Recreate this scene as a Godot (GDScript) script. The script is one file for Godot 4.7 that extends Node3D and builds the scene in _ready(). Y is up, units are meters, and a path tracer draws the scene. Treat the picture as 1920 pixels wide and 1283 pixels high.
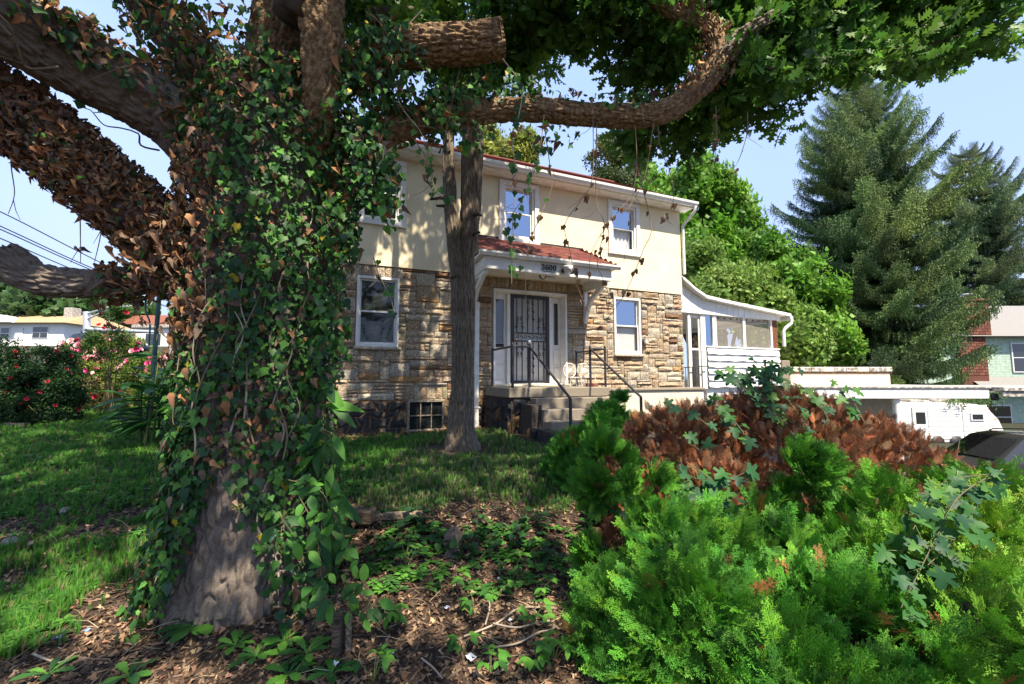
extends Node3D
# An old stone and stucco house seen from under an ivy covered oak, an arborvitae hedge on the right.

var rng := RandomNumberGenerator.new()
var names := {}
var M := {}
const EYE := Vector3(0, 1.6, 0)
const PITCH := 5.0
const FOCAL := 780.0


# ---------------------------------------------------------------- mesh collector (triangles counter-clockwise seen from outside)
class MB:
	var v := PackedVector3Array()
	var c := PackedColorArray()
	var u := PackedVector2Array()
	var ix := PackedInt32Array()
	var col := Color.WHITE
	var xf := Transform3D()
	func p(a: Vector3, uv := Vector2.ZERO) -> int:
		v.append(xf * a)
		c.append(col)
		u.append(uv)
		return v.size() - 1
	func tri(a: int, b: int, d: int) -> void:
		ix.append(a)
		ix.append(b)
		ix.append(d)
	func face(pts: Array) -> void:
		var f := v.size()
		for q in pts:
			p(q)
		for i in range(1, pts.size() - 1):
			tri(f, f + i, f + i + 1)
	func face_out(pts: Array, mid: Vector3) -> void:
		var n: Vector3 = (pts[1] - pts[0]).cross(pts[2] - pts[0])
		if n.dot(pts[0] - mid) < 0:
			pts.reverse()
		face(pts)
	func box(lo: Vector3, hi: Vector3, b := 0.0) -> void:
		var mid := (lo + hi) * 0.5
		var h := (hi - lo) * 0.5
		b = minf(b, minf(h.x, minf(h.y, h.z)) * 0.9)
		var at := func(k: int, s: Vector3) -> Vector3:
			var q := Vector3(s.x * (h.x - b), s.y * (h.y - b), s.z * (h.z - b))
			q[k] = s[k] * h[k]
			return mid + q
		for k in 3:
			var i := (k + 1) % 3
			var j := (k + 2) % 3
			for s in [-1.0, 1.0]:
				var r := []
				for e in [[-1.0, -1.0], [1.0, -1.0], [1.0, 1.0], [-1.0, 1.0]]:
					var w := Vector3.ZERO
					w[k] = s
					w[i] = e[0]
					w[j] = e[1]
					r.append(at.call(k, w))
				face_out(r, mid)
				if b > 0.0:
					for s2 in [-1.0, 1.0]:
						var w1 := Vector3.ZERO
						w1[k] = s
						w1[i] = s2
						w1[j] = -1.0
						var w2 := w1
						w2[j] = 1.0
						face_out([at.call(k, w1), at.call(i, w1), at.call(i, w2), at.call(k, w2)], mid)
		if b > 0.0:
			for sx in [-1.0, 1.0]:
				for sy in [-1.0, 1.0]:
					for sz in [-1.0, 1.0]:
						var w := Vector3(sx, sy, sz)
						face_out([at.call(0, w), at.call(1, w), at.call(2, w)], mid)
	func bar(a: Vector3, b: Vector3, w: float, h: float, bev := 0.004) -> void:
		var keep := xf
		var d := (b - a)
		var up := Vector3.UP if absf(d.normalized().y) < 0.95 else Vector3.FORWARD
		var x := d.normalized()
		var z := x.cross(up).normalized()
		xf = keep * Transform3D(Basis(x, z.cross(x), z), a)
		box(Vector3(0, -h * 0.5, -w * 0.5), Vector3(d.length(), h * 0.5, w * 0.5), bev)
		xf = keep
	func tube(pts: Array, rad: Array, sides := 8, cap := true) -> void:
		var n := pts.size()
		var t: Vector3 = (pts[1] - pts[0]).normalized()
		var side: Vector3 = t.cross(Vector3.UP if absf(t.y) < 0.9 else Vector3.RIGHT).normalized()
		var len := 0.0
		var first := v.size()
		for i in n:
			var a: Vector3 = pts[maxi(i - 1, 0)]
			var b: Vector3 = pts[mini(i + 1, n - 1)]
			t = (b - a).normalized()
			side = (side - t * side.dot(t)).normalized()
			var up := t.cross(side)
			if i > 0:
				len += (pts[i] - pts[i - 1]).length()
			for k in sides:
				var g := TAU * k / sides
				p(pts[i] + (side * cos(g) + up * sin(g)) * rad[i], Vector2(float(k) / sides, len))
		for i in n - 1:
			for k in sides:
				var a0 := first + i * sides + k
				var a1 := first + i * sides + (k + 1) % sides
				tri(a0, a1, a1 + sides)
				tri(a0, a1 + sides, a0 + sides)
		if cap:
			for e in [0, n - 1]:
				var m := p(pts[e])
				for k in sides:
					var a0: int = first + e * sides + k
					var a1: int = first + e * sides + (k + 1) % sides
					if e == 0:
						tri(m, a1, a0)
					else:
						tri(m, a0, a1)
	func grid(nu: int, nv: int, f: Callable, closed := false) -> void:   # f(i, j) -> Vector3, counter-clockwise when u right, v up faces the viewer
		var first := v.size()
		for j in nv:
			for i in nu:
				p(f.call(i, j), Vector2(float(i) / nu, float(j) / nv))
		var w := nu if closed else nu - 1
		for j in nv - 1:
			for i in w:
				var a := first + j * nu + i
				var b := first + j * nu + (i + 1) % nu
				tri(a, b, b + nu)
				tri(a, b + nu, a + nu)
	func mesh() -> ArrayMesh:
		var nn := PackedVector3Array()
		nn.resize(v.size())
		var out := PackedInt32Array()
		out.resize(ix.size())
		for k in range(0, ix.size(), 3):
			var a := ix[k]
			var b := ix[k + 1]
			var d := ix[k + 2]
			var n := (v[b] - v[a]).cross(v[d] - v[a])
			nn[a] += n
			nn[b] += n
			nn[d] += n
			out[k] = a
			out[k + 1] = d
			out[k + 2] = b
		for k in nn.size():
			nn[k] = nn[k].normalized() if nn[k].length_squared() > 1e-20 else Vector3.UP
		var arr := []
		arr.resize(Mesh.ARRAY_MAX)
		arr[Mesh.ARRAY_VERTEX] = v
		arr[Mesh.ARRAY_NORMAL] = nn
		arr[Mesh.ARRAY_COLOR] = c
		arr[Mesh.ARRAY_TEX_UV] = u
		arr[Mesh.ARRAY_INDEX] = out
		var m := ArrayMesh.new()
		m.add_surface_from_arrays(Mesh.PRIMITIVE_TRIANGLES, arr)
		return m


# ---------------------------------------------------------------- naming helpers
func numbered(called: String) -> String:
	var n: int = names.get(called, 0)
	names[called] = n + 1
	return called if n == 0 else "%s_%03d" % [called, n]


func tag(o: Node3D, label: String, category: String, group := "", kind := "") -> Node3D:
	if label: o.set_meta("label", label)
	if category: o.set_meta("category", category)
	if group: o.set_meta("group", group)
	if kind: o.set_meta("kind", kind)
	return o


func thing(called: String, label: String, category: String, where := Vector3.ZERO, turn := 0.0, group := "") -> Node3D:
	var o := Node3D.new()
	o.name = numbered(called)
	o.position = where
	o.rotation.y = turn
	add_child(o)
	return tag(o, label, category, group)


func copy_of(o: Node3D, label: String, where: Vector3, turn := 0.0, size := 1.0) -> Node3D:
	var d: Node3D = o.duplicate()
	d.name = numbered(String(o.name).rstrip("0123456789").rstrip("_"))
	add_child(d)
	d.position = where
	d.rotation.y = turn
	d.scale = Vector3.ONE * size
	if label: d.set_meta("label", label)
	return d


func part(called: String, m: Mesh, mat: Material, parent: Node3D, at := Transform3D()) -> MeshInstance3D:
	var o := MeshInstance3D.new()
	o.name = called
	o.mesh = m
	o.material_override = null
	for s in m.get_surface_count():
		o.set_surface_override_material(s, mat)
	o.transform = at
	parent.add_child(o, true)
	return o


func world_part(called: String, m: Mesh, mat: Material, parent: Node3D, at := Transform3D()) -> MeshInstance3D:   # mesh given in world coordinates
	return part(called, m, mat, parent, parent.transform.affine_inverse() * at)


func node(called: String, parent: Node3D, at := Transform3D()) -> Node3D:
	var o := Node3D.new()
	o.name = called
	o.transform = at
	parent.add_child(o, true)
	return o


func many(called: String, m: Mesh, mat: Material, where: Array, cols: Array, parent: Node3D = null, kind := "stuff") -> MultiMeshInstance3D:
	var mm := MultiMesh.new()
	mm.transform_format = MultiMesh.TRANSFORM_3D
	mm.use_colors = true
	mm.mesh = m
	mm.instance_count = where.size()
	for i in where.size():
		mm.set_instance_transform(i, where[i])
		mm.set_instance_color(i, cols[i])
	var o := MultiMeshInstance3D.new()
	o.name = called
	o.multimesh = mm
	o.material_override = mat
	if parent:
		o.transform = parent.transform.affine_inverse()
		parent.add_child(o, true)
	else:
		o.name = numbered(called)
		add_child(o)
	if kind: o.set_meta("kind", kind)
	return o


# ---------------------------------------------------------------- small maths
func rf(a: float, b: float) -> float:
	return rng.randf_range(a, b)


func rv() -> Vector3:
	while true:
		var q := Vector3(rf(-1, 1), rf(-1, 1), rf(-1, 1))
		if q.length_squared() < 1.0 and q.length_squared() > 0.0001:
			return q
	return Vector3.UP


func pick(a: Array):
	return a[rng.randi() % a.size()]


func at(x: float, y: float, d: float) -> Vector3:     # a point seen in that direction, d metres in front of the eye
	var q := Vector3((x - 960.0) / FOCAL, -(y - 641.5) / FOCAL, -1.0).rotated(Vector3.RIGHT, deg_to_rad(PITCH))
	return EYE + q * (d / -q.z)


func facing(tip: Vector3, normal: Vector3, s := 1.0) -> Basis:    # y along tip, z along normal
	var y := tip.normalized()
	var z := (normal - y * normal.dot(y))
	if z.length_squared() < 1e-6:
		z = y.cross(Vector3(0.31, 0.2, 0.9))
	z = z.normalized()
	return Basis(y.cross(z), y, z) * Basis.from_scale(Vector3.ONE * s)


func vary(c: Color, a := 0.2, hue := 0.08) -> Color:
	var k := 1.0 + rf(-a, a)
	return Color(c.r * k * (1.0 + rf(-hue, hue)), c.g * k, c.b * k * (1.0 + rf(-hue, hue)))


func curve(pts: Array, step := 0.03) -> Array:      # a smooth line through the points, even steps
	var c := Curve3D.new()
	c.bake_interval = step
	for i in pts.size():
		var a: Vector3 = pts[maxi(i - 1, 0)]
		var b: Vector3 = pts[mini(i + 1, pts.size() - 1)]
		c.add_point(pts[i], -(b - a) / 6.0, (b - a) / 6.0)
	return Array(c.get_baked_points())


func spread(rad: Array, n: int) -> Array:           # radii given at the control points, spread over n points
	var r := []
	for i in n:
		var f: float = float(i) / maxf(n - 1, 1) * (rad.size() - 1)
		var k := mini(int(f), rad.size() - 2)
		r.append(lerpf(rad[k], rad[k + 1], f - k))
	return r


func ground(x: float, z: float) -> float:
	var d := -z
	var h := 0.47 * smoothstep(1.8, 5.6, d) + 0.03 * smoothstep(6.0, 10.0, d)
	h += 0.05 * smoothstep(3.5, 3.95, d) * smoothstep(-2.2, -1.2, x)
	h += 0.28 * smoothstep(-2.0, -8.0, x) * smoothstep(4.0, 11.0, d)
	h -= 2.0 * smoothstep(2.6, 9.0, x) * smoothstep(0.5, 5.0, d)
	h += smoothstep(2.0, -14.0, x) * maxf(0.0, d - 15.0) * 0.145 * (1.0 - 0.4 * smoothstep(40.0, 200.0, d))
	h += 0.025 * sin(x * 1.9 + 0.7 * z) * sin(z * 1.4 - 0.3 * x) + 0.012 * sin(x * 5.3 + 1.0) * sin(z * 4.7)
	return h


# ---------------------------------------------------------------- materials
func noise_tex(kind: int, freq: float, dark: Color, light: Color, size := 512, oct := 4, seed_ := 1) -> NoiseTexture2D:
	var n := FastNoiseLite.new()
	n.noise_type = kind
	n.frequency = freq
	n.fractal_octaves = oct
	n.seed = seed_
	var g := Gradient.new()
	g.colors = PackedColorArray([dark, light])
	g.offsets = PackedFloat32Array([0.15, 0.85])
	var t := NoiseTexture2D.new()
	t.width = size
	t.height = size
	t.seamless = true
	t.noise = n
	t.color_ramp = g
	return t


func lin(r: float, g: float, b: float) -> Color:
	return Color(r, g, b).linear_to_srgb()


func flat(c: Color, rough := 0.7, metal := 0.0) -> StandardMaterial3D:
	var m := StandardMaterial3D.new()
	m.albedo_color = c
	m.roughness = rough
	m.metallic = metal
	return m


func rough_mat(c: Color, rough: float, tex: Texture2D, scale: float, bump: Texture2D = null, bump_cm := 0.3, world := true) -> StandardMaterial3D:
	var m := flat(c, rough)
	m.albedo_texture = tex
	m.uv1_triplanar = true
	m.uv1_world_triplanar = world
	m.uv1_scale = Vector3.ONE * scale
	if bump:
		m.heightmap_enabled = true
		m.heightmap_texture = bump
		m.heightmap_scale = bump_cm
	return m


func leaf_mat(rough := 0.5, through := 0.5, spec := 0.5) -> StandardMaterial3D:
	var m := StandardMaterial3D.new()
	m.vertex_color_use_as_albedo = true
	m.roughness = rough
	m.metallic_specular = spec
	m.cull_mode = BaseMaterial3D.CULL_DISABLED
	if through > 0.0:
		m.backlight_enabled = true
		m.backlight = Color(through, through, through).linear_to_srgb()
	return m


func make_materials() -> void:
	var T := {}
	T.faint = noise_tex(FastNoiseLite.TYPE_SIMPLEX_SMOOTH, 0.02, Color(0.93, 0.93, 0.92), Color(1, 1, 1), 256, 4, 21)
	T.fine = noise_tex(FastNoiseLite.TYPE_SIMPLEX_SMOOTH, 0.03, Color(0.72, 0.72, 0.72), Color(1, 1, 1), 512, 5)
	T.soft = noise_tex(FastNoiseLite.TYPE_SIMPLEX_SMOOTH, 0.012, Color(0.85, 0.84, 0.82), Color(1, 1, 1), 512, 5, 3)
	T.blotch = noise_tex(FastNoiseLite.TYPE_SIMPLEX_SMOOTH, 0.018, Color(0.5, 0.46, 0.42), Color(1, 1, 1), 512, 6, 5)
	T.grit = noise_tex(FastNoiseLite.TYPE_SIMPLEX, 0.12, Color(0.55, 0.55, 0.55), Color(1, 1, 1), 512, 3, 7)
	T.bump = noise_tex(FastNoiseLite.TYPE_SIMPLEX_SMOOTH, 0.04, Color.BLACK, Color.WHITE, 512, 6, 9)
	T.cell = noise_tex(FastNoiseLite.TYPE_CELLULAR, 0.05, Color.BLACK, Color.WHITE, 512, 2, 11)
	M.bark = rough_mat(lin(0.23, 0.185, 0.15), 0.95, T.fine, 5.0, T.bump, 0.3)
	M.bark_warm = rough_mat(lin(0.36, 0.24, 0.13), 0.95, T.blotch, 2.2, T.bump, 0.8)
	M.bark_grey = rough_mat(lin(0.31, 0.25, 0.19), 0.95, T.blotch, 1.6, T.bump, 0.8)
	M.bark_grey.uv1_scale = Vector3(7, 0.7, 7)
	M.bark_dark = rough_mat(lin(0.1, 0.08, 0.06), 0.95, T.blotch, 1.0)
	M.wood_cut = rough_mat(lin(0.3, 0.22, 0.14), 0.9, T.blotch, 5.0)
	M.stem = flat(lin(0.20, 0.145, 0.10), 0.85)
	M.stem_pale = flat(lin(0.36, 0.29, 0.22), 0.85)
	M.cane = flat(lin(0.10, 0.085, 0.04), 0.8)
	M.stem_green = flat(lin(0.10, 0.14, 0.04), 0.7)
	M.stucco = rough_mat(lin(0.82, 0.70, 0.49), 0.95, T.faint, 0.35, T.bump, 0.12)
	M.mortar = rough_mat(lin(0.58, 0.47, 0.34), 0.95, T.fine, 2.0, T.bump, 0.5)
	M.mortar_rust = rough_mat(lin(0.42, 0.27, 0.15), 0.95, T.blotch, 2.0, T.bump, 0.5)
	M.concrete = rough_mat(lin(0.40, 0.34, 0.26), 0.95, T.grit, 5.0, T.bump, 0.4)
	M.concrete_old = rough_mat(lin(0.24, 0.20, 0.15), 0.95, T.grit, 5.0, T.bump, 0.4)
	M.white = rough_mat(lin(0.80, 0.79, 0.77), 0.45, T.faint, 1.0)
	M.white_old = rough_mat(lin(0.66, 0.64, 0.60), 0.6, T.blotch, 0.7)
	M.cream = rough_mat(lin(0.72, 0.63, 0.48), 0.85, T.faint, 0.8, T.bump, 0.1)
	M.cream_wood = rough_mat(lin(0.52, 0.45, 0.34), 0.7, T.blotch, 2.0)
	M.alu = flat(lin(0.70, 0.71, 0.73), 0.4, 0.1)
	M.black_iron = flat(lin(0.013, 0.013, 0.016), 0.4)
	M.rail_iron = flat(lin(0.03, 0.028, 0.03), 0.45)
	M.dark = flat(lin(0.012, 0.012, 0.014), 0.6)
	M.room = flat(lin(0.05, 0.045, 0.04), 0.9)
	M.brass = flat(lin(0.75, 0.55, 0.22), 0.3, 0.9)
	M.rust = rough_mat(lin(0.30, 0.12, 0.05), 0.9, T.blotch, 3.0)
	M.brick = rough_mat(lin(0.33, 0.12, 0.075), 0.9, T.blotch, 3.0)
	M.brick_dark = rough_mat(lin(0.22, 0.075, 0.05), 0.9, T.blotch, 3.0)
	M.tan_roof = rough_mat(lin(0.58, 0.40, 0.22), 0.9, T.grit, 0.7)
	M.grey_roof = rough_mat(lin(0.34, 0.33, 0.32), 0.9, T.grit, 1.0)
	M.mint = rough_mat(lin(0.46, 0.60, 0.50), 0.7, T.soft, 0.5)
	M.plank = rough_mat(lin(0.42, 0.42, 0.42), 0.9, T.blotch, 1.5)
	M.timber = rough_mat(lin(0.15, 0.11, 0.08), 0.95, T.blotch, 2.0, T.bump, 0.6)
	M.timber.uv1_scale = Vector3(1, 7, 7)
	M.timber_pale = rough_mat(lin(0.36, 0.29, 0.21), 0.95, T.blotch, 4.0, T.bump, 0.5)
	M.blind = flat(lin(0.80, 0.79, 0.76), 0.6)
	M.reflect_dark_blind = flat(lin(0.07, 0.09, 0.09), 0.6)  # reflection of dark trees painted into the slat colour
	M.curtain = flat(lin(0.72, 0.72, 0.74), 0.9)
	M.paper = flat(lin(0.75, 0.77, 0.82), 0.6)
	M.green_post = flat(lin(0.012, 0.06, 0.06), 0.45)
	M.galvan = flat(lin(0.55, 0.57, 0.60), 0.4, 0.6)
	M.wire = flat(lin(0.012, 0.013, 0.017), 0.5)
	M.rock = rough_mat(lin(0.48, 0.44, 0.38), 0.9, T.blotch, 4.0, T.bump, 0.5)
	M.car_paint = flat(lin(0.025, 0.026, 0.03), 0.35)
	M.car_paint.clearcoat_enabled = true
	M.car_paint.clearcoat = 1.0
	M.car_paint.clearcoat_roughness = 0.04
	M.car_blue = flat(lin(0.02, 0.03, 0.07), 0.3)
	M.pane = StandardMaterial3D.new()
	M.pane.transparency = BaseMaterial3D.TRANSPARENCY_ALPHA
	M.pane.albedo_color = Color(0.10, 0.11, 0.13, 0.25)
	M.pane.metallic = 0.0
	M.pane.roughness = 0.02
	M.pane_clear = StandardMaterial3D.new()
	M.pane_clear.transparency = BaseMaterial3D.TRANSPARENCY_ALPHA
	M.pane_clear.albedo_color = Color(0.05, 0.07, 0.07, 0.1)
	M.pane_clear.metallic = 0.0
	M.pane_clear.roughness = 0.02
	M.pane_sky = flat(lin(0.34, 0.40, 0.50), 0.03, 1.0)
	M.dark_glass = flat(lin(0.02, 0.022, 0.026), 0.04)
	M.dark_glass.metallic_specular = 0.8
	M.screen = StandardMaterial3D.new()
	M.screen.transparency = BaseMaterial3D.TRANSPARENCY_ALPHA
	M.screen.albedo_color = Color(0.55, 0.53, 0.50, 0.55)
	M.screen.roughness = 0.9
	M.soil = rough_mat(Color.WHITE, 1.0, T.blotch, 1.3, T.bump, 2.0)
	M.soil.vertex_color_use_as_albedo = true
	M.tint = rough_mat(Color.WHITE, 0.95, T.fine, 3.0)
	M.tint.vertex_color_use_as_albedo = true
	M.leaf = leaf_mat(0.52, 0.8, 0.38)
	M.leaf_dull = leaf_mat(0.75, 0.35, 0.4)
	M.needle = leaf_mat(0.7, 0.3, 0.4)
	M.grass = leaf_mat(0.6, 0.6, 0.4)
	M.petal = leaf_mat(0.6, 0.6, 0.4)
	M.stones = []
	for c in [Vector3(0.72, 0.59, 0.42), Vector3(0.66, 0.60, 0.51), Vector3(0.80, 0.72, 0.58), Vector3(0.60, 0.46, 0.31), Vector3(0.67, 0.55, 0.41), Vector3(0.66, 0.40, 0.18), Vector3(0.32, 0.18, 0.10), Vector3(0.70, 0.52, 0.36), Vector3(0.62, 0.58, 0.50)]:
		M.stones.append(rough_mat(lin(c.x, c.y, c.z), 0.92, T.blotch, rf(2.0, 3.6), T.bump, 1.0))
	M.field = []
	for c in [Vector3(0.055, 0.055, 0.062), Vector3(0.075, 0.07, 0.068), Vector3(0.04, 0.042, 0.05), Vector3(0.25, 0.15, 0.07), Vector3(0.11, 0.09, 0.08)]:
		M.field.append(rough_mat(lin(c.x, c.y, c.z), 0.8, T.blotch, 3.0, T.bump, 1.0))


# ---------------------------------------------------------------- leaf shapes: base at the origin, tip along +y, face along +z
func fan_leaf(mb: MB, half: Array, fold: float, droop: float, mid := 0.38) -> void:
	var ring := []
	ring.append(Vector2(0, 0.06))
	for q in half:
		ring.append(q)
	for i in range(half.size() - 2, -1, -1):
		ring.append(Vector2(-half[i].x, half[i].y))
	var z := func(q: Vector2) -> Vector3: return Vector3(q.x, q.y, fold * absf(q.x) - droop * q.y * q.y)
	var m := mb.p(z.call(Vector2(0, mid)))
	var f := mb.v.size()
	for q in ring:
		mb.p(z.call(q))
	for i in ring.size():
		mb.tri(m, f + i, f + (i + 1) % ring.size())


func rib_leaf(mb: MB, half: Array, fold: float, droop: float) -> void:     # half: (x, y) with y rising
	var f := mb.v.size()
	for q in half:
		var zz: float = -droop * q.y * q.y
		mb.p(Vector3(-q.x, q.y, zz + fold * q.x))
		mb.p(Vector3(0, q.y, zz))
		mb.p(Vector3(q.x, q.y, zz + fold * q.x))
	for i in half.size() - 1:
		var a := f + i * 3
		for k in 2:
			mb.tri(a + k, a + k + 1, a + k + 4)
			mb.tri(a + k, a + k + 4, a + k + 3)


const IVY := [Vector2(0.14, -0.06), Vector2(0.34, -0.02), Vector2(0.37, 0.15), Vector2(0.52, 0.36), Vector2(0.33, 0.47), Vector2(0.19, 0.72), Vector2(0, 1.0)]
const HEART := [Vector2(0.14, -0.06), Vector2(0.36, 0.06), Vector2(0.44, 0.3), Vector2(0.30, 0.62), Vector2(0.12, 0.85), Vector2(0, 1.0)]
const DRY := [Vector2(0.14, -0.04), Vector2(0.30, 0.05), Vector2(0.34, 0.25), Vector2(0.42, 0.45), Vector2(0.26, 0.56), Vector2(0.2, 0.8), Vector2(0.03, 1.0)]
const VINE := [Vector2(0.1, -0.03), Vector2(0.32, -0.1), Vector2(0.44, 0.08), Vector2(0.24, 0.24), Vector2(0.62, 0.36), Vector2(0.58, 0.56), Vector2(0.2, 0.5), Vector2(0.24, 0.78), Vector2(0, 1.0)]
const MAPLE := [Vector2(0.2, -0.02), Vector2(0.3, 0.2), Vector2(0.56, 0.34), Vector2(0.3, 0.5), Vector2(0.22, 0.8), Vector2(0, 1.0)]
const OAK := [Vector2(0.012, 0.0), Vector2(0.06, 0.12), Vector2(0.17, 0.2), Vector2(0.06, 0.29), Vector2(0.27, 0.42), Vector2(0.08, 0.49), Vector2(0.33, 0.65), Vector2(0.11, 0.7), Vector2(0.25, 0.87), Vector2(0.08, 0.9), Vector2(0.07, 0.98), Vector2(0.0, 1.0)]
const LANCE := [Vector2(0.015, 0.0), Vector2(0.03, 0.12), Vector2(0.11, 0.3), Vector2(0.15, 0.5), Vector2(0.12, 0.7), Vector2(0.05, 0.9), Vector2(0.0, 1.0)]
const OVAL := [Vector2(0.02, 0.0), Vector2(0.16, 0.14), Vector2(0.26, 0.35), Vector2(0.26, 0.55), Vector2(0.16, 0.8), Vector2(0.0, 1.0)]
const ROSETTE := [Vector2(0.03, 0.0), Vector2(0.05, 0.25), Vector2(0.12, 0.32), Vector2(0.08, 0.4), Vector2(0.17, 0.52), Vector2(0.13, 0.58), Vector2(0.2, 0.74), Vector2(0.12, 0.92), Vector2(0.0, 1.0)]


func fan_mesh(half: Array, fold: float, droop: float) -> ArrayMesh:
	var mb := MB.new()
	fan_leaf(mb, half, fold, droop)
	return mb.mesh()


func rib_mesh(half: Array, fold: float, droop: float) -> ArrayMesh:
	var mb := MB.new()
	rib_leaf(mb, half, fold, droop)
	return mb.mesh()


# ---------------------------------------------------------------- the house (its own axes: x along the front, y up, z out of the front wall)
const HOUSE_TURN := 21.9
const HOUSE_AT := Vector3(0, 0, -9.55)
const OPENINGS := [
	Rect2(-3.38, 2.24, 0.83, 1.45), Rect2(2.82, 2.22, 0.84, 1.48),
	Rect2(-0.34, 4.77, 1.02, 1.49), Rect2(2.68, 4.82, 1.0, 1.46), Rect2(-3.48, 4.77, 1.02, 1.46),
	Rect2(-2.33, 0.47, 0.77, 0.69), Rect2(-0.46, 1.42, 1.9, 2.24)]


func house_xf() -> Transform3D:
	return Transform3D(Basis(Vector3.UP, deg_to_rad(HOUSE_TURN)), HOUSE_AT)


func slab_with_holes(r: Rect2, holes: Array, z0: float, z1: float) -> ArrayMesh:
	var mb := MB.new()
	var xs := [r.position.x, r.end.x]
	var ys := [r.position.y, r.end.y]
	var cut := []
	for h in holes:
		var k: Rect2 = r.intersection(h)
		if k.get_area() > 0.0001:
			cut.append(k)
			xs.append_array([k.position.x, k.end.x])
			ys.append_array([k.position.y, k.end.y])
	xs.sort()
	ys.sort()
	var solid := func(x: float, y: float) -> bool:
		if not r.has_point(Vector2(x, y)):
			return false
		for k in cut:
			if k.has_point(Vector2(x, y)):
				return false
		return true
	for i in xs.size() - 1:
		for j in ys.size() - 1:
			var a: float = xs[i]
			var b: float = xs[i + 1]
			var c: float = ys[j]
			var d: float = ys[j + 1]
			if b - a < 0.0005 or d - c < 0.0005 or not solid.call((a + b) / 2, (c + d) / 2):
				continue
			mb.face([Vector3(a, c, z1), Vector3(b, c, z1), Vector3(b, d, z1), Vector3(a, d, z1)])
			mb.face([Vector3(a, c, z0), Vector3(a, d, z0), Vector3(b, d, z0), Vector3(b, c, z0)])
			if not solid.call(a - 0.001, (c + d) / 2):
				mb.face([Vector3(a, c, z0), Vector3(a, c, z1), Vector3(a, d, z1), Vector3(a, d, z0)])
			if not solid.call(b + 0.001, (c + d) / 2):
				mb.face([Vector3(b, c, z1), Vector3(b, c, z0), Vector3(b, d, z0), Vector3(b, d, z1)])
			if not solid.call((a + b) / 2, c - 0.001):
				mb.face([Vector3(a, c, z0), Vector3(b, c, z0), Vector3(b, c, z1), Vector3(a, c, z1)])
			if not solid.call((a + b) / 2, d + 0.001):
				mb.face([Vector3(a, d, z1), Vector3(b, d, z1), Vector3(b, d, z0), Vector3(a, d, z0)])
	return mb.mesh()


func block_stone() -> ArrayMesh:      # a unit quarry-faced stone: 0..1 across, 0..1 up, 0..1 out
	var mb := MB.new()
	var nx := 5
	var ny := 4
	var zz := []
	for j in ny:
		for i in nx:
			var edge := i == 0 or j == 0 or i == nx - 1 or j == ny - 1
			zz.append(rf(0.3, 0.6) if edge else rf(0.55, 1.0))
	var q := func(i: int, j: int) -> Vector3:
		var x := float(i) / (nx - 1)
		var y := float(j) / (ny - 1)
		if i > 0 and i < nx - 1:
			x += sin(i * 7.3 + j * 3.1 + zz[0] * 40.0) * 0.06
		if j > 0 and j < ny - 1:
			y += sin(i * 4.3 + j * 9.1 + zz[1] * 40.0) * 0.07
		return Vector3(clampf(x, 0, 1), clampf(y, 0, 1), zz[j * nx + i])
	for j in ny - 1:
		for i in nx - 1:
			mb.face([q.call(i, j), q.call(i + 1, j), q.call(i + 1, j + 1), q.call(i, j + 1)])
	for i in nx - 1:
		var a: Vector3 = q.call(i, 0)
		var b: Vector3 = q.call(i + 1, 0)
		mb.face([Vector3(a.x, 0, 0), Vector3(b.x, 0, 0), b, a])
		a = q.call(i, ny - 1)
		b = q.call(i + 1, ny - 1)
		mb.face([a, b, Vector3(b.x, 1, 0), Vector3(a.x, 1, 0)])
	for j in ny - 1:
		var a: Vector3 = q.call(0, j)
		var b: Vector3 = q.call(0, j + 1)
		mb.face([Vector3(0, a.y, 0), a, b, Vector3(0, b.y, 0)])
		a = q.call(nx - 1, j)
		b = q.call(nx - 1, j + 1)
		mb.face([a, Vector3(1, a.y, 0), Vector3(1, b.y, 0), b])
	return mb.mesh()


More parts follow.
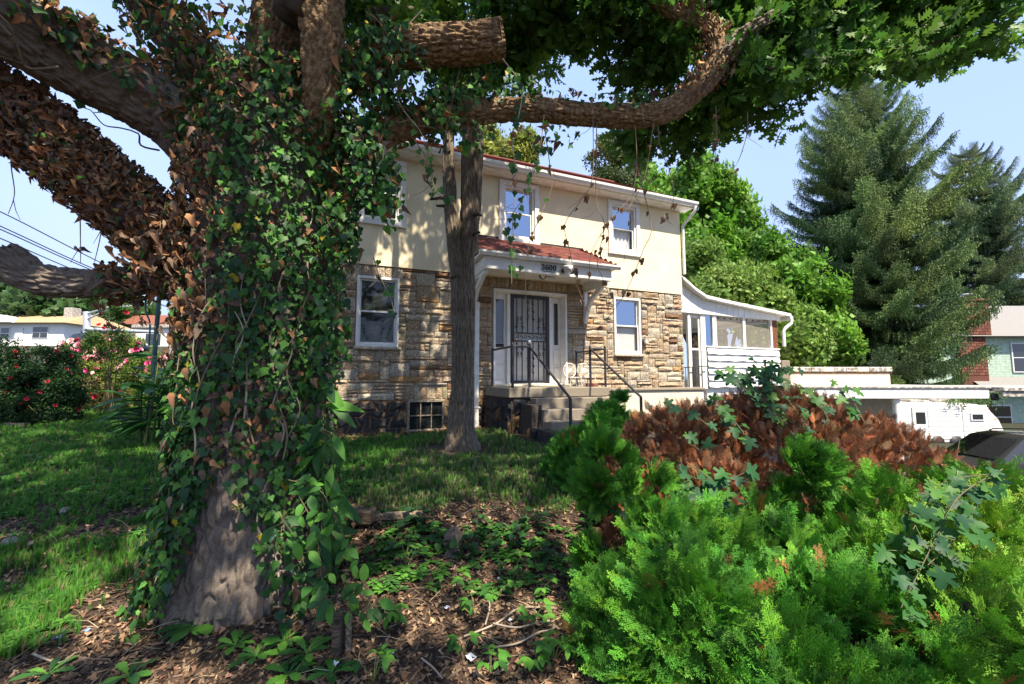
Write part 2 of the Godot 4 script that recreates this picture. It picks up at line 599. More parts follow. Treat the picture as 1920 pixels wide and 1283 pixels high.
func ashlar() -> Array:      # rectangles of coursed stone between the foundation and the stucco
	var out := []
	var cw := 0.1
	var ch := 0.0690
	var x0 := -4.9
	var y0 := 1.16
	var nx := 100
	var ny := 40
	var taken := {}
	var inside := func(x: float, y: float) -> bool:
		for o in OPENINGS:
			if o.has_point(Vector2(x, y)):
				return true
		return false
	# soldier stones above the openings
	for o in [[-3.46, -2.46, 3.71], [2.74, 3.74, 3.72], [-0.56, 1.56, 3.68], [-2.4, -1.5, 1.18]]:
		var x: float = o[0]
		var top: float = 3.915 if o[2] > 2.0 else 1.42
		while x < o[1] - 0.05:
			var w := minf(rf(0.11, 0.24), o[1] - x)
			out.append(Rect2(x, o[2], w - 0.012, top - o[2] - 0.006))
			x += w
		for i in nx:
			for j in ny:
				var c := Vector2(x0 + (i + 0.5) * cw, y0 + (j + 0.5) * ch)
				if c.x > o[0] and c.x < o[1] and c.y > o[2] and c.y < top:
					taken[i * 1000 + j] = true
	for i in nx:
		for j in ny:
			if inside.call(x0 + (i + 0.5) * cw, y0 + (j + 0.5) * ch):
				taken[i * 1000 + j] = true
	for j in ny:
		for i in nx:
			if taken.has(i * 1000 + j):
				continue
			var h: int = pick([1, 1, 1, 2, 2, 2, 2, 3, 4])
			var w: int = pick([3, 4, 5, 6, 7]) if h < 3 else pick([2, 3, 4])
			if h == 1:
				w = pick([4, 5, 6, 8])
			var ww := 0
			while ww < w and i + ww < nx and not taken.has((i + ww) * 1000 + j):
				ww += 1
			var hh := 1
			while hh < h and j + hh < ny:
				var free := true
				for k in ww:
					if taken.has((i + k) * 1000 + j + hh):
						free = false
				if not free:
					break
				hh += 1
			for a in ww:
				for b in hh:
					taken[(i + a) * 1000 + j + b] = true
			var r := Rect2(x0 + i * cw + 0.007, y0 + j * ch + 0.006, ww * cw - 0.014, hh * ch - 0.012)
			for o in OPENINGS:
				if r.intersects(o):
					var g: Rect2 = r.intersection(o)
					if g.size.x < g.size.y:
						if g.position.x > r.position.x + 0.001:
							r.size.x = g.position.x - r.position.x - 0.004
						else:
							r = Rect2(o.end.x + 0.004, r.position.y, r.end.x - o.end.x - 0.004, r.size.y)
					else:
						if g.position.y > r.position.y + 0.001:
							r.size.y = g.position.y - r.position.y - 0.004
						else:
							r = Rect2(r.position.x, o.end.y + 0.004, r.size.x, r.end.y - o.end.y - 0.004)
			if r.size.x > 0.03 and r.size.y > 0.02 and r.end.y < 3.93:
				out.append(r)
	return out


func field_stone(poly: Array, depth: float) -> ArrayMesh:     # an irregular rubble stone standing out of the wall
	var mb := MB.new()
	var mid := Vector2.ZERO
	for q in poly:
		mid += q
	mid /= poly.size()
	var n := poly.size()
	var top := Vector3(mid.x, mid.y, depth * rf(0.9, 1.1))
	var inner := []
	for q in poly:
		var k: Vector2 = mid + (q - mid) * rf(0.6, 0.74)
		inner.append(Vector3(k.x, k.y, depth * rf(0.75, 1.05)))
	for i in n:
		var a: Vector2 = poly[i]
		var b: Vector2 = poly[(i + 1) % n]
		var lo := depth * 0.35
		mb.face([inner[i], inner[(i + 1) % n], top])
		mb.face([Vector3(a.x, a.y, lo), Vector3(b.x, b.y, lo), inner[(i + 1) % n], inner[i]])
		mb.face([Vector3(a.x, a.y, -0.01), Vector3(b.x, b.y, -0.01), Vector3(b.x, b.y, lo), Vector3(a.x, a.y, lo)])
	return mb.mesh()


func rubble(parent: Node3D, xf: Transform3D, r: Rect2, holes: Array, size: Vector2, keep := 300) -> void:
	var nx := int(r.size.x / size.x)
	var ny := maxi(int(r.size.y / size.y), 1)
	var w := r.size.x / nx
	var h := r.size.y / ny
	var pt := {}
	var corner := func(i: int, j: int) -> Vector2:       # corners of a honeycomb-like net, shaken
		if not pt.has(Vector2i(i, j)):
			var x := r.position.x + i * w * 0.5
			var y := r.position.y + j * h + (h * 0.16 if (i + j) % 2 else -h * 0.16)
			pt[Vector2i(i, j)] = Vector2(clampf(x + rf(-0.3, 0.3) * w, r.position.x, r.end.x), clampf(y + rf(-0.38, 0.38) * h, r.position.y, r.end.y))
		return pt[Vector2i(i, j)]
	for j in ny:
		for i in range(-1 if j % 2 else 0, nx * 2, 2):
			var poly := [corner.call(i, j), corner.call(i + 1, j), corner.call(i + 2, j), corner.call(i + 2, j + 1), corner.call(i + 1, j + 1), corner.call(i, j + 1)]
			var mid := Vector2.ZERO
			for q in poly:
				mid += q / 6.0
			var lost := false
			for o in holes:
				if o.grow(0.07).has_point(mid):
					lost = true
			if lost or mid.x < r.position.x + 0.03 or mid.x > r.end.x - 0.03:
				continue
			var shr := []
			for q in poly:
				shr.append(mid + (q - mid) * rf(0.80, 0.95))
			var mat: Material = M.field[pick([0, 0, 0, 1, 1, 2, 2, 3, 4])]
			part("field_stone", field_stone(shr, rf(0.03, 0.06)), mat, parent, xf)


func build_window(house: Node3D, r: Rect2, casing: float, depth: float, look: String) -> void:
	var w := node("window", house)
	var x0 := r.position.x
	var x1 := r.end.x
	var y0 := r.position.y
	var y1 := r.end.y
	var f := MB.new()
	if casing > 0.0:           # flat white boards round the opening, standing proud of the stucco
		f.box(Vector3(x0, y0 + casing, 0.0), Vector3(x0 + casing, y1 - casing, 0.07), 0.006)
		f.box(Vector3(x1 - casing, y0 + casing, 0.0), Vector3(x1, y1 - casing, 0.07), 0.006)
		f.box(Vector3(x0, y1 - casing, 0.0), Vector3(x1, y1, 0.075), 0.006)
		f.box(Vector3(x0 - 0.02, y0, 0.0), Vector3(x1 + 0.02, y0 + casing, 0.085), 0.006)
		x0 += casing
		x1 -= casing
		y0 += casing
		y1 -= casing
	var b := 0.055
	f.box(Vector3(x0, y0, depth - 0.09), Vector3(x0 + b, y1, depth + 0.03), 0.004)
	f.box(Vector3(x1 - b, y0, depth - 0.09), Vector3(x1, y1, depth + 0.03), 0.004)
	f.box(Vector3(x0 + b, y1 - b, depth - 0.09), Vector3(x1 - b, y1, depth + 0.03), 0.004)
	f.box(Vector3(x0 + b, y0, depth - 0.09), Vector3(x1 - b, y0 + b * 1.1, depth + 0.035), 0.004)
	part("frame", f.mesh(), M.white, w)
	x0 += b
	x1 -= b
	y0 += b * 1.1
	y1 -= b
	var ym := (y0 + y1) * 0.5
	for k in 2:
		var s := MB.new()
		var a := y0 if k == 0 else ym - 0.014
		var c := ym + 0.014 if k == 0 else y1
		var z := depth - 0.015 if k == 0 else depth - 0.05
		var t := 0.034
		s.box(Vector3(x0, a, z - 0.03), Vector3(x0 + t, c, z), 0.003)
		s.box(Vector3(x1 - t, a, z - 0.03), Vector3(x1, c, z), 0.003)
		s.box(Vector3(x0 + t, a, z - 0.03), Vector3(x1 - t, a + t, z), 0.003)
		s.box(Vector3(x0 + t, c - t, z - 0.03), Vector3(x1 - t, c, z), 0.003)
		part("sash", s.mesh(), M.white, w)
		var g := MB.new()
		g.face([Vector3(x0 + t, a + t, z - 0.016), Vector3(x1 - t, a + t, z - 0.016), Vector3(x1 - t, c - t, z - 0.016), Vector3(x0 + t, c - t, z - 0.016)])
		part("pane", g.mesh(), M.pane_clear if look == "dim" or (k == 0 and look != "curtain") else M.pane_sky, w)
	var sl := MB.new()
	var low := ym if look == "half" else y0 + 0.01
	var slat_m: Material = M.reflect_dark_blind if look == "dim" else M.blind
	var y := low
	if look != "curtain":
		while y < y1:
			sl.xf = Transform3D(Basis(Vector3.RIGHT, rf(0.85, 0.95) if look != "dim" else 0.55), Vector3(0, y, depth - 0.13))
			sl.box(Vector3(x0 + 0.01, -0.0015, -0.014), Vector3(x1 - 0.01, 0.0015, 0.014))
			y += 0.026
		var bl := part("blind", sl.mesh(), slat_m, w)
		bl.set_meta("kind", "stuff")
	if look == "curtain" or look == "half":
		var cu := MB.new()
		var top := ym if look == "half" else y1
		cu.grid(40, 2, func(i: int, j: int) -> Vector3: return Vector3(lerpf(x0, x1, i / 39.0), lerpf(y0, top, float(j)), depth - 0.15 + 0.018 * sin(i * 0.9)))
		part("curtain", cu.mesh(), M.curtain, w)


func scroll(mb: MB, mid: Vector3, r: float, turn: float, flip: float) -> void:
	var pts := []
	for k in 13:
		var g := turn + flip * k * 0.42
		var rr := r * (1.0 - k * 0.065)
		pts.append(mid + Vector3(cos(g), sin(g), 0) * rr)
	mb.tube(pts, spread([0.0095, 0.0095], pts.size()), 6)


func shingles(mb: MB, a: Vector3, b: Vector3, up: Vector3, rows: int, tab: float, right_in := 0.0, left_in := 0.0) -> void:   # rows of tabs from the eave a-b up along up
	var along := (b - a).normalized()
	var nrm := along.cross(up).normalized()
	var st := up / rows
	for j in rows:
		var s := a + st * j + along * left_in * j / rows
		var e := b + st * j - along * right_in * j / rows
		var length := (e - s).dot(along)
		var x := -rf(0.0, tab)
		while x < length:
			var x1 := minf(x + tab * rf(0.92, 1.08), length)
			var xs := maxf(x, 0.0)
			if x1 - xs > 0.01:
				var k := rf(0.7, 1.25)
				mb.col = Color(0.26 * k, 0.075 * k * rf(0.9, 1.2), 0.055 * k * rf(0.9, 1.3))
				var lift := nrm * rf(0.012, 0.018)
				var low := s + along * (xs + 0.003)
				var low2 := s + along * (x1 - 0.003)
				var drop := -st * rf(0.02, 0.1)
				mb.face([low + drop + lift, low2 + drop + lift, low2 + st * 1.02 + nrm * 0.003, low + st * 1.02 + nrm * 0.003])
				mb.face([low + drop, low2 + drop, low2 + drop + lift, low + drop + lift])
			x = x1


func build_house() -> void:
	var h := thing("house", "two storey house of cream stucco over coursed stone with red shingle roof", "house", HOUSE_AT, deg_to_rad(HOUSE_TURN))
	# stone storey: mortar core and every stone
	var core := part("stone_wall", slab_with_holes(Rect2(-4.9, 1.16, 10.0, 2.76), OPENINGS, -0.3, -0.022), M.mortar, h)
	var kinds := []
	for k in 10:
		kinds.append(block_stone())
	var rects := ashlar()
	rects.sort_custom(func(a: Rect2, b: Rect2) -> bool: return (a.get_area() + (10.0 if a.end.x > -3.95 else 0.0)) > (b.get_area() + (10.0 if b.end.x > -3.95 else 0.0)))
	var rest := []
	var n := 0
	for r in rects:
		var big: bool = r.size.y > 0.15
		var mat: Material = M.stones[pick([0, 0, 1, 2, 2, 4, 8, 3]) if big else pick([0, 0, 3, 4, 4, 7, 7, 5, 6, 2, 2, 1])]
		var x := Transform3D(Basis.from_scale(Vector3(r.size.x, r.size.y, rf(0.045, 0.065) if big else rf(0.05, 0.09))), Vector3(r.position.x, r.position.y, -0.024))
		if n < 300:
			part("stone", pick(kinds), mat, core, x)
		else:
			rest.append(h.transform * x)
		n += 1
	if rest.size():
		var cols := []
		for q in rest:
			cols.append(vary(Color(0.40, 0.32, 0.22), 0.35, 0.1))
		var o := many("stone_rest", kinds[0], M.tint, rest, cols, null)
		o.get_parent().remove_child(o)
		o.name = "smaller_stones"
		o.transform = h.transform.affine_inverse()
		core.add_child(o)
	# foundation of dark rubble
	var found := part("foundation", slab_with_holes(Rect2(-4.9, -0.6, 10.0, 1.755), [OPENINGS[5]], -0.3, 0.0), M.mortar_rust, h)
	rubble(found, Transform3D(), Rect2(-4.0, 0.3, 3.35, 0.84), [OPENINGS[5]], Vector2(0.31, 0.165))
	rubble(found, Transform3D(), Rect2(1.65, 0.3, 3.4, 0.84), [], Vector2(0.33, 0.2))
	# stucco storey, side and back walls
	part("stucco_wall", slab_with_holes(Rect2(-4.9, 3.925, 10.0, 2.42), OPENINGS, -0.3, 0.03), M.stucco, h)
	var sw := MB.new()
	sw.box(Vector3(-4.9, -0.6, -6.6), Vector3(-4.65, 6.3, -0.302))
	sw.box(Vector3(4.85, -0.6, -6.6), Vector3(5.1, 6.3, -0.302))
	sw.box(Vector3(-4.645, -0.6, -6.6), Vector3(4.845, 6.3, -6.35))
	sw.box(Vector3(-4.64, 1.15, -6.34), Vector3(4.84, 1.3, -0.31))
	sw.box(Vector3(-4.64, 3.9, -6.34), Vector3(4.84, 4.0, -0.31))
	for s in [-4.9, 4.85]:
		sw.face_out([Vector3(s, 6.31, -6.55), Vector3(s, 6.31, -0.05), Vector3(s, 8.6, -3.3)], Vector3(0.1, 6.5, -3.3))
		sw.face_out([Vector3(s + 0.25, 6.31, -6.55), Vector3(s + 0.25, 6.31, -0.05), Vector3(s + 0.25, 8.6, -3.3)], Vector3(s, 6.5, -3.3))
	part("side_wall", sw.mesh(), M.stucco, h)
	# roof
	var roof := node("roof", h)
	var up := Vector3(0, 8.72 - 6.46, -3.3 - 0.42)
	var deck := MB.new()
	for s in [1.0, -1.0]:
		var e0 := Vector3(-5.2, 6.44, 0.42) if s > 0 else Vector3(5.3, 6.44, -7.02)
		var e1 := Vector3(5.3, 6.44, 0.42) if s > 0 else Vector3(-5.2, 6.44, -7.02)
		var u := Vector3(0, 2.26, -3.72 * s)
		deck.face([e0, e1, e1 + u, e0 + u])
		deck.face([e0 + Vector3(0, -0.04, 0), e0 + u + Vector3(0, -0.04, 0), e1 + u + Vector3(0, -0.04, 0), e1 + Vector3(0, -0.04, 0)])
		deck.face([e1 + Vector3(0, -0.04, 0), e1 + u + Vector3(0, -0.04, 0), e1 + u, e1])
	part("roof_deck", deck.mesh(), M.cream_wood, roof)
	var sh := MB.new()
	shingles(sh, Vector3(-5.22, 6.45, 0.44), Vector3(5.32, 6.45, 0.44), up, 26, 0.3)
	shingles(sh, Vector3(5.32, 6.45, -7.04), Vector3(-5.22, 6.45, -7.04), Vector3(0, up.y, -up.z), 14, 0.5)
	var so := part("shingles", sh.mesh(), M.tint, roof)
	so.set_meta("kind", "stuff")
	var rc := MB.new()
	rc.col = Color(0.2, 0.06, 0.045)
	rc.tube([Vector3(-5.22, 8.72, -3.3), Vector3(5.32, 8.72, -3.3)], [0.05, 0.05], 8)
	part("ridge_cap", rc.mesh(), M.tint, roof)
	var ev := MB.new()
	ev.box(Vector3(-5.2, 6.30, 0.032), Vector3(5.28, 6.345, 0.34), 0.004)
	ev.box(Vector3(-5.2, 6.30, 0.342), Vector3(5.28, 6.44, 0.37), 0.004)
	part("soffit", ev.mesh(), M.white, roof)
	part("gutter", gutter(-5.25, 5.36, 6.33, 0.372, 0.12), M.white, roof)
	var dn := MB.new()
	dn.tube([Vector3(5.29, 6.36, 0.42), Vector3(5.29, 6.22, 0.41), Vector3(5.2, 5.98, 0.16), Vector3(5.155, 5.88, 0.08), Vector3(5.155, 4.5, 0.08)], [0.042, 0.042, 0.042, 0.042, 0.042], 8)
	part("corner_downspout", dn.mesh(), M.white, roof)
	# windows
	build_window(h, OPENINGS[0], 0.0, 0.0, "dim")
	build_window(h, OPENINGS[1], 0.0, 0.0, "blind")
	build_window(h, OPENINGS[2], 0.11, 0.0, "curtain")
	build_window(h, OPENINGS[3], 0.11, 0.0, "half")
	build_window(h, OPENINGS[4], 0.11, 0.0, "dim")
	var sill := MB.new()
	for o in [OPENINGS[0], OPENINGS[1]]:
		sill.box(Vector3(o.position.x - 0.04, o.position.y - 0.06, -0.1), Vector3(o.end.x + 0.06, o.position.y - 0.003, 0.09), 0.012)
	part("sill", sill.mesh(), M.stones[2], h)
	# basement window, six panes
	var bw := node("basement_window", h)
	var r: Rect2 = OPENINGS[5]
	var f := MB.new()
	f.box(Vector3(r.position.x, r.position.y, -0.06), Vector3(r.position.x + 0.045, r.end.y, 0.03), 0.004)
	f.box(Vector3(r.end.x - 0.045, r.position.y, -0.06), Vector3(r.end.x, r.end.y, 0.03), 0.004)
	f.box(Vector3(r.position.x + 0.045, r.end.y - 0.055, -0.06), Vector3(r.end.x - 0.045, r.end.y, 0.032), 0.004)
	f.box(Vector3(r.position.x - 0.02, r.position.y - 0.03, -0.06), Vector3(r.end.x + 0.02, r.position.y + 0.075, 0.06), 0.006)
	part("frame", f.mesh(), M.cream_wood, bw)
	var px0 := r.position.x + 0.045
	var pw := (r.size.x - 0.09) / 3.0
	var py0 := r.position.y + 0.075
	var ph := (r.size.y - 0.13) / 2.0
	for i in range(1, 3):
		var b := MB.new()
		b.box(Vector3(px0 + pw * i - 0.01, py0, -0.03), Vector3(px0 + pw * i + 0.01, py0 + ph * 2, 0.012), 0.002)
		part("glazing_bar", b.mesh(), M.cream_wood, bw)
	var hb := MB.new()
	hb.box(Vector3(px0, py0 + ph - 0.01, -0.028), Vector3(px0 + pw * 3, py0 + ph + 0.01, 0.010), 0.002)
	part("glazing_bar", hb.mesh(), M.cream_wood, bw)
	for i in 3:
		for j in 2:
			var g := MB.new()
			g.box(Vector3(px0 + pw * i + 0.004, py0 + ph * j + 0.004, -0.026), Vector3(px0 + pw * (i + 1) - 0.004, py0 + ph * (j + 1) - 0.004, -0.02))
			part("pane", g.mesh(), M.dark_glass, bw)
	# downspout by the cedar trunk
	var ds := MB.new()
	ds.box(Vector3(-0.925, 0.46, 0.055), Vector3(-0.825, 3.25, 0.125), 0.012)
	ds.box(Vector3(-0.99, 3.17, 0.05), Vector3(-0.81, 3.29, 0.13), 0.01)
	ds.bar(Vector3(-0.875, 0.5, 0.09), Vector3(-0.80, 0.36, 0.34), 0.1, 0.07, 0.01)
	for y in [0.95, 2.4]:
		ds.box(Vector3(-0.96, y, 0.03), Vector3(-0.79, y + 0.03, 0.132), 0.004)
	part("downspout", ds.mesh(), M.white, h)
	build_door(h)
	build_canopy(h)
	part("meter_box", meter(), M.white_old, h, Transform3D(Basis(), Vector3(3.77, 2.5, 0.03)))


func meter() -> ArrayMesh:
	var mb := MB.new()
	mb.box(Vector3(-0.05, 0.0, 0), Vector3(0.05, 0.2, 0.09), 0.012)
	mb.tube([Vector3(0.02, 0.2, 0.05), Vector3(0.03, 0.26, 0.06), Vector3(0.06, 0.3, 0.09)], [0.018, 0.018, 0.028], 8)
	return mb.mesh()


func gutter(x0: float, x1: float, y: float, z: float, s: float) -> ArrayMesh:      # an ogee gutter, open on top
	var mb := MB.new()
	var prof := [Vector2(0, s), Vector2(0, 0), Vector2(s * 0.62, 0), Vector2(s * 0.72, s * 0.3), Vector2(s * 0.95, s * 0.55), Vector2(s * 1.0, s * 0.95), Vector2(s * 1.0, s), Vector2(s * 0.9, s), Vector2(s * 0.88, s * 0.9), Vector2(s * 0.06, s * 0.7)]
	for i in prof.size() - 1:
		var a: Vector2 = prof[i]
		var b: Vector2 = prof[i + 1]
		mb.face([Vector3(x0, y + a.y, z + a.x), Vector3(x0, y + b.y, z + b.x), Vector3(x1, y + b.y, z + b.x), Vector3(x1, y + a.y, z + a.x)])
	for x in [x0, x1]:
		var e := []
		for q in [prof[0], prof[1], prof[2], prof[3], prof[4], prof[5], prof[6]]:
			e.append(Vector3(x, y + q.y, z + q.x))
		mb.face_out(e, Vector3((x0 + x1) / 2, y, z))
	return mb.mesh()


func build_door(h: Node3D) -> void:
	var e := node("entrance", h)
	var x0 := -0.46
	var x1 := 1.44
	var y0 := 1.44
	var y1 := 3.66
	var fr := MB.new()
	fr.box(Vector3(x0, y0, -0.3), Vector3(x0 + 0.05, y1, 0.03), 0.005)
	fr.box(Vector3(x1 - 0.05, y0, -0.3), Vector3(x1, y1, 0.03), 0.005)
	fr.box(Vector3(x0 + 0.05, y1 - 0.06, -0.3), Vector3(x1 - 0.05, y1, 0.032), 0.005)
	for x in [-0.06, 1.05]:
		fr.box(Vector3(x, y0, -0.3), Vector3(x + 0.085, y1 - 0.06, -0.16), 0.008)
	fr.box(Vector3(x0 + 0.05, y0 - 0.02, -0.3), Vector3(x1 - 0.05, y0 + 0.035, -0.1), 0.006)
	part("door_frame", fr.mesh(), M.white, e)
	# side lights: wood panel below, tall dark pane above
	for s in [[-0.41, -0.06], [1.135, 1.39]]:
		var p := MB.new()
		var a: float = s[0]
		var b: float = s[1]
		p.box(Vector3(a, y0 + 0.03, -0.29), Vector3(b, 2.42, -0.23), 0.004)
		p.box(Vector3(a + 0.05, y0 + 0.12, -0.231), Vector3(b - 0.05, 1.85, -0.215), 0.008)
		p.box(Vector3(a + 0.05, 1.92, -0.231), Vector3(b - 0.05, 2.3, -0.215), 0.008)
		p.box(Vector3(a, 2.42, -0.29), Vector3(a + 0.07, y1 - 0.06, -0.23), 0.004)
		p.box(Vector3(b - 0.06, 2.42, -0.29), Vector3(b, y1 - 0.06, -0.23), 0.004)
		p.box(Vector3(a + 0.07, 3.46, -0.29), Vector3(b - 0.06, y1 - 0.06, -0.23), 0.004)
		part("sidelight", p.mesh(), M.white, e)
		var g := MB.new()
		g.box(Vector3(a + 0.07, 2.42, -0.27), Vector3(b - 0.06, 3.46, -0.26))
		part("pane", g.mesh(), M.dark_glass, e)
	var ms := MB.new()
	ms.box(Vector3(-0.38, 2.33, -0.225), Vector3(-0.12, 2.41, -0.205), 0.006)
	part("mail_slot", ms.mesh(), M.dark, e)
	# white door behind the grille, with a bright curtained light
	var dr := MB.new()
	dr.box(Vector3(0.03, y0 + 0.03, -0.3), Vector3(1.05, 2.52, -0.25), 0.004)
	dr.box(Vector3(0.12, y0 + 0.2, -0.251), Vector3(0.5, 2.3, -0.238), 0.01)
	dr.box(Vector3(0.58, y0 + 0.2, -0.251), Vector3(0.96, 2.3, -0.238), 0.01)
	dr.box(Vector3(0.03, 2.52, -0.3), Vector3(0.13, y1 - 0.06, -0.25), 0.004)
	dr.box(Vector3(0.95, 2.52, -0.3), Vector3(1.05, y1 - 0.06, -0.25), 0.004)
	dr.box(Vector3(0.13, 3.5, -0.3), Vector3(0.95, y1 - 0.06, -0.25), 0.004)
	part("door", dr.mesh(), M.white, e)
	var bl := MB.new()
	var y := 2.53
	while y < 3.5:
		bl.xf = Transform3D(Basis(Vector3.RIGHT, 1.0), Vector3(0, y, -0.275))
		bl.box(Vector3(0.135, -0.0015, -0.015), Vector3(0.945, 0.0015, 0.015))
		y += 0.026
	var bo := part("door_blind", bl.mesh(), M.blind, e)
	bo.set_meta("kind", "stuff")
	# black security door with scrolls
	var sd := MB.new()
	var z0 := -0.2
	var z1 := -0.16
	sd.box(Vector3(0.04, y0 + 0.05, z0), Vector3(0.12, y1 - 0.07, z1), 0.006)
	sd.box(Vector3(0.97, y0 + 0.05, z0), Vector3(1.05, y1 - 0.07, z1), 0.006)
	sd.box(Vector3(0.12, y1 - 0.15, z0), Vector3(0.97, y1 - 0.07, z1), 0.006)
	sd.box(Vector3(0.12, y0 + 0.05, z0), Vector3(0.97, y0 + 0.11, z1), 0.006)
	sd.box(Vector3(0.12, 2.66, z0), Vector3(0.97, 2.69, z1), 0.004)
	sd.box(Vector3(0.12, 2.47, z0), Vector3(0.97, 2.50, z1), 0.004)
	part("security_door", sd.mesh(), M.black_iron, e)
	for k in 6:
		var x := 0.12 + 0.85 * (k + 0.5) / 6.0
		var b := MB.new()
		b.box(Vector3(x - 0.012, y0 + 0.11, -0.190), Vector3(x + 0.012, 2.47, -0.168), 0.003)
		b.box(Vector3(x - 0.012, 2.69, -0.190), Vector3(x + 0.012, y1 - 0.15, -0.168), 0.003)
		part("bar", b.mesh(), M.black_iron, e)
	for q in [[0.545, 3.2, 0.05], [0.545, 3.02, 0.05], [0.545, 3.38, 0.045], [0.26, 2.82, 0.055], [0.83, 2.82, 0.055], [0.26, 2.98, 0.035], [0.83, 2.98, 0.035], [0.26, 2.3, 0.05], [0.83, 2.3, 0.05], [0.26, 2.14, 0.035], [0.83, 2.14, 0.035], [0.545, 2.08, 0.05], [0.545, 1.9, 0.05], [0.545, 1.74, 0.045]]:
		var s := MB.new()
		for w in [-1.0, 1.0]:
			scroll(s, Vector3(q[0] + w * q[2] * 1.05, q[1], -0.165), q[2], -PI / 2, w)
			scroll(s, Vector3(q[0] + w * q[2] * 0.9, q[1] + q[2] * 1.6, -0.165), q[2] * 0.7, PI / 2, -w)
		part("scroll", s.mesh(), M.black_iron, e)
	var ls := MB.new()
	for k in 8:
		scroll(ls, Vector3(0.2 + 0.1 * k, 2.58, -0.165), 0.05, -PI / 2 if k % 2 else PI / 2, 1.0 if k % 2 else -1.0)
	part("lock_rail_scroll", ls.mesh(), M.black_iron, e)
	var kn := MB.new()
	kn.tube([Vector3(0.14, 2.52, -0.17), Vector3(0.14, 2.52, -0.13), Vector3(0.14, 2.52, -0.10), Vector3(0.14, 2.52, -0.085)], [0.012, 0.014, 0.034, 0.02], 10)
	kn.tube([Vector3(0.14, 2.65, -0.17), Vector3(0.14, 2.65, -0.14), Vector3(0.14, 2.65, -0.13)], [0.026, 0.026, 0.018], 10)
	part("door_knob", kn.mesh(), M.brass, e)


func build_canopy(h: Node3D) -> void:
	var c := node("porch_canopy", h)
	var d := MB.new()
	var a0 := Vector3(-1.15, 4.13, 1.15)
	var a1 := Vector3(2.14, 4.13, 1.15)
	var b0 := Vector3(-0.85, 4.80, 0.035)
	var b1 := Vector3(1.78, 4.80, 0.035)
	d.face([a0, a1, b1, b0])
	d.face([a1, Vector3(2.14, 4.13, 0.035), b1])
	d.face([a0, b0, Vector3(-1.15, 4.13, 0.035)])
	part("canopy_roof", d.mesh(), M.dark, c)
	var s := MB.new()
	shingles(s, a0 + Vector3(0, 0.004, 0.02), a1 + Vector3(0, 0.004, 0.02), b0 * Vector3(0, 1, 1) - a0 * Vector3(0, 1, 1), 11, 0.25, 0.36, 0.3)
	shingles(s, a1 + Vector3(0.0, 0.004, 0.0), Vector3(2.14, 4.134, 0.035), Vector3(-0.36, 0.67, 0), 8, 0.25, 0.0, 1.05)
	var so := part("shingles", s.mesh(), M.tint, c)
	so.set_meta("kind", "stuff")
	var fl := MB.new()
	fl.box(Vector3(-0.9, 4.74, 0.032), Vector3(-0.365, 4.86, 0.05), 0.003)
	fl.box(Vector3(0.7, 4.74, 0.032), Vector3(1.86, 4.86, 0.05), 0.003)
	part("flashing", fl.mesh(), M.dark, c)
	var bm := MB.new()
	bm.box(Vector3(-1.02, 3.80, 0.98), Vector3(2.0, 4.06, 1.1), 0.006)
	bm.box(Vector3(-1.02, 3.80, 0.032), Vector3(-0.9, 4.06, 0.978), 0.006)
	bm.box(Vector3(1.88, 3.80, 0.032), Vector3(2.0, 4.06, 0.978), 0.006)
	bm.box(Vector3(-1.13, 4.062, 0.032), Vector3(2.12, 4.12, 1.15), 0.006)
	part("beam", bm.mesh(), M.white, c)
	var cl := MB.new()
	for k in 8:
		cl.box(Vector3(-0.895, 3.94, 0.04 + k * 0.117), Vector3(1.875, 3.955, 0.04 + k * 0.117 + 0.111), 0.004)
	part("ceiling", cl.mesh(), M.white, c)
	part("gutter", gutter(-1.17, 2.17, 4.045, 1.152, 0.09), M.white, c)
	for x in [-0.96, 1.94]:
		var k := MB.new()
		var cv := curve([Vector3(x, 3.0, 0.06), Vector3(x, 3.22, 0.12), Vector3(x, 3.5, 0.34), Vector3(x, 3.66, 0.66), Vector3(x, 3.8, 0.88)], 0.06)
		for i in cv.size() - 1:
			k.bar(cv[i], cv[i + 1] + (cv[i + 1] - cv[i]) * 0.15, 0.085, 0.12, 0.008)
		k.box(Vector3(x - 0.045, 2.95, 0.032), Vector3(x + 0.045, 3.798, 0.095), 0.008)
		k.box(Vector3(x - 0.043, 3.72, 0.097), Vector3(x + 0.043, 3.797, 0.97), 0.008)
		part("bracket", k.mesh(), M.white, c)
	var tm := TextMesh.new()
	tm.text = "3600"
	var sf := SystemFont.new()
	sf.font_names = PackedStringArray(["Droid Sans"])
	sf.font_weight = 700
	tm.font = sf
	tm.font_size = 64
	tm.pixel_size = 0.0026
	tm.depth = 0.012
	part("house_number", tm, M.black_iron, c, Transform3D(Basis(), Vector3(0.4, 3.945, 1.11)))
	var ul := MB.new()
	ul.box(Vector3(0.235, 3.856, 1.102), Vector3(0.555, 3.868, 1.114), 0.002)
	part("number_bar", ul.mesh(), M.black_iron, c)


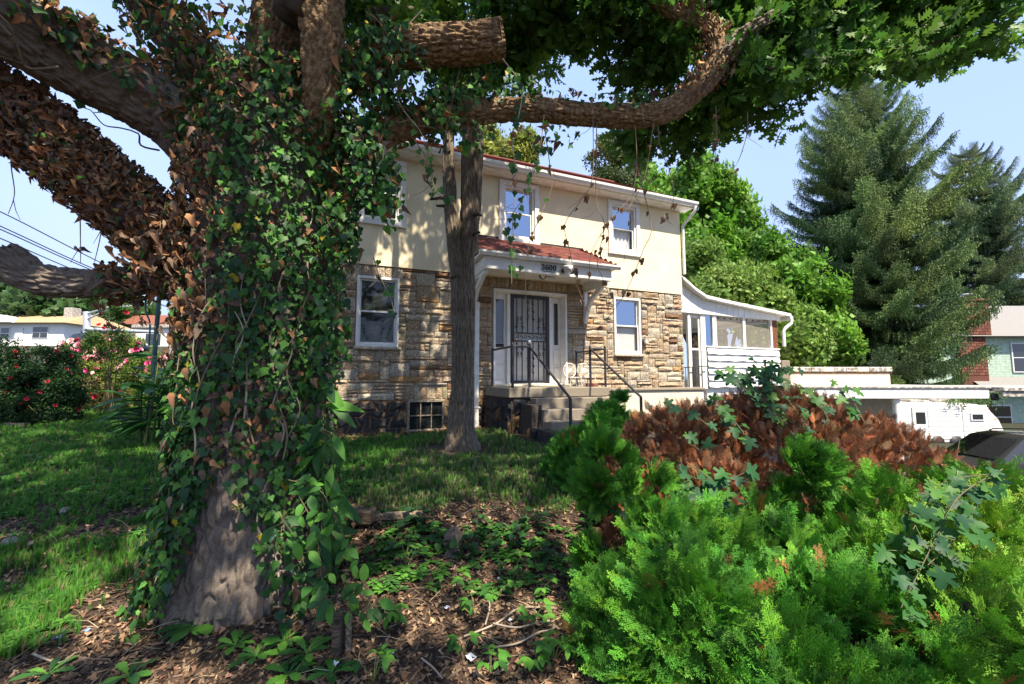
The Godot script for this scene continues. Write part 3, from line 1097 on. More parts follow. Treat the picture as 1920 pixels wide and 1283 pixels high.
func build_porch_things() -> void:
	var hx := house_xf()
	var turn := deg_to_rad(HOUSE_TURN)
	# two lamps on the canopy
	var l := thing("flood_light", "white twin flood light on the porch canopy beside the house number", "light", hx * Vector3(0.72, 3.94, 1.1), turn)
	var m := MB.new()
	m.tube([Vector3(0, 0, 0), Vector3(0, 0, 0.03)], [0.05, 0.05], 12)
	m.tube([Vector3(0.02, 0, 0.02), Vector3(0.05, 0.02, 0.08)], [0.015, 0.015], 8)
	part("base", m.mesh(), M.white, l)
	var hd := MB.new()
	hd.tube([Vector3(0.0, 0.05, 0.05), Vector3(0.08, 0.03, 0.09), Vector3(0.16, -0.01, 0.13), Vector3(0.17, -0.015, 0.135)], [0.03, 0.055, 0.085, 0.07], 14)
	part("lamp_head", hd.mesh(), M.white, l)
	var sn := MB.new()
	sn.tube([Vector3(-0.01, -0.03, 0.04), Vector3(-0.03, -0.09, 0.1)], [0.035, 0.03], 10)
	part("sensor", sn.mesh(), M.dark, l)
	l = thing("porch_lamp", "dark spotlight with grey flap hanging under the porch canopy", "light", hx * Vector3(0.42, 3.94, 0.75), turn)
	m = MB.new()
	m.tube([Vector3(0, 0, 0), Vector3(0, -0.06, 0)], [0.05, 0.05], 12)
	part("base", m.mesh(), M.white_old, l)
	hd = MB.new()
	hd.tube([Vector3(0.03, -0.09, -0.02), Vector3(-0.04, -0.11, 0.1), Vector3(-0.07, -0.12, 0.16)], [0.05, 0.08, 0.085], 14, false)
	part("lamp_head", hd.mesh(), M.dark, l)
	var fp := MB.new()
	fp.tube([Vector3(0.05, -0.06, 0.02), Vector3(0.14, -0.1, 0.08), Vector3(0.25, -0.13, 0.12)], [0.03, 0.07, 0.075], 14, false)
	part("lamp_head", fp.mesh(), M.alu, l)
	# stoop
	var s := thing("front_steps", "concrete landing and steps on a dark rubble base at the front door", "steps", HOUSE_AT, turn)
	var b := MB.new()
	b.box(Vector3(-0.6, -0.5, 0.05), Vector3(1.55, 1.225, 1.45))
	b.box(Vector3(-0.42, -0.5, 1.452), Vector3(-0.22, 1.12, 2.0))
	b.box(Vector3(-0.42, -0.5, 2.002), Vector3(-0.22, 0.72, 2.7))
	var base := part("rubble_base", b.mesh(), M.field[4], s)
	rubble(base, Transform3D(Basis(Vector3.UP, -PI / 2), Vector3(-0.601, 0, 0)), Rect2(0.06, 0.28, 1.38, 0.93), [], Vector2(0.27, 0.22))
	rubble(base, Transform3D(Basis(), Vector3(0, 0, 1.451)), Rect2(-0.6, 0.28, 0.36, 0.93), [], Vector2(0.3, 0.24))
	rubble(base, Transform3D(Basis(Vector3.UP, -PI / 2), Vector3(-0.421, 0, 0)), Rect2(1.46, 0.28, 1.24, 0.44), [], Vector2(0.27, 0.22))
	var sl := MB.new()
	sl.box(Vector3(-0.66, 1.228, 0.035), Vector3(1.62, 1.42, 1.5), 0.015)
	part("landing", sl.mesh(), M.concrete, s)
	var th := MB.new()
	th.box(Vector3(-0.5, 1.422, 0.02), Vector3(1.46, 1.47, 0.2), 0.01)
	part("threshold", th.mesh(), M.cream, s)
	for k in 6:
		var st := MB.new()
		st.box(Vector3(-0.23, -0.5, 1.503 + k * 0.29), Vector3(1.5, 1.225 - k * 0.19, 1.503 + (k + 1) * 0.29 + 0.02 - 0.021), 0.012)
		part("step", st.mesh(), M.concrete, s)
	# railings
	for side in 2:
		var x_wall := -0.55 if side == 0 else 1.57
		var x_in := -0.19 if side == 0 else 1.2
		var r := thing("handrail", ["black iron pipe railing on the left of the front steps", "black iron pipe railing on the right of the front steps by the wire chairs"][side], "railing", HOUSE_AT, turn, "railings of the front steps")
		for q in [[x_wall, 0.22, 1.42], [x_wall, 1.4, 1.42], [x_in, 1.4, 1.42]]:
			var po := MB.new()
			po.tube([Vector3(q[0], q[2], q[1]), Vector3(q[0], 2.26, q[1]), Vector3(q[0], 2.29, q[1])], [0.026, 0.026, 0.012], 10)
			part("post", po.mesh(), M.rail_iron, r)
		if side == 0:
			var kb := MB.new()
			kb.tube([Vector3(x_in, 2.28, 1.4), Vector3(x_in, 2.31, 1.4), Vector3(x_in, 2.34, 1.4), Vector3(x_in, 2.36, 1.4)], [0.02, 0.036, 0.03, 0.008], 10)
			part("knob", kb.mesh(), M.alu, r)
		var tr := MB.new()
		tr.tube([Vector3(x_wall, 2.22, 0.22), Vector3(x_wall, 2.22, 1.4)], [0.021, 0.021], 10)
		part("rail", tr.mesh(), M.rail_iron, r)
		tr = MB.new()
		tr.tube([Vector3(x_wall, 2.22, 1.4), Vector3(x_in, 2.22, 1.4)], [0.021, 0.021], 10)
		part("rail", tr.mesh(), M.rail_iron, r)
		tr = MB.new()
		tr.tube([Vector3(x_in, 2.22, 1.4), Vector3(x_in, 1.28, 2.98)], [0.023, 0.023], 10)
		part("rail", tr.mesh(), M.rail_iron, r)
		var fp2 := MB.new()
		fp2.tube([Vector3(x_in, 1.28, 2.98), Vector3(x_in, 0.36, 2.98)], [0.026, 0.026], 10)
		part("post", fp2.mesh(), M.rail_iron, r)
	# wire chairs and a brick on the landing
	for k in 2:
		var ch := thing("wire_chair", ["white wire chair with round back on the landing, next to the door", "white wire chair with round back on the landing, behind the right railing posts"][k], "chair", hx * Vector3(1.28 + k * 0.36, 1.425, 0.42 + k * 0.02), turn, "wire chairs on the landing")
		var sp := MB.new()
		for i in 11:
			var g := TAU * i / 22.0
			sp.tube([Vector3(cos(g) * 0.16, 0.36 + sin(g) * 0.16, -0.02), Vector3(-cos(g) * 0.16, 0.36 - sin(g) * 0.16, -0.02)], [0.004, 0.004], 5)
		part("backrest_wires", sp.mesh(), M.white, ch)
		var ri := MB.new()
		var pts := []
		for i in 25:
			pts.append(Vector3(cos(TAU * i / 24.0) * 0.165, 0.36 + sin(TAU * i / 24.0) * 0.165, -0.02))
		ri.tube(pts, spread([0.008, 0.008], 25), 6)
		part("backrest", ri.mesh(), M.white, ch)
		var se := MB.new()
		pts = []
		for i in 25:
			pts.append(Vector3(cos(TAU * i / 24.0) * 0.16, 0.2, 0.14 + sin(TAU * i / 24.0) * 0.15))
		se.tube(pts, spread([0.008, 0.008], 25), 6)
		for i in 9:
			var xx := -0.14 + 0.035 * i
			se.tube([Vector3(xx, 0.2, 0.02), Vector3(xx, 0.2, 0.26)], [0.004, 0.004], 5)
		part("seat", se.mesh(), M.white, ch)
		for q in [[-0.13, 0.03], [0.13, 0.03], [-0.13, 0.26], [0.13, 0.26]]:
			var lg := MB.new()
			lg.tube([Vector3(q[0], 0.2, q[1]), Vector3(q[0] * 1.15, 0.0, q[1] * 1.05)], [0.007, 0.007], 6)
			part("leg", lg.mesh(), M.white, ch)
	var bk := thing("brick", "red brick lying on the landing between the railing posts", "brick", hx * Vector3(1.52, 1.424, 0.95), turn)
	var bb := MB.new()
	bb.box(Vector3(-0.14, 0, -0.05), Vector3(0.14, 0.07, 0.05), 0.008)
	part("brick_body", bb.mesh(), M.brick, bk)
	# low pale wall along the walk right of the steps
	var lw := thing("low_wall", "low pale concrete wall under the right front window behind the hedge", "wall", HOUSE_AT, turn)
	var lb := MB.new()
	lb.box(Vector3(1.64, -0.8, 0.5), Vector3(5.0, 1.3, 0.75), 0.02)
	part("wall_body", lb.mesh(), M.cream, lw)
	lb = MB.new()
	lb.box(Vector3(1.635, 1.303, 0.46), Vector3(5.02, 1.37, 0.79), 0.015)
	part("coping", lb.mesh(), M.concrete, lw)


func build_sun_porch() -> void:
	var s := thing("sun_porch", "white screened side porch with a long sloping ribbed roof on the house", "porch", HOUSE_AT, deg_to_rad(HOUSE_TURN))
	var z := -0.1
	var top := [Vector2(5.105, 4.42), Vector2(5.55, 4.13), Vector2(5.98, 3.93), Vector2(6.6, 3.86), Vector2(9.5, 3.60)]
	var low := 3.46
	# the front panel of upright boards under the roof edge
	var x := 5.11
	while x < 9.2:
		var w := 0.23
		var x1 := minf(x + w, 9.22)
		var y_at := func(q: float) -> float:
			for i in top.size() - 1:
				if q <= top[i + 1].x:
					return lerpf(top[i].y, top[i + 1].y, (q - top[i].x) / (top[i + 1].x - top[i].x)) - 0.06
			return top[-1].y - 0.06
		var b := MB.new()
		var lo: float = low - 0.04 * (x - 5.1) / 4.0
		var f := [Vector3(x + 0.004, lo, z), Vector3(x1 - 0.004, lo, z), Vector3(x1 - 0.004, y_at.call(x1), z), Vector3(x + 0.004, y_at.call(x), z)]
		var mid := Vector3((x + x1) / 2, 3.5, z - 0.02)
		var back := []
		for q in f:
			back.append(q - Vector3(0, 0, 0.04))
		b.face_out(f.duplicate(), mid)
		b.face_out(back.duplicate(), mid)
		for i in 4:
			b.face_out([f[i], f[(i + 1) % 4], back[(i + 1) % 4], back[i]], mid)
		part("fascia_board", b.mesh(), M.white, s)
		x = x1
	var r := MB.new()
	for i in top.size() - 1:
		var a: Vector2 = top[i]
		var b2: Vector2 = top[i + 1]
		var th := 0.05
		var fr := 0.08
		r.face([Vector3(a.x, a.y, fr), Vector3(b2.x, b2.y, fr), Vector3(b2.x, b2.y, -5.0), Vector3(a.x, a.y, -5.0)])
		r.face([Vector3(a.x, a.y - th, -5.0), Vector3(b2.x, b2.y - th, -5.0), Vector3(b2.x, b2.y - th, fr), Vector3(a.x, a.y - th, fr)])
		r.face([Vector3(a.x, a.y - th, fr), Vector3(b2.x, b2.y - th, fr), Vector3(b2.x, b2.y, fr), Vector3(a.x, a.y, fr)])
	r.face([Vector3(9.5, 3.55, 0.08), Vector3(9.5, 3.55, -5.0), Vector3(9.5, 3.6, -5.0), Vector3(9.5, 3.6, 0.08)])
	part("roof", r.mesh(), M.white, s)
	for k in 12:
		var rb := MB.new()
		for i in top.size() - 1:
			rb.bar(Vector3(top[i].x, top[i].y + 0.02, 0.04 - k * 0.42), Vector3(top[i + 1].x, top[i + 1].y + 0.02, 0.04 - k * 0.42), 0.03, 0.05, 0.004)
		part("roof_rib", rb.mesh(), M.white, s)
	var g := MB.new()
	g.box(Vector3(9.42, 3.44, -5.0), Vector3(9.54, 3.56, 0.1), 0.02)
	g.tube([Vector3(9.5, 3.46, 0.06), Vector3(9.5, 3.34, 0.05), Vector3(9.34, 3.2, -0.02), Vector3(9.24, 3.1, -0.04), Vector3(9.24, 2.6, -0.04)], [0.05, 0.05, 0.05, 0.05, 0.05], 10)
	part("gutter", g.mesh(), M.white, s)
	# posts, sill wall and screens
	for q in [[5.44, 5.54], [5.92, 6.1], [6.38, 6.54], [7.61, 7.72], [8.81, 8.89]]:
		var p := MB.new()
		p.box(Vector3(q[0], 1.3, z - 0.14), Vector3(q[1], 3.44, z - 0.045), 0.008)
		part("post", p.mesh(), M.white, s)
	for q in [[6.545, 7.605, 2.5], [7.725, 8.805, 2.48]]:
		var p := MB.new()
		p.face([Vector3(q[0], q[2], z - 0.09), Vector3(q[1], q[2], z - 0.09), Vector3(q[1], 3.44, z - 0.09), Vector3(q[0], 3.44, z - 0.09)])
		part("screen", p.mesh(), M.screen, s)
		for k in 4:
			var c := MB.new()
			c.box(Vector3(q[0] + 0.15 + k * 0.26, 3.36, z - 0.16), Vector3(q[0] + 0.19 + k * 0.26, 3.42, z - 0.12), 0.008)
			part("clip", c.mesh(), M.dark, s)
	var nw := MB.new()
	nw.box(Vector3(6.105, 2.52, z - 0.1), Vector3(6.375, 3.43, z - 0.09))
	part("narrow_pane", nw.mesh(), M.pane_sky, s)
	var dr := MB.new()
	dr.box(Vector3(5.545, 1.35, z - 0.12), Vector3(5.6, 3.4, z - 0.09), 0.005)
	dr.box(Vector3(5.86, 1.35, z - 0.12), Vector3(5.915, 3.4, z - 0.09), 0.005)
	dr.box(Vector3(5.6, 2.4, z - 0.12), Vector3(5.86, 2.46, z - 0.09), 0.005)
	dr.box(Vector3(5.6, 3.34, z - 0.12), Vector3(5.86, 3.4, z - 0.09), 0.005)
	part("screen_door", dr.mesh(), M.white, s)
	var dp := MB.new()
	dp.face([Vector3(5.6, 1.4, z - 0.1), Vector3(5.86, 1.4, z - 0.1), Vector3(5.86, 2.4, z - 0.1), Vector3(5.6, 2.4, z - 0.1)])
	part("screen", dp.mesh(), M.pane_clear, s)
	# wavy white siding below the screens
	for k in 6:
		var wv := MB.new()
		wv.grid(60, 4, func(i: int, j: int) -> Vector3: return Vector3(lerpf(6.1, 9.1, i / 59.0), 2.48 - k * 0.19 - 0.18 + j * 0.06 + 0.010 * sin(i * 0.52 + 0.4 * k) * (1.0 if j == 0 else 0.3), z - 0.03 + (0.05 + 0.012 * sin(i * 0.52 + 0.4 * k)) * (3 - j) / 3.0))
		part("siding_board", wv.mesh(), M.white, s)
	var lw := MB.new()
	lw.box(Vector3(6.1, 0.2, z - 0.2), Vector3(9.12, 2.49, z - 0.08))
	lw.box(Vector3(6.08, 2.49, z - 0.2), Vector3(9.14, 2.53, z + 0.0), 0.006)
	lw.box(Vector3(5.11, 0.2, -4.9), Vector3(9.1, 1.3, z - 0.21))
	part("knee_wall", lw.mesh(), M.white, s)
	var pr := node("brick_pier", s)
	for j in 20:
		for i in 2:
			var bk := MB.new()
			var o := 0.1 if j % 2 else 0.0
			bk.box(Vector3(8.9 + (i * 0.1 if i == 0 else 0.0) + (0.2 - o if i == 1 else 0.0), 2.54 + j * 0.047, z - 0.24), Vector3(8.9 + (0.195 - o if i == 0 else 0.22), 2.54 + j * 0.047 + 0.04, z - 0.045), 0.004)
			part("brick", bk.mesh(), M.brick if (i + j) % 3 else M.rust, pr)
	var bw := MB.new()
	bw.box(Vector3(5.11, 1.3, -4.9), Vector3(5.3, 3.4, -4.75))
	bw.box(Vector3(8.6, 1.3, -4.9), Vector3(9.1, 3.4, -4.75))
	bw.box(Vector3(5.31, 1.3, -4.9), Vector3(8.59, 2.3, -4.75))
	part("back_wall", bw.mesh(), M.brick_dark, s)
	var ir := MB.new()
	for k in 6:
		ir.tube([Vector3(5.2 + 0.12 * k, 1.3, z + 0.05), Vector3(5.2 + 0.12 * k, 1.9, z + 0.05)], [0.01, 0.01], 6)
	ir.tube([Vector3(5.12, 1.9, z + 0.05), Vector3(6.05, 1.95, z + 0.05)], [0.016, 0.016], 6)
	part("door_rail", ir.mesh(), M.rail_iron, s)


# ---------------------------------------------------------------- the oak, its ivy and the other plants near by
var tones := {}


func tone_mats(key: String, base: Material, cols: Array) -> void:
	tones[key] = []
	for c in cols:
		var m: StandardMaterial3D = base.duplicate()
		m.albedo_color = Color(c.r, c.g, c.b).linear_to_srgb()
		tones[key].append(m)


func bark_tube(pts: Array, rad: Array, sides: int, amp: float, cells: float, flare := false, stretch := 0.34) -> ArrayMesh:
	var mb := MB.new()
	var nz := FastNoiseLite.new()
	nz.noise_type = FastNoiseLite.TYPE_CELLULAR
	nz.cellular_return_type = FastNoiseLite.RETURN_DISTANCE2_SUB
	nz.frequency = 1.0
	nz.fractal_type = FastNoiseLite.FRACTAL_NONE
	nz.domain_warp_enabled = true
	nz.domain_warp_amplitude = 0.35
	nz.domain_warp_frequency = 0.9
	nz.domain_warp_fractal_type = FastNoiseLite.DOMAIN_WARP_FRACTAL_NONE
	var n2 := FastNoiseLite.new()
	n2.noise_type = FastNoiseLite.TYPE_SIMPLEX_SMOOTH
	n2.frequency = 1.0
	var n := pts.size()
	var t: Vector3 = (pts[1] - pts[0]).normalized()
	var side := t.cross(Vector3.UP if absf(t.y) < 0.9 else Vector3.RIGHT).normalized()
	var l := 0.0
	for i in n:
		t = (pts[mini(i + 1, n - 1)] - pts[maxi(i - 1, 0)]).normalized()
		side = (side - t * side.dot(t)).normalized()
		var up := t.cross(side)
		if i > 0:
			l += (pts[i] - pts[i - 1]).length()
		for k in sides:
			var g := TAU * k / sides
			var r: float = rad[i]
			if flare:
				var f := exp(-l * 2.6)
				r *= 1.0 + f * (0.22 + 0.16 * sin(3.0 * g + 0.6) + 0.1 * sin(5.0 * g + 2.0)) + 0.05 * sin(4.0 * g + l)
			var q := Vector3(cos(g) * r * cells, l * cells * stretch, sin(g) * r * cells)
			var e := clampf((nz.get_noise_3dv(q) + 1.0) * 3.2, 0.0, 1.0)
			var b := n2.get_noise_3dv(q * 0.12) * amp * 1.2 + n2.get_noise_3dv(q * Vector3(1.3, 3.0, 1.3)) * amp * 0.3
			mb.p(pts[i] + (side * cos(g) + up * sin(g)) * (r + (e - 1.0) * amp + b), Vector2(float(k) / sides, l))
	for i in n - 1:
		for k in sides:
			var a0 := i * sides + k
			var a1 := i * sides + (k + 1) % sides
			mb.tri(a0, a1, a1 + sides)
			mb.tri(a0, a1 + sides, a0 + sides)
	return mb.mesh()


func cut_face(centre: Vector3, dir: Vector3, r: float) -> ArrayMesh:
	var mb := MB.new()
	var x := dir.cross(Vector3.UP).normalized()
	var y := x.cross(dir)
	var m := mb.p(centre + dir * 0.004)
	var f := mb.v.size()
	for ring in 3:
		for k in 24:
			var g := TAU * k / 24.0
			var rr := r * (ring + 1) / 3.0 * (1.0 + 0.05 * sin(g * 3.0) + 0.03 * sin(g * 7.0))
			mb.p(centre + (x * cos(g) + y * sin(g)) * rr - dir * (0.012 * ring * ring * 0.5))
	for k in 24:
		var k2 := (k + 1) % 24
		mb.tri(m, f + k2, f + k)
		for ring in 2:
			var a := f + ring * 24
			mb.tri(a + k, a + k2, a + 24 + k2)
			mb.tri(a + k, a + 24 + k2, a + 24 + k)
	return mb.mesh()


var ivy_x := []
var ivy_c := []
var dry_x := []
var dry_c := []
const IVY_GREENS := [Color(0.032, 0.10, 0.026), Color(0.045, 0.135, 0.03), Color(0.03, 0.08, 0.04), Color(0.07, 0.19, 0.035), Color(0.10, 0.26, 0.04)]
const IVY_BROWNS := [Color(0.30, 0.14, 0.06), Color(0.22, 0.11, 0.055), Color(0.40, 0.20, 0.09), Color(0.27, 0.18, 0.12), Color(0.13, 0.08, 0.055), Color(0.17, 0.12, 0.085)]


func ivy_leaf(pos: Vector3, out_: Vector3, brown: bool, s: float) -> void:
	var tip := Vector3.DOWN * rf(0.4, 1.1) + out_ * rf(0.05, 0.6) + rv() * (1.1 if brown else 0.6)
	var nrm := out_ + Vector3.UP * rf(0.0, 0.6) + rv() * (1.0 if brown else 0.65)
	s *= rf(0.5, 0.98)
	var b := Transform3D(facing(tip, nrm, s), pos)
	if brown:
		dry_x.append(b)
		dry_c.append(vary(pick(IVY_BROWNS), 0.4, 0.1))
	else:
		ivy_x.append(b)
		var k: Color = pick(IVY_GREENS)
		if rng.randf() < 0.012:
			k = Color(0.45, 0.36, 0.03)
		ivy_c.append(vary(k, 0.3, 0.12))


func ivy_on(pts: Array, rad: Array, n: int, s0: float, s1: float, top_only: float, brown: float, thick := 0.08, lo := 0.045, hi := 0.085) -> void:
	for k in n:
		var f := rf(s0, s1) * (pts.size() - 1)
		var i := clampi(int(f), 0, pts.size() - 2)
		var t: Vector3 = (pts[i + 1] - pts[i]).normalized()
		var d := (rv() - t * 0.0)
		d = (d - t * d.dot(t)).normalized()
		if d.y < top_only - 1.0 and absf(t.y) < 0.8:
			continue
		var pos: Vector3 = pts[i].lerp(pts[i + 1], f - i) + d * (rad[i] + rf(0.0, thick))
		ivy_leaf(pos, d, rng.randf() < brown, rf(lo, hi))


func build_oak() -> void:
	var base := Vector3(-1.93, ground(-1.93, -3.25), -3.25)
	var o := thing("oak_tree", "huge ivy covered oak with cut limbs and leafy boughs in front of the house", "tree", base)
	var trunk := curve([Vector3(-1.88, -0.25, -3.2), Vector3(-1.93, 0.4, -3.25), Vector3(-1.97, 1.2, -3.28), Vector3(-1.98, 2.0, -3.28), Vector3(-1.95, 2.8, -3.28), Vector3(-1.9, 3.5, -3.25), Vector3(-1.85, 4.1, -3.2)], 0.014)
	var tr := spread([0.53, 0.49, 0.46, 0.47, 0.52, 0.5, 0.3], trunk.size())
	world_part("trunk", bark_tube(trunk, tr, 340, 0.034, 21.0, true, 0.24), M.bark, o)
	var limbs := [
		["A", [at(430, 330, 3.2), at(335, 228, 3.05), at(205, 150, 2.8), at(85, 84, 2.55), at(-80, -30, 2.2), at(-300, -250, 1.9)], [0.3, 0.25, 0.235, 0.22, 0.2, 0.16]],
		["A2", [at(430, 200, 3.3), at(330, 70, 3.2), at(240, -60, 3.1), at(120, -300, 3.0)], [0.2, 0.17, 0.16, 0.14]],
		["B", [at(400, 500, 3.2), at(290, 425, 3.05), at(190, 343, 2.9), at(95, 262, 2.75), at(0, 195, 2.65), at(-300, -10, 2.3)], [0.22, 0.18, 0.175, 0.17, 0.16, 0.12]],
		["S", [at(400, 515, 3.2), at(320, 520, 3.1), at(230, 530, 3.05), at(140, 532, 3.0), at(70, 520, 2.95), at(6, 486, 2.9)], [0.16, 0.11, 0.103, 0.102, 0.115, 0.132]],
		["U1", [at(575, 330, 3.1), at(598, 190, 2.93), at(604, 90, 2.88), at(607, -20, 2.84), at(640, -300, 2.9), at(680, -700, 3.1)], [0.1, 0.15, 0.155, 0.165, 0.15, 0.12]],
		["U2", [at(500, 320, 3.25), at(512, 160, 3.15), at(528, 20, 3.1), at(520, -200, 3.2), at(440, -700, 3.4)], [0.25, 0.19, 0.18, 0.17, 0.13]],
		["C", [at(610, 160, 3.15), at(700, 112, 3.12), at(790, 90, 3.1), at(880, 80, 3.1), at(942, 73, 3.12)], [0.17, 0.155, 0.15, 0.145, 0.142]],
		["R", [at(560, 370, 3.2), at(660, 280, 3.25), at(760, 232, 3.32), at(880, 212, 3.4), at(1000, 206, 3.5), at(1120, 216, 3.6), at(1225, 215, 3.65), at(1290, 183, 3.7), at(1345, 122, 3.75), at(1330, 55, 3.8), at(1250, 15, 3.85), at(1150, -60, 3.95)], [0.2, 0.15, 0.125, 0.112, 0.105, 0.105, 0.11, 0.108, 0.1, 0.085, 0.075, 0.06]],
		["R2", [at(1345, 110, 3.75), at(1400, 60, 3.8), at(1480, 10, 3.9), at(1560, -60, 4.0)], [0.08, 0.06, 0.05, 0.04]]]
	var made := {}
	for l in limbs:
		var pts := curve(l[1], 0.015)
		var rr := spread(l[2], pts.size())
		made[l[0]] = [pts, rr]
		world_part("limb", bark_tube(pts, rr, 120, 0.022 if l[0] != "R" else 0.015, 24.0), M.bark_warm if l[0] in ["U1", "U2", "C", "R"] else M.bark, o)
		if l[0] in ["S", "C"]:
			world_part("sawn_end", cut_face(pts[-1], (pts[-1] - pts[-2]).normalized(), l[2][-1] * 0.97), M.wood_cut if l[0] == "C" else M.bark, o)
	# thin boughs that carry the leaves
	var boughs := []
	for q in [[[1345, 110, 3.75], [1460, 130, 3.8], [1560, 110, 3.9], [1700, 90, 4.0], [1830, 60, 4.0], [1895, 48, 4.0]], [[1400, 60, 3.8], [1520, 60, 4.3], [1650, 70, 4.6], [1760, 110, 4.8]], [[1345, 122, 3.75], [1330, 200, 4.2], [1290, 250, 4.4]], [[1345, 140, 3.8], [1400, 190, 4.3], [1450, 215, 4.5]], [[1250, 15, 3.85], [1150, 40, 4.2], [1050, 60, 4.6], [960, 100, 5.0]], [[1330, 55, 3.8], [1220, 100, 4.2], [1130, 130, 4.6]], [[700, 20, 3.3], [800, 20, 3.9], [900, 60, 4.4], [980, 120, 4.8]], [[1480, 10, 3.9], [1560, 50, 4.4], [1640, 20, 4.6], [1780, 0, 4.9]]]:
		var ctl := []
		for e in q:
			ctl.append(at(e[0], e[1], e[2]))
		var bp := curve(ctl, 0.08)
		boughs.append(bp)
		var mb := MB.new()
		mb.tube(bp, spread([0.028, 0.018, 0.006], bp.size()), 7)
		world_part("bough", mb.mesh(), M.bark_dark, o)
	# leafy twigs
	var leaf := MB.new()
	var tw := MB.new()
	for k in 13:
		var s := rf(0.12, 0.19)
		var y := 0.05 + 0.2 * k / 12.0
		var g := k * 2.4
		var tip := Vector3(cos(g), rf(0.2, 0.8), sin(g))
		leaf.xf = Transform3D(facing(tip, Vector3.UP * 0.3 + rv() * 0.7 + Vector3(0, 0, 0.6), s), Vector3(cos(g) * 0.015, y, sin(g) * 0.015))
		rib_leaf(leaf, OAK, rf(-0.1, 0.35), rf(0.0, 0.35))
	leaf.xf = Transform3D()
	var twig_mesh := leaf.mesh()
	var greens := [Color(0.065, 0.16, 0.025), Color(0.085, 0.20, 0.03), Color(0.052, 0.135, 0.03), Color(0.115, 0.25, 0.035)]
	tone_mats("oak", M.leaf, greens)
	var tx := []
	var tc := []
	var single := 0
	var put := func(pos: Vector3, sc: float) -> void:
		tx.append(Transform3D(facing(Vector3.DOWN * rf(-0.3, 0.7) + rv(), rv(), sc), pos))
		tc.append(vary(pick(greens), 0.3, 0.12))
	# visible boughs: lobes of foliage  [px, py, depth, radius across, radius up, number]
	var lobes := [
		[700, 20, 3.9, 0.35, 0.28, 44], [800, 0, 4.2, 0.45, 0.2, 44], [860, 115, 4.9, 0.45, 0.28, 40], [960, 40, 4.6, 0.5, 0.4, 54], [955, 130, 5.0, 0.4, 0.2, 30], [1040, 0, 4.4, 0.5, 0.3, 50], [1060, 80, 5.0, 0.25, 0.2, 14],
		[1150, 0, 4.3, 0.5, 0.3, 50], [1200, 80, 4.6, 0.3, 0.25, 22], [1235, 135, 4.4, 0.32, 0.18, 24], [1260, 40, 4.2, 0.4, 0.35, 46], [1235, 225, 4.6, 0.26, 0.16, 24], [1300, 232, 4.5, 0.28, 0.14, 24], [1170, 262, 4.9, 0.2, 0.1, 9],
		[1350, 0, 4.3, 0.45, 0.35, 56], [1375, 165, 4.5, 0.38, 0.2, 40], [1440, 80, 4.2, 0.45, 0.4, 70], [1450, 160, 4.4, 0.26, 0.13, 24], [1330, 205, 4.4, 0.28, 0.14, 22], [1520, 15, 4.2, 0.5, 0.4, 76], [1545, 90, 4.3, 0.38, 0.2, 44], [1620, 5, 4.3, 0.5, 0.35, 68], [1640, 70, 4.4, 0.32, 0.2, 30],
		[1720, 0, 4.4, 0.4, 0.3, 54], [1735, 50, 4.4, 0.3, 0.15, 26], [1765, 95, 4.5, 0.1, 0.12, 8], [1795, 28, 4.3, 0.2, 0.15, 18], [1840, 45, 4.1, 0.1, 0.05, 6], [1875, 45, 4.0, 0.06, 0.03, 3], [1500, -80, 4.2, 1.4, 0.45, 100], [1100, -80, 4.4, 1.5, 0.45, 100]]
	for l in lobes:
		var c := at(l[0], l[1], l[2])
		for k in l[5]:
			var q := rv()
			put.call(c + Vector3(q.x * l[3], q.y * l[4], q.z * 0.45), rf(0.8, 1.15))
	for b in boughs:
		for i in range(4, b.size(), 1):
			put.call(b[i] + rv() * 0.1, rf(0.8, 1.1))
	var nvis := tx.size()
	var want := 290
	var stride := maxi(1, nvis / want)
	var keep_x := []
	var keep_c := []
	for i in nvis:
		if i % stride == 0 and single < want:
			single += 1
			world_part("leafy_twig", twig_mesh, pick(tones.oak), o, tx[i])
		else:
			keep_x.append(tx[i])
			keep_c.append(tc[i])
	tx.clear()
	tx.append_array(keep_x)
	tc.clear()
	tc.append_array(keep_c)
	# the crown overhead, above the picture
	var holes := FastNoiseLite.new()
	holes.frequency = 0.55
	holes.seed = 4
	var placed := 0
	while placed < 1950:
		var q := rv()
		var p := Vector3(-1.6 + q.x * 6.0, 9.0 + q.y * 5.5, -1.6 + q.z * 7.2)
		if p.y < 4.8 or p.y < 1.6 + 1.12 * maxf(-p.z, 0.0) + 0.4 or p.y < 5.4 and Vector2(p.x, p.z).length() < 2.5:
			continue
		if holes.get_noise_3dv(p) < (-0.15 if p.z > -4.0 else -0.4) or p.z > -4.0 and rng.randf() < 0.5:
			continue
		put.call(p, rf(1.1, 1.6))
		placed += 1
	many("crown_foliage", twig_mesh, M.leaf, tx, tc, o)
	for q in [[-1.6, 5.2, -2.8, -4.5, 8.6, -3.6], [-1.5, 5.6, -2.7, 1.6, 9.0, -1.2], [-1.5, 5.5, -2.7, -1.0, 9.8, 1.5], [-1.7, 5.6, -2.9, -1.2, 10.2, -4.6], [-3.6, 5.0, -2.0, -6.8, 7.8, -0.4]]:
		var mb := MB.new()
		var lp := curve([Vector3(q[0], q[1] - 1.0, q[2]), Vector3(q[0], q[1], q[2]), Vector3(q[3], q[4], q[5]).lerp(Vector3(q[0], q[1], q[2]), 0.4) + Vector3(0, 0.5, 0), Vector3(q[3], q[4], q[5])], 0.3)
		mb.tube(lp, spread([0.13, 0.1, 0.05], lp.size()), 10)
		world_part("upper_limb", mb.mesh(), M.bark_dark, o)
	build_ivy(base, trunk, tr, made)


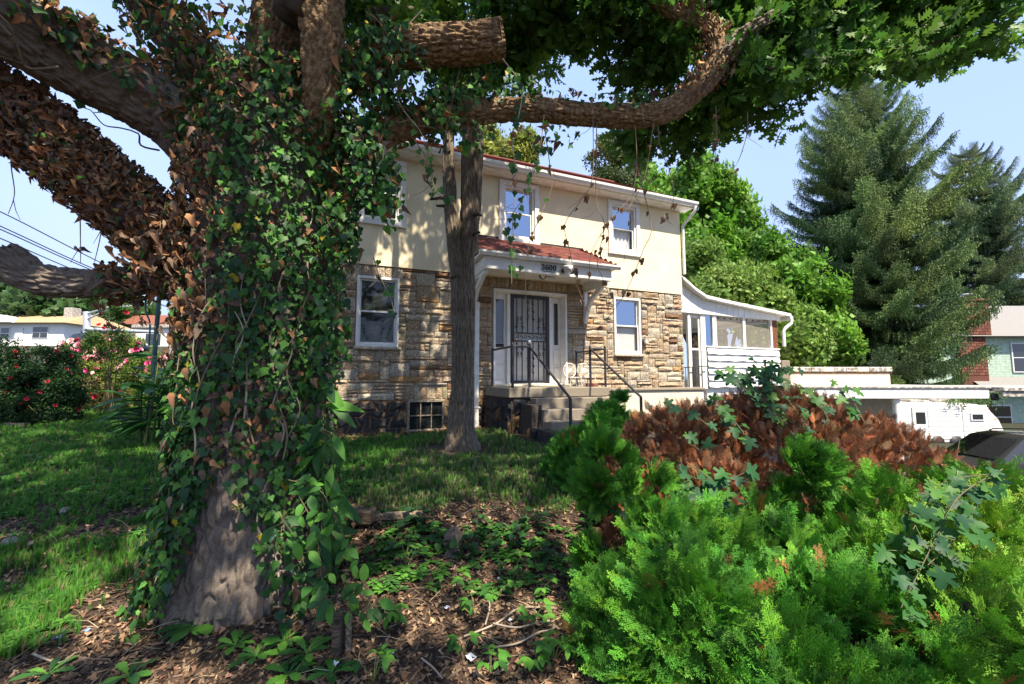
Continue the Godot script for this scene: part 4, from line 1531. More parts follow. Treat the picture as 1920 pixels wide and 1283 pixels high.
func build_ivy(base: Vector3, trunk: Array, tr: Array, made: Dictionary) -> void:
	var iv := thing("ivy", "english ivy, green and dead brown, climbing all over the oak trunk and limbs", "ivy", base + Vector3(0, 0.01, 0))
	var bare := func(p: Vector3) -> bool:
		var y := p.y - 0.05
		return p.z > -3.25 and y < 0.98 and absf(p.x + 1.84 - 0.1 * (0.5 - y)) < 0.03 + 0.34 * (1.0 - y / 0.98)
	var brown_at := func(p: Vector3) -> float:
		var b := smoothstep(-1.80, -2.15, p.x) * smoothstep(1.6, 1.95, p.y) * (1.0 - smoothstep(3.1, 3.5, p.y)) * 0.86
		b = maxf(b, 0.55 * smoothstep(0.35, 0.1, Vector2((p.x + 1.82) * 1.0, (p.y - 1.25) * 0.7).length()))
		b = maxf(b, 0.3 * smoothstep(3.0, 3.6, p.y))
		return maxf(b, 0.08)
	for k in 18500:
		var f := rf(0.03, 0.97) * (trunk.size() - 1)
		var i := int(f)
		var g := rf(0, TAU)
		var d := Vector3(cos(g), 0, sin(g))
		if d.z < -0.35 and rng.randf() < 0.75:
			continue
		var flare: float = 1.0 + 0.35 * exp(-maxf(trunk[i].y + 0.2, 0) * 2.6)
		var wide := 0.10 + 0.05 * smoothstep(2.0, 3.4, trunk[i].y) + 0.06 * smoothstep(1.0, 0.2, trunk[i].y) * absf(d.x)
		var pos: Vector3 = trunk[i] + d * (tr[i] * flare + rf(-0.01, wide))
		if bare.call(pos):
			continue
		var left_low: bool = pos.x < -1.9 and pos.y < 1.3
		ivy_leaf(pos, d, rng.randf() < brown_at.call(pos), rf(0.05, 0.095) if left_low else rf(0.042, 0.078))
	ivy_on(made.A[0], made.A[1], 2000, 0.1, 0.8, 0.6, 0.5, 0.08)
	ivy_on(made.A2[0], made.A2[1], 1300, 0.0, 0.9, 0.0, 0.35, 0.1)
	ivy_on(made.B[0], made.B[1], 8000, 0.05, 0.85, 0.0, 0.93, 0.09, 0.03, 0.06)
	ivy_on(made.S[0], made.S[1], 420, 0.0, 0.5, 0.0, 0.8, 0.05)
	ivy_on(made.U2[0], made.U2[1], 500, 0.0, 0.55, 0.0, 0.4, 0.12)
	ivy_on(made.C[0], made.C[1], 420, 0.0, 0.5, 0.3, 0.2, 0.1)
	ivy_on(made.R[0], made.R[1], 750, 0.02, 0.32, 0.5, 0.15, 0.1)
	ivy_on(made.R[0], made.R[1], 420, 0.3, 0.62, 1.15, 0.2, 0.09)
	ivy_on(made.R[0], made.R[1], 520, 0.66, 0.88, 0.6, 0.85, 0.1, 0.03, 0.06)
	# bunches hanging off the trunk: [px, py, depth, across, up, number, brown]
	for l in [[685, 310, 3.05, 0.24, 0.36, 620, 0.12], [725, 350, 3.0, 0.12, 0.33, 110, 0.1], [640, 430, 3.0, 0.12, 0.3, 260, 0.1], [720, 120, 3.0, 0.35, 0.35, 420, 0.15], [660, 200, 3.0, 0.3, 0.4, 420, 0.1], [430, 120, 3.0, 0.5, 0.45, 520, 0.35], [330, 40, 3.0, 0.4, 0.3, 260, 0.3], [800, 190, 3.25, 0.35, 0.18, 200, 0.1], [930, 165, 3.4, 0.45, 0.09, 140, 0.1], [860, 250, 3.3, 0.35, 0.1, 110, 0.12], [620, 620, 3.1, 0.1, 0.5, 200, 0.1], [300, 480, 3.0, 0.25, 0.22, 260, 0.95], [1030, 255, 3.5, 0.3, 0.08, 40, 0.3]]:
		var c := at(l[0], l[1], l[2])
		for k in l[5]:
			var q := rv()
			ivy_leaf(c + Vector3(q.x * l[3], q.y * l[4], q.z * 0.28), Vector3(q.x, 0.1, 0.8).normalized(), rng.randf() < l[6], rf(0.045, 0.085))
	var green_m := fan_mesh(IVY, 0.22, 0.2)
	var heart_m := fan_mesh(HEART, 0.25, 0.25)
	var dry_m := fan_mesh(DRY, 0.8, 0.7)
	# three hundred leaves of their own, standing out on the side we see
	tone_mats("ivy", M.leaf, IVY_GREENS + [Color(0.03, 0.09, 0.02), Color(0.42, 0.34, 0.03)])
	tone_mats("dry", M.leaf_dull, IVY_BROWNS)
	var n := 0
	while n < 300:
		var y := rf(0.1, 3.7)
		var i := clampi(int((y + 0.25) / 4.35 * (trunk.size() - 1)), 0, trunk.size() - 2)
		var g := rf(0.05, PI - 0.05)
		var d := Vector3(cos(g), 0, sin(g))
		var pos: Vector3 = trunk[i] + d * (tr[i] * (1.0 + 0.35 * exp(-y * 2.6)) + rf(0.09, 0.15))
		if bare.call(pos):
			continue
		var isb: bool = rng.randf() < brown_at.call(pos)
		var b := facing(Vector3.DOWN * 0.8 + d * 0.3 + rv() * 0.4, d + Vector3.UP * 0.4 + rv() * 0.4, rf(0.05, 0.08))
		var greens: Array = tones.ivy
		world_part("leaf", dry_m if isb else (heart_m if rng.randf() < 0.35 else green_m), pick(tones.dry) if isb else (greens[rng.randi() % 6] if rng.randf() < 0.985 else greens[6]), iv, Transform3D(b, pos))
		n += 1
	var half := ivy_x.size() * 3 / 4
	many("green_leaves", green_m, M.leaf, ivy_x.slice(0, half), ivy_c.slice(0, half), iv)
	many("heart_leaves", heart_m, M.leaf, ivy_x.slice(half), ivy_c.slice(half), iv)
	var dh := dry_x.size() / 2
	many("dead_leaves", dry_m, M.leaf_dull, dry_x.slice(0, dh), dry_c.slice(0, dh), iv)
	many("curled_leaves", fan_mesh(HEART, 1.3, 1.1), M.leaf_dull, dry_x.slice(dh), dry_c.slice(dh), iv)
	# woody stems on the bark
	for k in 20:
		var g := rf(0.1, PI - 0.1)
		var y := rf(0.1, 1.6)
		var pts := []
		var steps := int(rf(5, 14))
		for s in steps:
			var i := clampi(int((y + 0.25) / 4.35 * (trunk.size() - 1)), 0, trunk.size() - 2)
			pts.append(trunk[i] + Vector3(cos(g), 0, sin(g)) * (tr[i] * (1.0 + 0.35 * exp(-y * 2.6)) + rf(0.01, 0.10)))
			y += rf(0.12, 0.24)
			g += rf(-0.16, 0.16)
			if y > 3.8:
				break
		if pts.size() < 3 or bare.call(pts[0]) or bare.call(pts[2]):
			continue
		var cv := curve(pts, 0.05)
		var mb := MB.new()
		mb.tube(cv, spread([rf(0.004, 0.008), rf(0.002, 0.004)], cv.size()), 6)
		world_part("vine_stem", mb.mesh(), M.stem if k % 3 else M.stem_pale, iv)
	for lk in ["A", "B", "A2"]:
		for k in 9:
			var lp: Array = made[lk][0]
			var lr: Array = made[lk][1]
			var i0 := int(rf(0.0, 0.7) * lp.size())
			var pts := []
			var ph := rf(0, TAU)
			for s in 7:
				var i := mini(i0 + s * 7, lp.size() - 2)
				var t: Vector3 = (lp[i + 1] - lp[i]).normalized()
				var sd := t.cross(Vector3.UP).normalized()
				ph += rf(-0.4, 0.4)
				pts.append(lp[i] + (sd * cos(ph) + t.cross(sd) * sin(ph)) * (lr[i] + rf(0.01, 0.08)))
			if (pts[0] - pts[-1]).length() < 0.2:
				continue
			var cv := curve(pts, 0.05)
			var mb := MB.new()
			mb.tube(cv, spread([rf(0.004, 0.009), 0.003], cv.size()), 5)
			world_part("vine_stem", mb.mesh(), M.stem, iv)
	build_hanging(green_m, heart_m, dry_m)


func build_hanging(green_m: Mesh, heart_m: Mesh, dry_m: Mesh) -> void:
	# bare strands that hang from the bough: [x at the top, y top, depth, then points], green share, label
	var list := [
		[[[943, 110, 3.05], [975, 160, 3.1], [972, 215, 3.1], [960, 260, 3.1], [965, 330, 3.1], [958, 440, 3.1], [960, 530, 3.1]], 0.7, "pale ivy strand falling from the sawn limb across the middle upstairs window"],
		[[[790, 20, 3.0], [742, 80, 3.0], [738, 140, 3.0], [750, 195, 3.0], [790, 250, 3.0], [805, 300, 3.05], [806, 340, 3.1], [830, 352, 3.1]], 0.5, "pale looping ivy stem left of the sawn limb, ending beside the cedar trunk"],
		[[[866, 112, 3.2], [850, 180, 3.2], [835, 240, 3.2], [830, 270, 3.2]], 0.4, "straight ivy stem between the sawn limb and the long bough"],
		[[[1020, 215, 3.4], [1010, 290, 3.4], [985, 360, 3.4], [960, 400, 3.4], [935, 440, 3.4]], 0.8, "green leaved ivy strand over the left edge of the middle upstairs window"],
		[[[1018, 225, 3.45], [1035, 330, 3.45], [1035, 360, 3.45], [1012, 410, 3.4], [990, 470, 3.4], [985, 560, 3.4]], 0.15, "strand with a cluster of dead leaves right of the middle upstairs window"],
		[[[1115, 220, 3.5], [1112, 330, 3.5], [1090, 375, 3.5], [1062, 420, 3.5], [1068, 470, 3.5], [1085, 540, 3.5], [1105, 590, 3.5]], 0.05, "thin dead strand crossing the stucco between the upstairs windows"],
		[[[1118, 220, 3.55], [1118, 370, 3.55], [1135, 425, 3.55], [1120, 490, 3.55], [1128, 520, 3.55], [1142, 560, 3.55], [1140, 600, 3.55]], 0.0, "thin dead strand left of the right upstairs window"],
		[[[1190, 225, 3.6], [1192, 310, 3.6], [1182, 370, 3.6], [1140, 420, 3.6], [1110, 480, 3.6], [1108, 540, 3.6]], 0.0, "dead forked strand hanging from the bough over the porch canopy corner"],
		[[[1225, 225, 3.6], [1208, 330, 3.6], [1182, 385, 3.6], [1178, 430, 3.6], [1170, 490, 3.6]], 0.0, "dead strand hanging across the right upstairs window"],
		[[[1190, 300, 3.6], [1206, 355, 3.6], [1221, 410, 3.6], [1220, 440, 3.6], [1206, 465, 3.6], [1196, 495, 3.6], [1176, 545, 3.6], [1140, 600, 3.6], [1122, 622, 3.6]], 0.0, "long strand with dead leaf tufts along it right of the right upstairs window"],
		[[[1232, 225, 3.65], [1240, 280, 3.65], [1255, 320, 3.65], [1264, 375, 3.65], [1240, 410, 3.65]], 0.05, "dead strand ending below the eave at the right corner of the house"],
		[[[1340, 200, 3.7], [1345, 260, 3.7], [1338, 310, 3.7]], 0.0, "short bare strand hanging alone against the sky, left of two"],
		[[[1404, 210, 3.75], [1402, 250, 3.75], [1385, 300, 3.75], [1365, 325, 3.75]], 0.0, "short curved strand hanging alone against the sky, right of two"],
		[[[775, 260, 3.05], [805, 310, 3.05], [810, 350, 3.05], [828, 370, 3.05], [850, 375, 3.05]], 0.75, "leafy ivy strand in front of the stucco left of the cedar trunk"],
		[[[20, 215, 2.7], [18, 300, 2.7], [28, 360, 2.7], [12, 400, 2.7]], 0.1, "dead strand hanging at the far left under the brown limb"],
		[[[140, 340, 2.8], [150, 400, 2.8], [148, 450, 2.8], [150, 490, 2.8]], 0.0, "dead strand hanging between the brown limb and the sawn stub, nearer the stub end"],
		[[[185, 370, 2.85], [188, 430, 2.85], [180, 490, 2.85]], 0.0, "dead strand with brown leaves hanging close to the trunk above the stub"],
		[[[250, 550, 3.05], [252, 575, 3.05], [272, 600, 3.05], [292, 615, 3.05], [296, 640, 3.05]], 0.0, "curling brown strand hanging under the sawn stub beside the green post"],
		[[[178, 550, 3.05], [190, 580, 3.05], [210, 610, 3.05], [238, 632, 3.05]], 0.0, "arching bare strand hanging under the middle of the sawn stub"],
		[[[700, 480, 3.0], [712, 520, 3.0], [735, 560, 3.0], [740, 600, 3.0]], 0.85, "leafy ivy strand hanging in front of the left ground floor window"]]
	for l in list:
		var ctl := []
		for e in l[0]:
			ctl.append(at(e[0], e[1], e[2]) + rv() * 0.015)
		var cv := curve(ctl, 0.04)
		var t := thing("hanging_vine", l[2], "vine", ctl[0], 0.0, "ivy strands hanging from the oak")
		var mb := MB.new()
		mb.tube(cv, spread([0.0045, 0.0035, 0.002], cv.size()), 6)
		world_part("stem", mb.mesh(), M.stem_pale if l[2].begins_with("pale") else M.stem, t)
		var i := 3
		while i < cv.size() - 1:
			if rng.randf() < 0.45:       # side twig
				var e: Vector3 = cv[i] + Vector3(rf(-0.16, 0.16), rf(-0.16, 0.02), rf(-0.06, 0.06))
				var sm := MB.new()
				sm.tube([cv[i], cv[i].lerp(e, 0.5) + rv() * 0.02, e], [0.0025, 0.002, 0.0012], 5)
				world_part("side_stem", sm.mesh(), M.stem, t)
			var g: bool = rng.randf() < l[1]
			var cluster := 1 if g else (3 if rng.randf() < 0.3 else (1 if rng.randf() < 0.35 else 0))
			for k in cluster:
				var b := facing(Vector3.DOWN + rv() * 0.6, Vector3(0, 0.2, 1) + rv() * 0.7, rf(0.045, 0.07) if g else rf(0.03, 0.055))
				world_part("leaf", (heart_m if k % 2 else green_m) if g else dry_m, pick(tones.ivy.slice(0, 6)) if g else pick(tones.dry), t, Transform3D(b, cv[i] + rv() * (0.05 if g else 0.03)))
			i += 2 if l[1] > 0.4 else 5


func build_cedar() -> void:
	var base := Vector3(-0.8, ground(-0.8, -6.5) - 0.02, -6.5)
	var o := thing("dead_cedar", "weathered grey twin stemmed cedar trunk standing bare in front of the house wall", "tree", base)
	var a := curve([at(866, 870, 6.5), at(864, 800, 6.5), at(866, 720, 6.5), at(868, 620, 6.5), at(866, 500, 6.5), at(864, 420, 6.5)], 0.04)
	var fl := spread([0.27, 0.2, 0.165, 0.16, 0.175, 0.2, 0.18, 0.14], a.size())
	world_part("trunk", bark_tube(a, fl, 110, 0.022, 17.0, true, 0.12), M.bark_grey, o)
	var b := curve([at(868, 520, 6.45), at(880, 420, 6.45), at(884, 340, 6.45), at(886, 260, 6.45), at(893, 130, 6.5), at(900, -60, 6.6)], 0.04)
	world_part("stem", bark_tube(b, spread([0.14, 0.165, 0.175, 0.17, 0.15, 0.12], b.size()), 90, 0.024, 17.0, false, 0.12), M.bark_grey, o)
	var c := curve([at(860, 520, 6.4), at(848, 420, 6.36), at(842, 340, 6.36), at(840, 270, 6.4), at(838, 150, 6.5), at(836, -40, 6.6)], 0.04)
	world_part("stem", bark_tube(c, spread([0.13, 0.105, 0.095, 0.09, 0.085, 0.07], c.size()), 70, 0.018, 17.0, false, 0.12), M.bark_grey, o)
	for q in [[846, 372, 806, 374, 6.35], [846, 390, 818, 386, 6.35], [888, 403, 903, 404, 6.3], [886, 440, 900, 436, 6.3], [880, 845, 905, 862, 6.2]]:
		var mb := MB.new()
		var p0 := at(q[0], q[1], q[4])
		var p1 := at(q[2], q[3], q[4] - 0.05)
		mb.tube([p0, p0.lerp(p1, 0.5) + Vector3(0, 0.015, 0), p1], [0.035, 0.026, 0.018], 7)
		world_part("snag", mb.mesh(), M.bark_dark, o)


# ---------------------------------------------------------------- arborvitae
func spray_mesh(sd: int) -> ArrayMesh:
	var r := RandomNumberGenerator.new()
	r.seed = sd
	var mb := MB.new()
	var strip := func(a: Vector3, d: Vector3, l: float, w: float) -> void:
		var s := d.cross(Vector3(0, 0, 1)).normalized() * w
		var m := a + d * l * 0.55
		var f := mb.v.size()
		mb.p(a - s * 0.6)
		mb.p(a + s * 0.6)
		mb.p(m + s + Vector3(0, 0, w * 0.5))
		mb.p(m - s + Vector3(0, 0, w * 0.5))
		mb.p(a + d * l)
		mb.tri(f, f + 1, f + 2)
		mb.tri(f, f + 2, f + 3)
		mb.tri(f + 3, f + 2, f + 4)
	strip.call(Vector3.ZERO, Vector3.UP, 1.0, 0.02)
	for i in 11:
		var y := 0.06 + i * 0.083
		for s in [-1.0, 1.0]:
			var l := 0.44 * (1.0 - 0.75 * y) * r.randf_range(0.75, 1.15)
			var a := Vector3(0, y + r.randf_range(-0.02, 0.02), 0)
			var d := Vector3(s * 0.72, 0.7, r.randf_range(-0.25, 0.25)).normalized()
			strip.call(a, d, l, 0.013)
			var n := int(l / 0.075)
			for k in n:
				var b := a + d * (0.05 + 0.072 * k) 
				for s2 in [-1.0, 1.0]:
					var d2 := (d.rotated(Vector3(0, 0, 1), s2 * 0.62) + Vector3(0, 0, r.randf_range(-0.3, 0.3))).normalized()
					strip.call(b, d2, l * 0.34 * (1.0 - 0.5 * k / maxf(n, 1)) + 0.03, 0.0135)
	return mb.mesh()


func shrub(o: Node3D, lobes: Array, sprays: Array, cols: Array, mat: Material, mats: Array, own: int, up: float, size: Vector2, see_only := true) -> void:
	var xs := [[], []]
	var cs := [[], []]
	var n := 0
	for l in lobes:       # [centre, radii, number]
		var buds := []
		for k in maxi(l[2] / 55, 5):
			buds.append(rv().normalized())
		for k in l[2]:
			var bud: Vector3 = pick(buds)
			var q: Vector3 = (bud + rv() * 0.3).normalized()
			if see_only and (q.z < -0.45 or q.y < -0.75) and rng.randf() < 0.8:
				continue
			var sh := 1.0 - absf(rng.randfn(0.0, 0.10))
			var bump := 1.07 - 0.55 * (q - bud).length()
			var p: Vector3 = l[0] + q * l[1] * sh * bump
			if p.y < ground(p.x, p.z) + 0.03:
				continue
			var inside := false
			for l2 in lobes:
				if l2 != l:
					var e: Vector3 = (p - l2[0]) / l2[1]
					if e.length() < 0.78:
						inside = true
			if inside:
				continue
			var out_: Vector3 = (q / l[1]).normalized()
			var tip: Vector3 = out_ * rf(0.3, 0.7) + Vector3.UP * up * rf(0.3, 1.0) + (q - bud) * 2.6 + rv() * 0.35
			var b := Transform3D(facing(tip, out_ + Vector3(0, 0.4, 0.3) + rv() * 0.7, rf(size.x, size.y)), p)
			if n < own and sh > 0.93 and q.z > 0.0 and rng.randf() < 0.3:
				world_part("spray", pick(sprays), pick(mats), o, b)
				n += 1
			else:
				var w := rng.randi() % 2
				xs[w].append(b)
				var sunny := smoothstep(1.7, 2.6, p.x) * smoothstep(-2.9, -2.2, p.z) if cols[0].g > cols[0].r and cols.size() == 5 else 0.0  # sunlight painted into the colour: near right sprays turn lighter and yellower
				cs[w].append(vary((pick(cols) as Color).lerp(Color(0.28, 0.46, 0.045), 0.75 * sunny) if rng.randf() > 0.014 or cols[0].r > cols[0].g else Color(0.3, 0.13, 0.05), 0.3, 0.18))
	for w in 2:
		many("foliage", sprays[w], mat, xs[w], cs[w], o)


func vine_plant(called: String, label: String, ctls: Array, leaves: Mesh, s: Vector2, cols: String, gap: int, category := "vine") -> Node3D:
	var t := thing(called, label, category, ctls[0][0])
	for ctl in ctls:
		var cv := curve(ctl, 0.03)
		var mb := MB.new()
		mb.tube(cv, spread([0.0032, 0.002], cv.size()), 6)
		world_part("stem", mb.mesh(), M.cane, t)
		for i in range(2, cv.size(), gap):
			var e: Vector3 = cv[i] + rv() * 0.07
			var pm := MB.new()
			pm.tube([cv[i], e], [0.002, 0.0015], 4)
			world_part("leaf_stalk", pm.mesh(), M.stem_green, t)
			world_part("leaf", leaves, pick(tones[cols]), t, Transform3D(facing(Vector3(rf(-1, 1), rf(-0.9, 0.2), rf(0, 0.7)), Vector3(0, 0.75, 0.7) + rv() * 0.5, rf(s.x, s.y)), e))
	return t


func build_hedge() -> void:
	var sp := [spray_mesh(1), spray_mesh(2)]
	var greens := [Color(0.055, 0.20, 0.015), Color(0.078, 0.26, 0.018), Color(0.04, 0.15, 0.014), Color(0.12, 0.32, 0.022), Color(0.06, 0.19, 0.02)]
	var browns := [Color(0.27, 0.10, 0.042), Color(0.35, 0.15, 0.065), Color(0.20, 0.075, 0.035), Color(0.17, 0.08, 0.05), Color(0.24, 0.14, 0.08)]
	tone_mats("thuja", M.needle, greens)
	tone_mats("thuja_dead", M.leaf_dull, browns)
	var y0 := ground(2.0, -2.7)
	var g := thing("arborvitae_hedge", "large bright green arborvitae hedge filling the right foreground", "hedge", Vector3(2.0, y0, -2.7))
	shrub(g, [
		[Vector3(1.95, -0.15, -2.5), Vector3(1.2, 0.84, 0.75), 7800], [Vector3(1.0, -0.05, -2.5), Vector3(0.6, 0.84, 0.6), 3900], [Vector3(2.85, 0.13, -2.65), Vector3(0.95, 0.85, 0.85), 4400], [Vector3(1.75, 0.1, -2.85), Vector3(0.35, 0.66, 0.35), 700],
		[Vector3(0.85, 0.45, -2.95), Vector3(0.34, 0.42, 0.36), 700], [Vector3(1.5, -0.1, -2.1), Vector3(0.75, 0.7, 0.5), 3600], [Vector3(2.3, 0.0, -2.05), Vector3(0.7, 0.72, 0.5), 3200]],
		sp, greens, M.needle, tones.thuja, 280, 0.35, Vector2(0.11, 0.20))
	for k in 24:
		var mb := MB.new()
		var p0 := Vector3(rf(0.9, 2.9), 0.0, rf(-3.0, -2.4))
		var p1 := p0 + Vector3(rf(-0.4, 0.4), rf(0.3, 0.55), rf(-0.3, 0.3))
		mb.tube([p0, p0.lerp(p1, 0.5) + rv() * 0.1, p1], [0.02, 0.014, 0.006], 7)
		world_part("branch", mb.mesh(), M.bark, g)
	var d := thing("dead_arborvitae", "dead rust brown arborvitae bushes behind the green hedge", "shrub", Vector3(2.6, ground(2.6, -4.0), -4.0))
	shrub(d, [[Vector3(1.5, 0.5, -3.7), Vector3(0.72, 0.85, 0.55), 8500], [Vector3(2.4, 0.58, -3.8), Vector3(0.85, 0.93, 0.7), 10500], [Vector3(1.5, 0.25, -3.2), Vector3(0.6, 0.72, 0.4), 5600], [Vector3(3.3, 0.48, -3.95), Vector3(0.8, 0.74, 0.6), 7000], [Vector3(4.0, 0.15, -3.9), Vector3(0.7, 0.7, 0.6), 3200], [Vector3(1.1, 0.3, -3.5), Vector3(0.35, 0.6, 0.35), 700]],
		[spray_mesh(3), spray_mesh(4)], browns, M.leaf_dull, tones.thuja_dead, 200, 0.9, Vector2(0.05, 0.11))
	shrub(g, [[at(1490, 885, 3.0), Vector3(0.22, 0.17, 0.16), 460], [at(1130, 890, 3.1), Vector3(0.18, 0.24, 0.16), 420], [at(1215, 935, 2.9), Vector3(0.14, 0.14, 0.14), 260]], sp, greens, M.needle, tones.thuja, 0, 0.9, Vector2(0.10, 0.18))
	for k in 40:
		var mb := MB.new()
		var p0 := Vector3(rf(1.2, 4.0), 0.2, rf(-4.1, -3.8))
		var p1 := p0 + Vector3(rf(-0.4, 0.4), rf(0.5, 0.95), rf(-0.2, 0.2))
		mb.tube([p0, p0.lerp(p1, 0.5) + rv() * 0.08, p1], [0.014, 0.009, 0.003], 6)
		world_part("branch", mb.mesh(), M.stem, d)
	var s := thing("small_arborvitae", "small rounded green arborvitae bush at the foot of the front steps", "shrub", Vector3(0.86, ground(0.86, -4.75), -4.75))
	shrub(s, [[Vector3(0.84, 0.5, -4.75), Vector3(0.43, 0.48, 0.4), 4600], [Vector3(1.08, 0.9, -4.85), Vector3(0.28, 0.34, 0.3), 1900], [Vector3(1.35, 1.05, -5.2), Vector3(0.2, 0.3, 0.2), 400]], sp, [Color(0.05, 0.19, 0.02), Color(0.075, 0.25, 0.024), Color(0.04, 0.15, 0.018)], M.needle, tones.thuja, 60, 0.9, Vector2(0.10, 0.17))
	# vines that climb over the hedge
	tone_mats("vine", M.leaf, [Color(0.03, 0.11, 0.04), Color(0.04, 0.14, 0.03), Color(0.025, 0.085, 0.04), Color(0.07, 0.19, 0.03)])
	var vl := fan_mesh(VINE, 0.2, 0.25)
	vine_plant("porcelain_vine", "large lobed green vine sprawling over the lit right side of the hedge", [[at(1880, 880, 2.3), at(1800, 930, 2.15), at(1760, 1000, 2.05), at(1720, 1080, 1.95), at(1690, 1140, 1.9)], [at(1850, 890, 2.3), at(1770, 905, 2.25), at(1730, 960, 2.15), at(1690, 1040, 2.05)], [at(1840, 930, 2.2), at(1800, 1000, 2.05), at(1740, 1060, 1.98)]], vl, Vector2(0.055, 0.095), "vine", 2)
	vine_plant("porcelain_vine", "dark lobed vine over the dead brown patch between the two green bushes", [[at(1250, 930, 3.0), at(1300, 900, 2.85), at(1360, 900, 2.75), at(1410, 880, 2.75)], [at(1240, 960, 2.85), at(1290, 945, 2.75), at(1340, 935, 2.7), at(1390, 950, 2.6)], [at(1190, 890, 3.3), at(1170, 930, 3.1), at(1180, 980, 2.95)], [at(1290, 870, 3.0), at(1330, 900, 2.85), at(1330, 950, 2.7)]], vl, Vector2(0.07, 0.12), "vine", 2)
	vine_plant("porcelain_vine", "leafy vine rising above the top of the dead brown bush before the side porch", [[at(1500, 830, 3.2), at(1440, 760, 3.45), at(1390, 720, 3.6), at(1340, 690, 3.75)], [at(1480, 800, 3.3), at(1420, 730, 3.6), at(1400, 695, 3.75), at(1440, 685, 3.8)], [at(1520, 810, 3.25), at(1470, 740, 3.5), at(1430, 700, 3.7), at(1500, 690, 3.8)], [at(1560, 800, 3.3), at(1530, 750, 3.5), at(1480, 715, 3.7), at(1380, 700, 3.75)], [at(1620, 790, 3.3), at(1590, 740, 3.5), at(1550, 725, 3.6)], [at(1400, 820, 3.2), at(1360, 770, 3.4), at(1320, 745, 3.5)]], vl, Vector2(0.06, 0.11), "vine", 2)
	vine_plant("porcelain_vine", "few lobed vine leaves on the left shoulder of the dead brown bush", [[at(1330, 800, 3.2), at(1290, 770, 3.3), at(1250, 755, 3.35)], [at(1320, 850, 3.1), at(1290, 830, 3.15), at(1270, 820, 3.2)]], vl, Vector2(0.07, 0.1), "vine", 4)
	# large leaved climbers at the right foot of the oak
	tone_mats("dark_leaf", M.leaf, [Color(0.03, 0.10, 0.025), Color(0.045, 0.14, 0.03), Color(0.08, 0.24, 0.035), Color(0.13, 0.33, 0.045)])
	var ov := rib_mesh(OVAL, 0.25, 0.3)
	vine_plant("broadleaf_creeper", "broad leaved creeper covering the right foot of the oak trunk", [[at(560, 930, 2.75), at(590, 990, 2.65), at(600, 1060, 2.6), at(610, 1140, 2.5)], [at(520, 960, 2.7), at(560, 1020, 2.6), at(570, 1060, 2.55)], [at(620, 950, 2.85), at(650, 1020, 2.75), at(680, 1090, 2.65), at(700, 1150, 2.55)], [at(540, 900, 2.8), at(600, 920, 2.85), at(630, 980, 2.8)], [at(640, 1080, 2.7), at(660, 1120, 2.6), at(720, 1140, 2.6)], [at(580, 1090, 2.6), at(600, 1110, 2.5), at(640, 1150, 2.45)]], ov, Vector2(0.06, 0.115), "dark_leaf", 2)
	var ln := rib_mesh(LANCE, 0.25, 0.4)
	vine_plant("lance_leaf_sapling", "sapling with long drooping leaves along the right edge of the oak trunk", [[at(600, 1060, 3.0), at(606, 900, 3.05), at(605, 760, 3.1), at(600, 640, 3.1)], [at(620, 1040, 3.1), at(625, 900, 3.1), at(622, 820, 3.1)]], ln, Vector2(0.2, 0.3), "dark_leaf", 3, "sapling")


# ---------------------------------------------------------------- ground, lawn, litter, small plants
var gn := FastNoiseLite.new()


func lawn_at(x: float, z: float) -> float:       # 0 bare .. 1 grass
	var d := -z
	var edge := 3.95 + 0.35 * gn.get_noise_2d(x * 3.0, 7.0)
	var g := smoothstep(edge, edge + 0.35, d)
	if x < -2.3:
		var n := gn.get_noise_2d(x * 1.6, z * 1.6)
		g = maxf(g, smoothstep(-0.1, 0.25, n + 0.35 - 0.5 * smoothstep(-3.0, -2.3, x))) * smoothstep(1.6, 2.2, d)
		g *= 1.0 - 0.95 * smoothstep(0.42, 0.2, absf(d - 4.1 - 0.25 * (x + 3.0)) ) * smoothstep(0.1, -0.3, gn.get_noise_2d(x * 2.2 + 9.0, z * 2.2) - 0.15)
		g *= smoothstep(0.0, 0.3, -x - 1.0 * d * 0.25 - 1.55 + 0.3 * n) if d < 3.2 else 1.0
	var t := Vector2(x + 1.93, z + 3.25).length()
	g *= smoothstep(0.75, 1.25, t + 0.3 * gn.get_noise_2d(x * 4.0, z * 4.0))
	g *= smoothstep(0.35, 0.9, Vector2(x + 0.8, z + 6.5).length() + 0.25 * gn.get_noise_2d(x * 5.0, z * 5.0))
	var hl := house_xf().affine_inverse() * Vector3(x, 0, z)
	if hl.x < 6.0 and hl.x > -5.6:
		g *= smoothstep(0.35, 0.8, hl.z)
	if hl.x > -0.7 and hl.x < 2.2:
		g *= smoothstep(2.6, 3.6, hl.z)
	return clampf(g, 0.0, 1.0)


func build_ground() -> void:
	gn.frequency = 0.45
	gn.seed = 12
	var mb := MB.new()
	var n := 300
	var wx := func(u: float) -> float: return sinh(u * 5.0) / sinh(5.0) * 420.0
	mb.grid(n, n, func(i: int, j: int) -> Vector3:
		var x: float = wx.call(float(i) / (n - 1) * 2.0 - 1.0) - 0.5
		var z: float = -3.5 - wx.call(float(j) / (n - 1) * 2.0 - 1.0)
		var far := absf(x) > 30.0 or absf(z) > 30.0
		var l := 1.0 if far else lawn_at(x, z)
		var k := 0.75 + 0.5 * gn.get_noise_2d(x * 9.0, z * 9.0)
		var soil := Color(0.125, 0.078, 0.05) * k
		mb.col = soil.lerp(Color(0.055, 0.075, 0.025) * k, l * 0.85)
		return Vector3(x, ground(x, z), z))
	var o := MeshInstance3D.new()
	o.name = "ground"
	o.mesh = mb.mesh()
	o.set_surface_override_material(0, M.soil)
	o.set_meta("kind", "structure")
	tag(o, "brown soil and grassy ground of the yard rising towards the house", "")
	add_child(o)


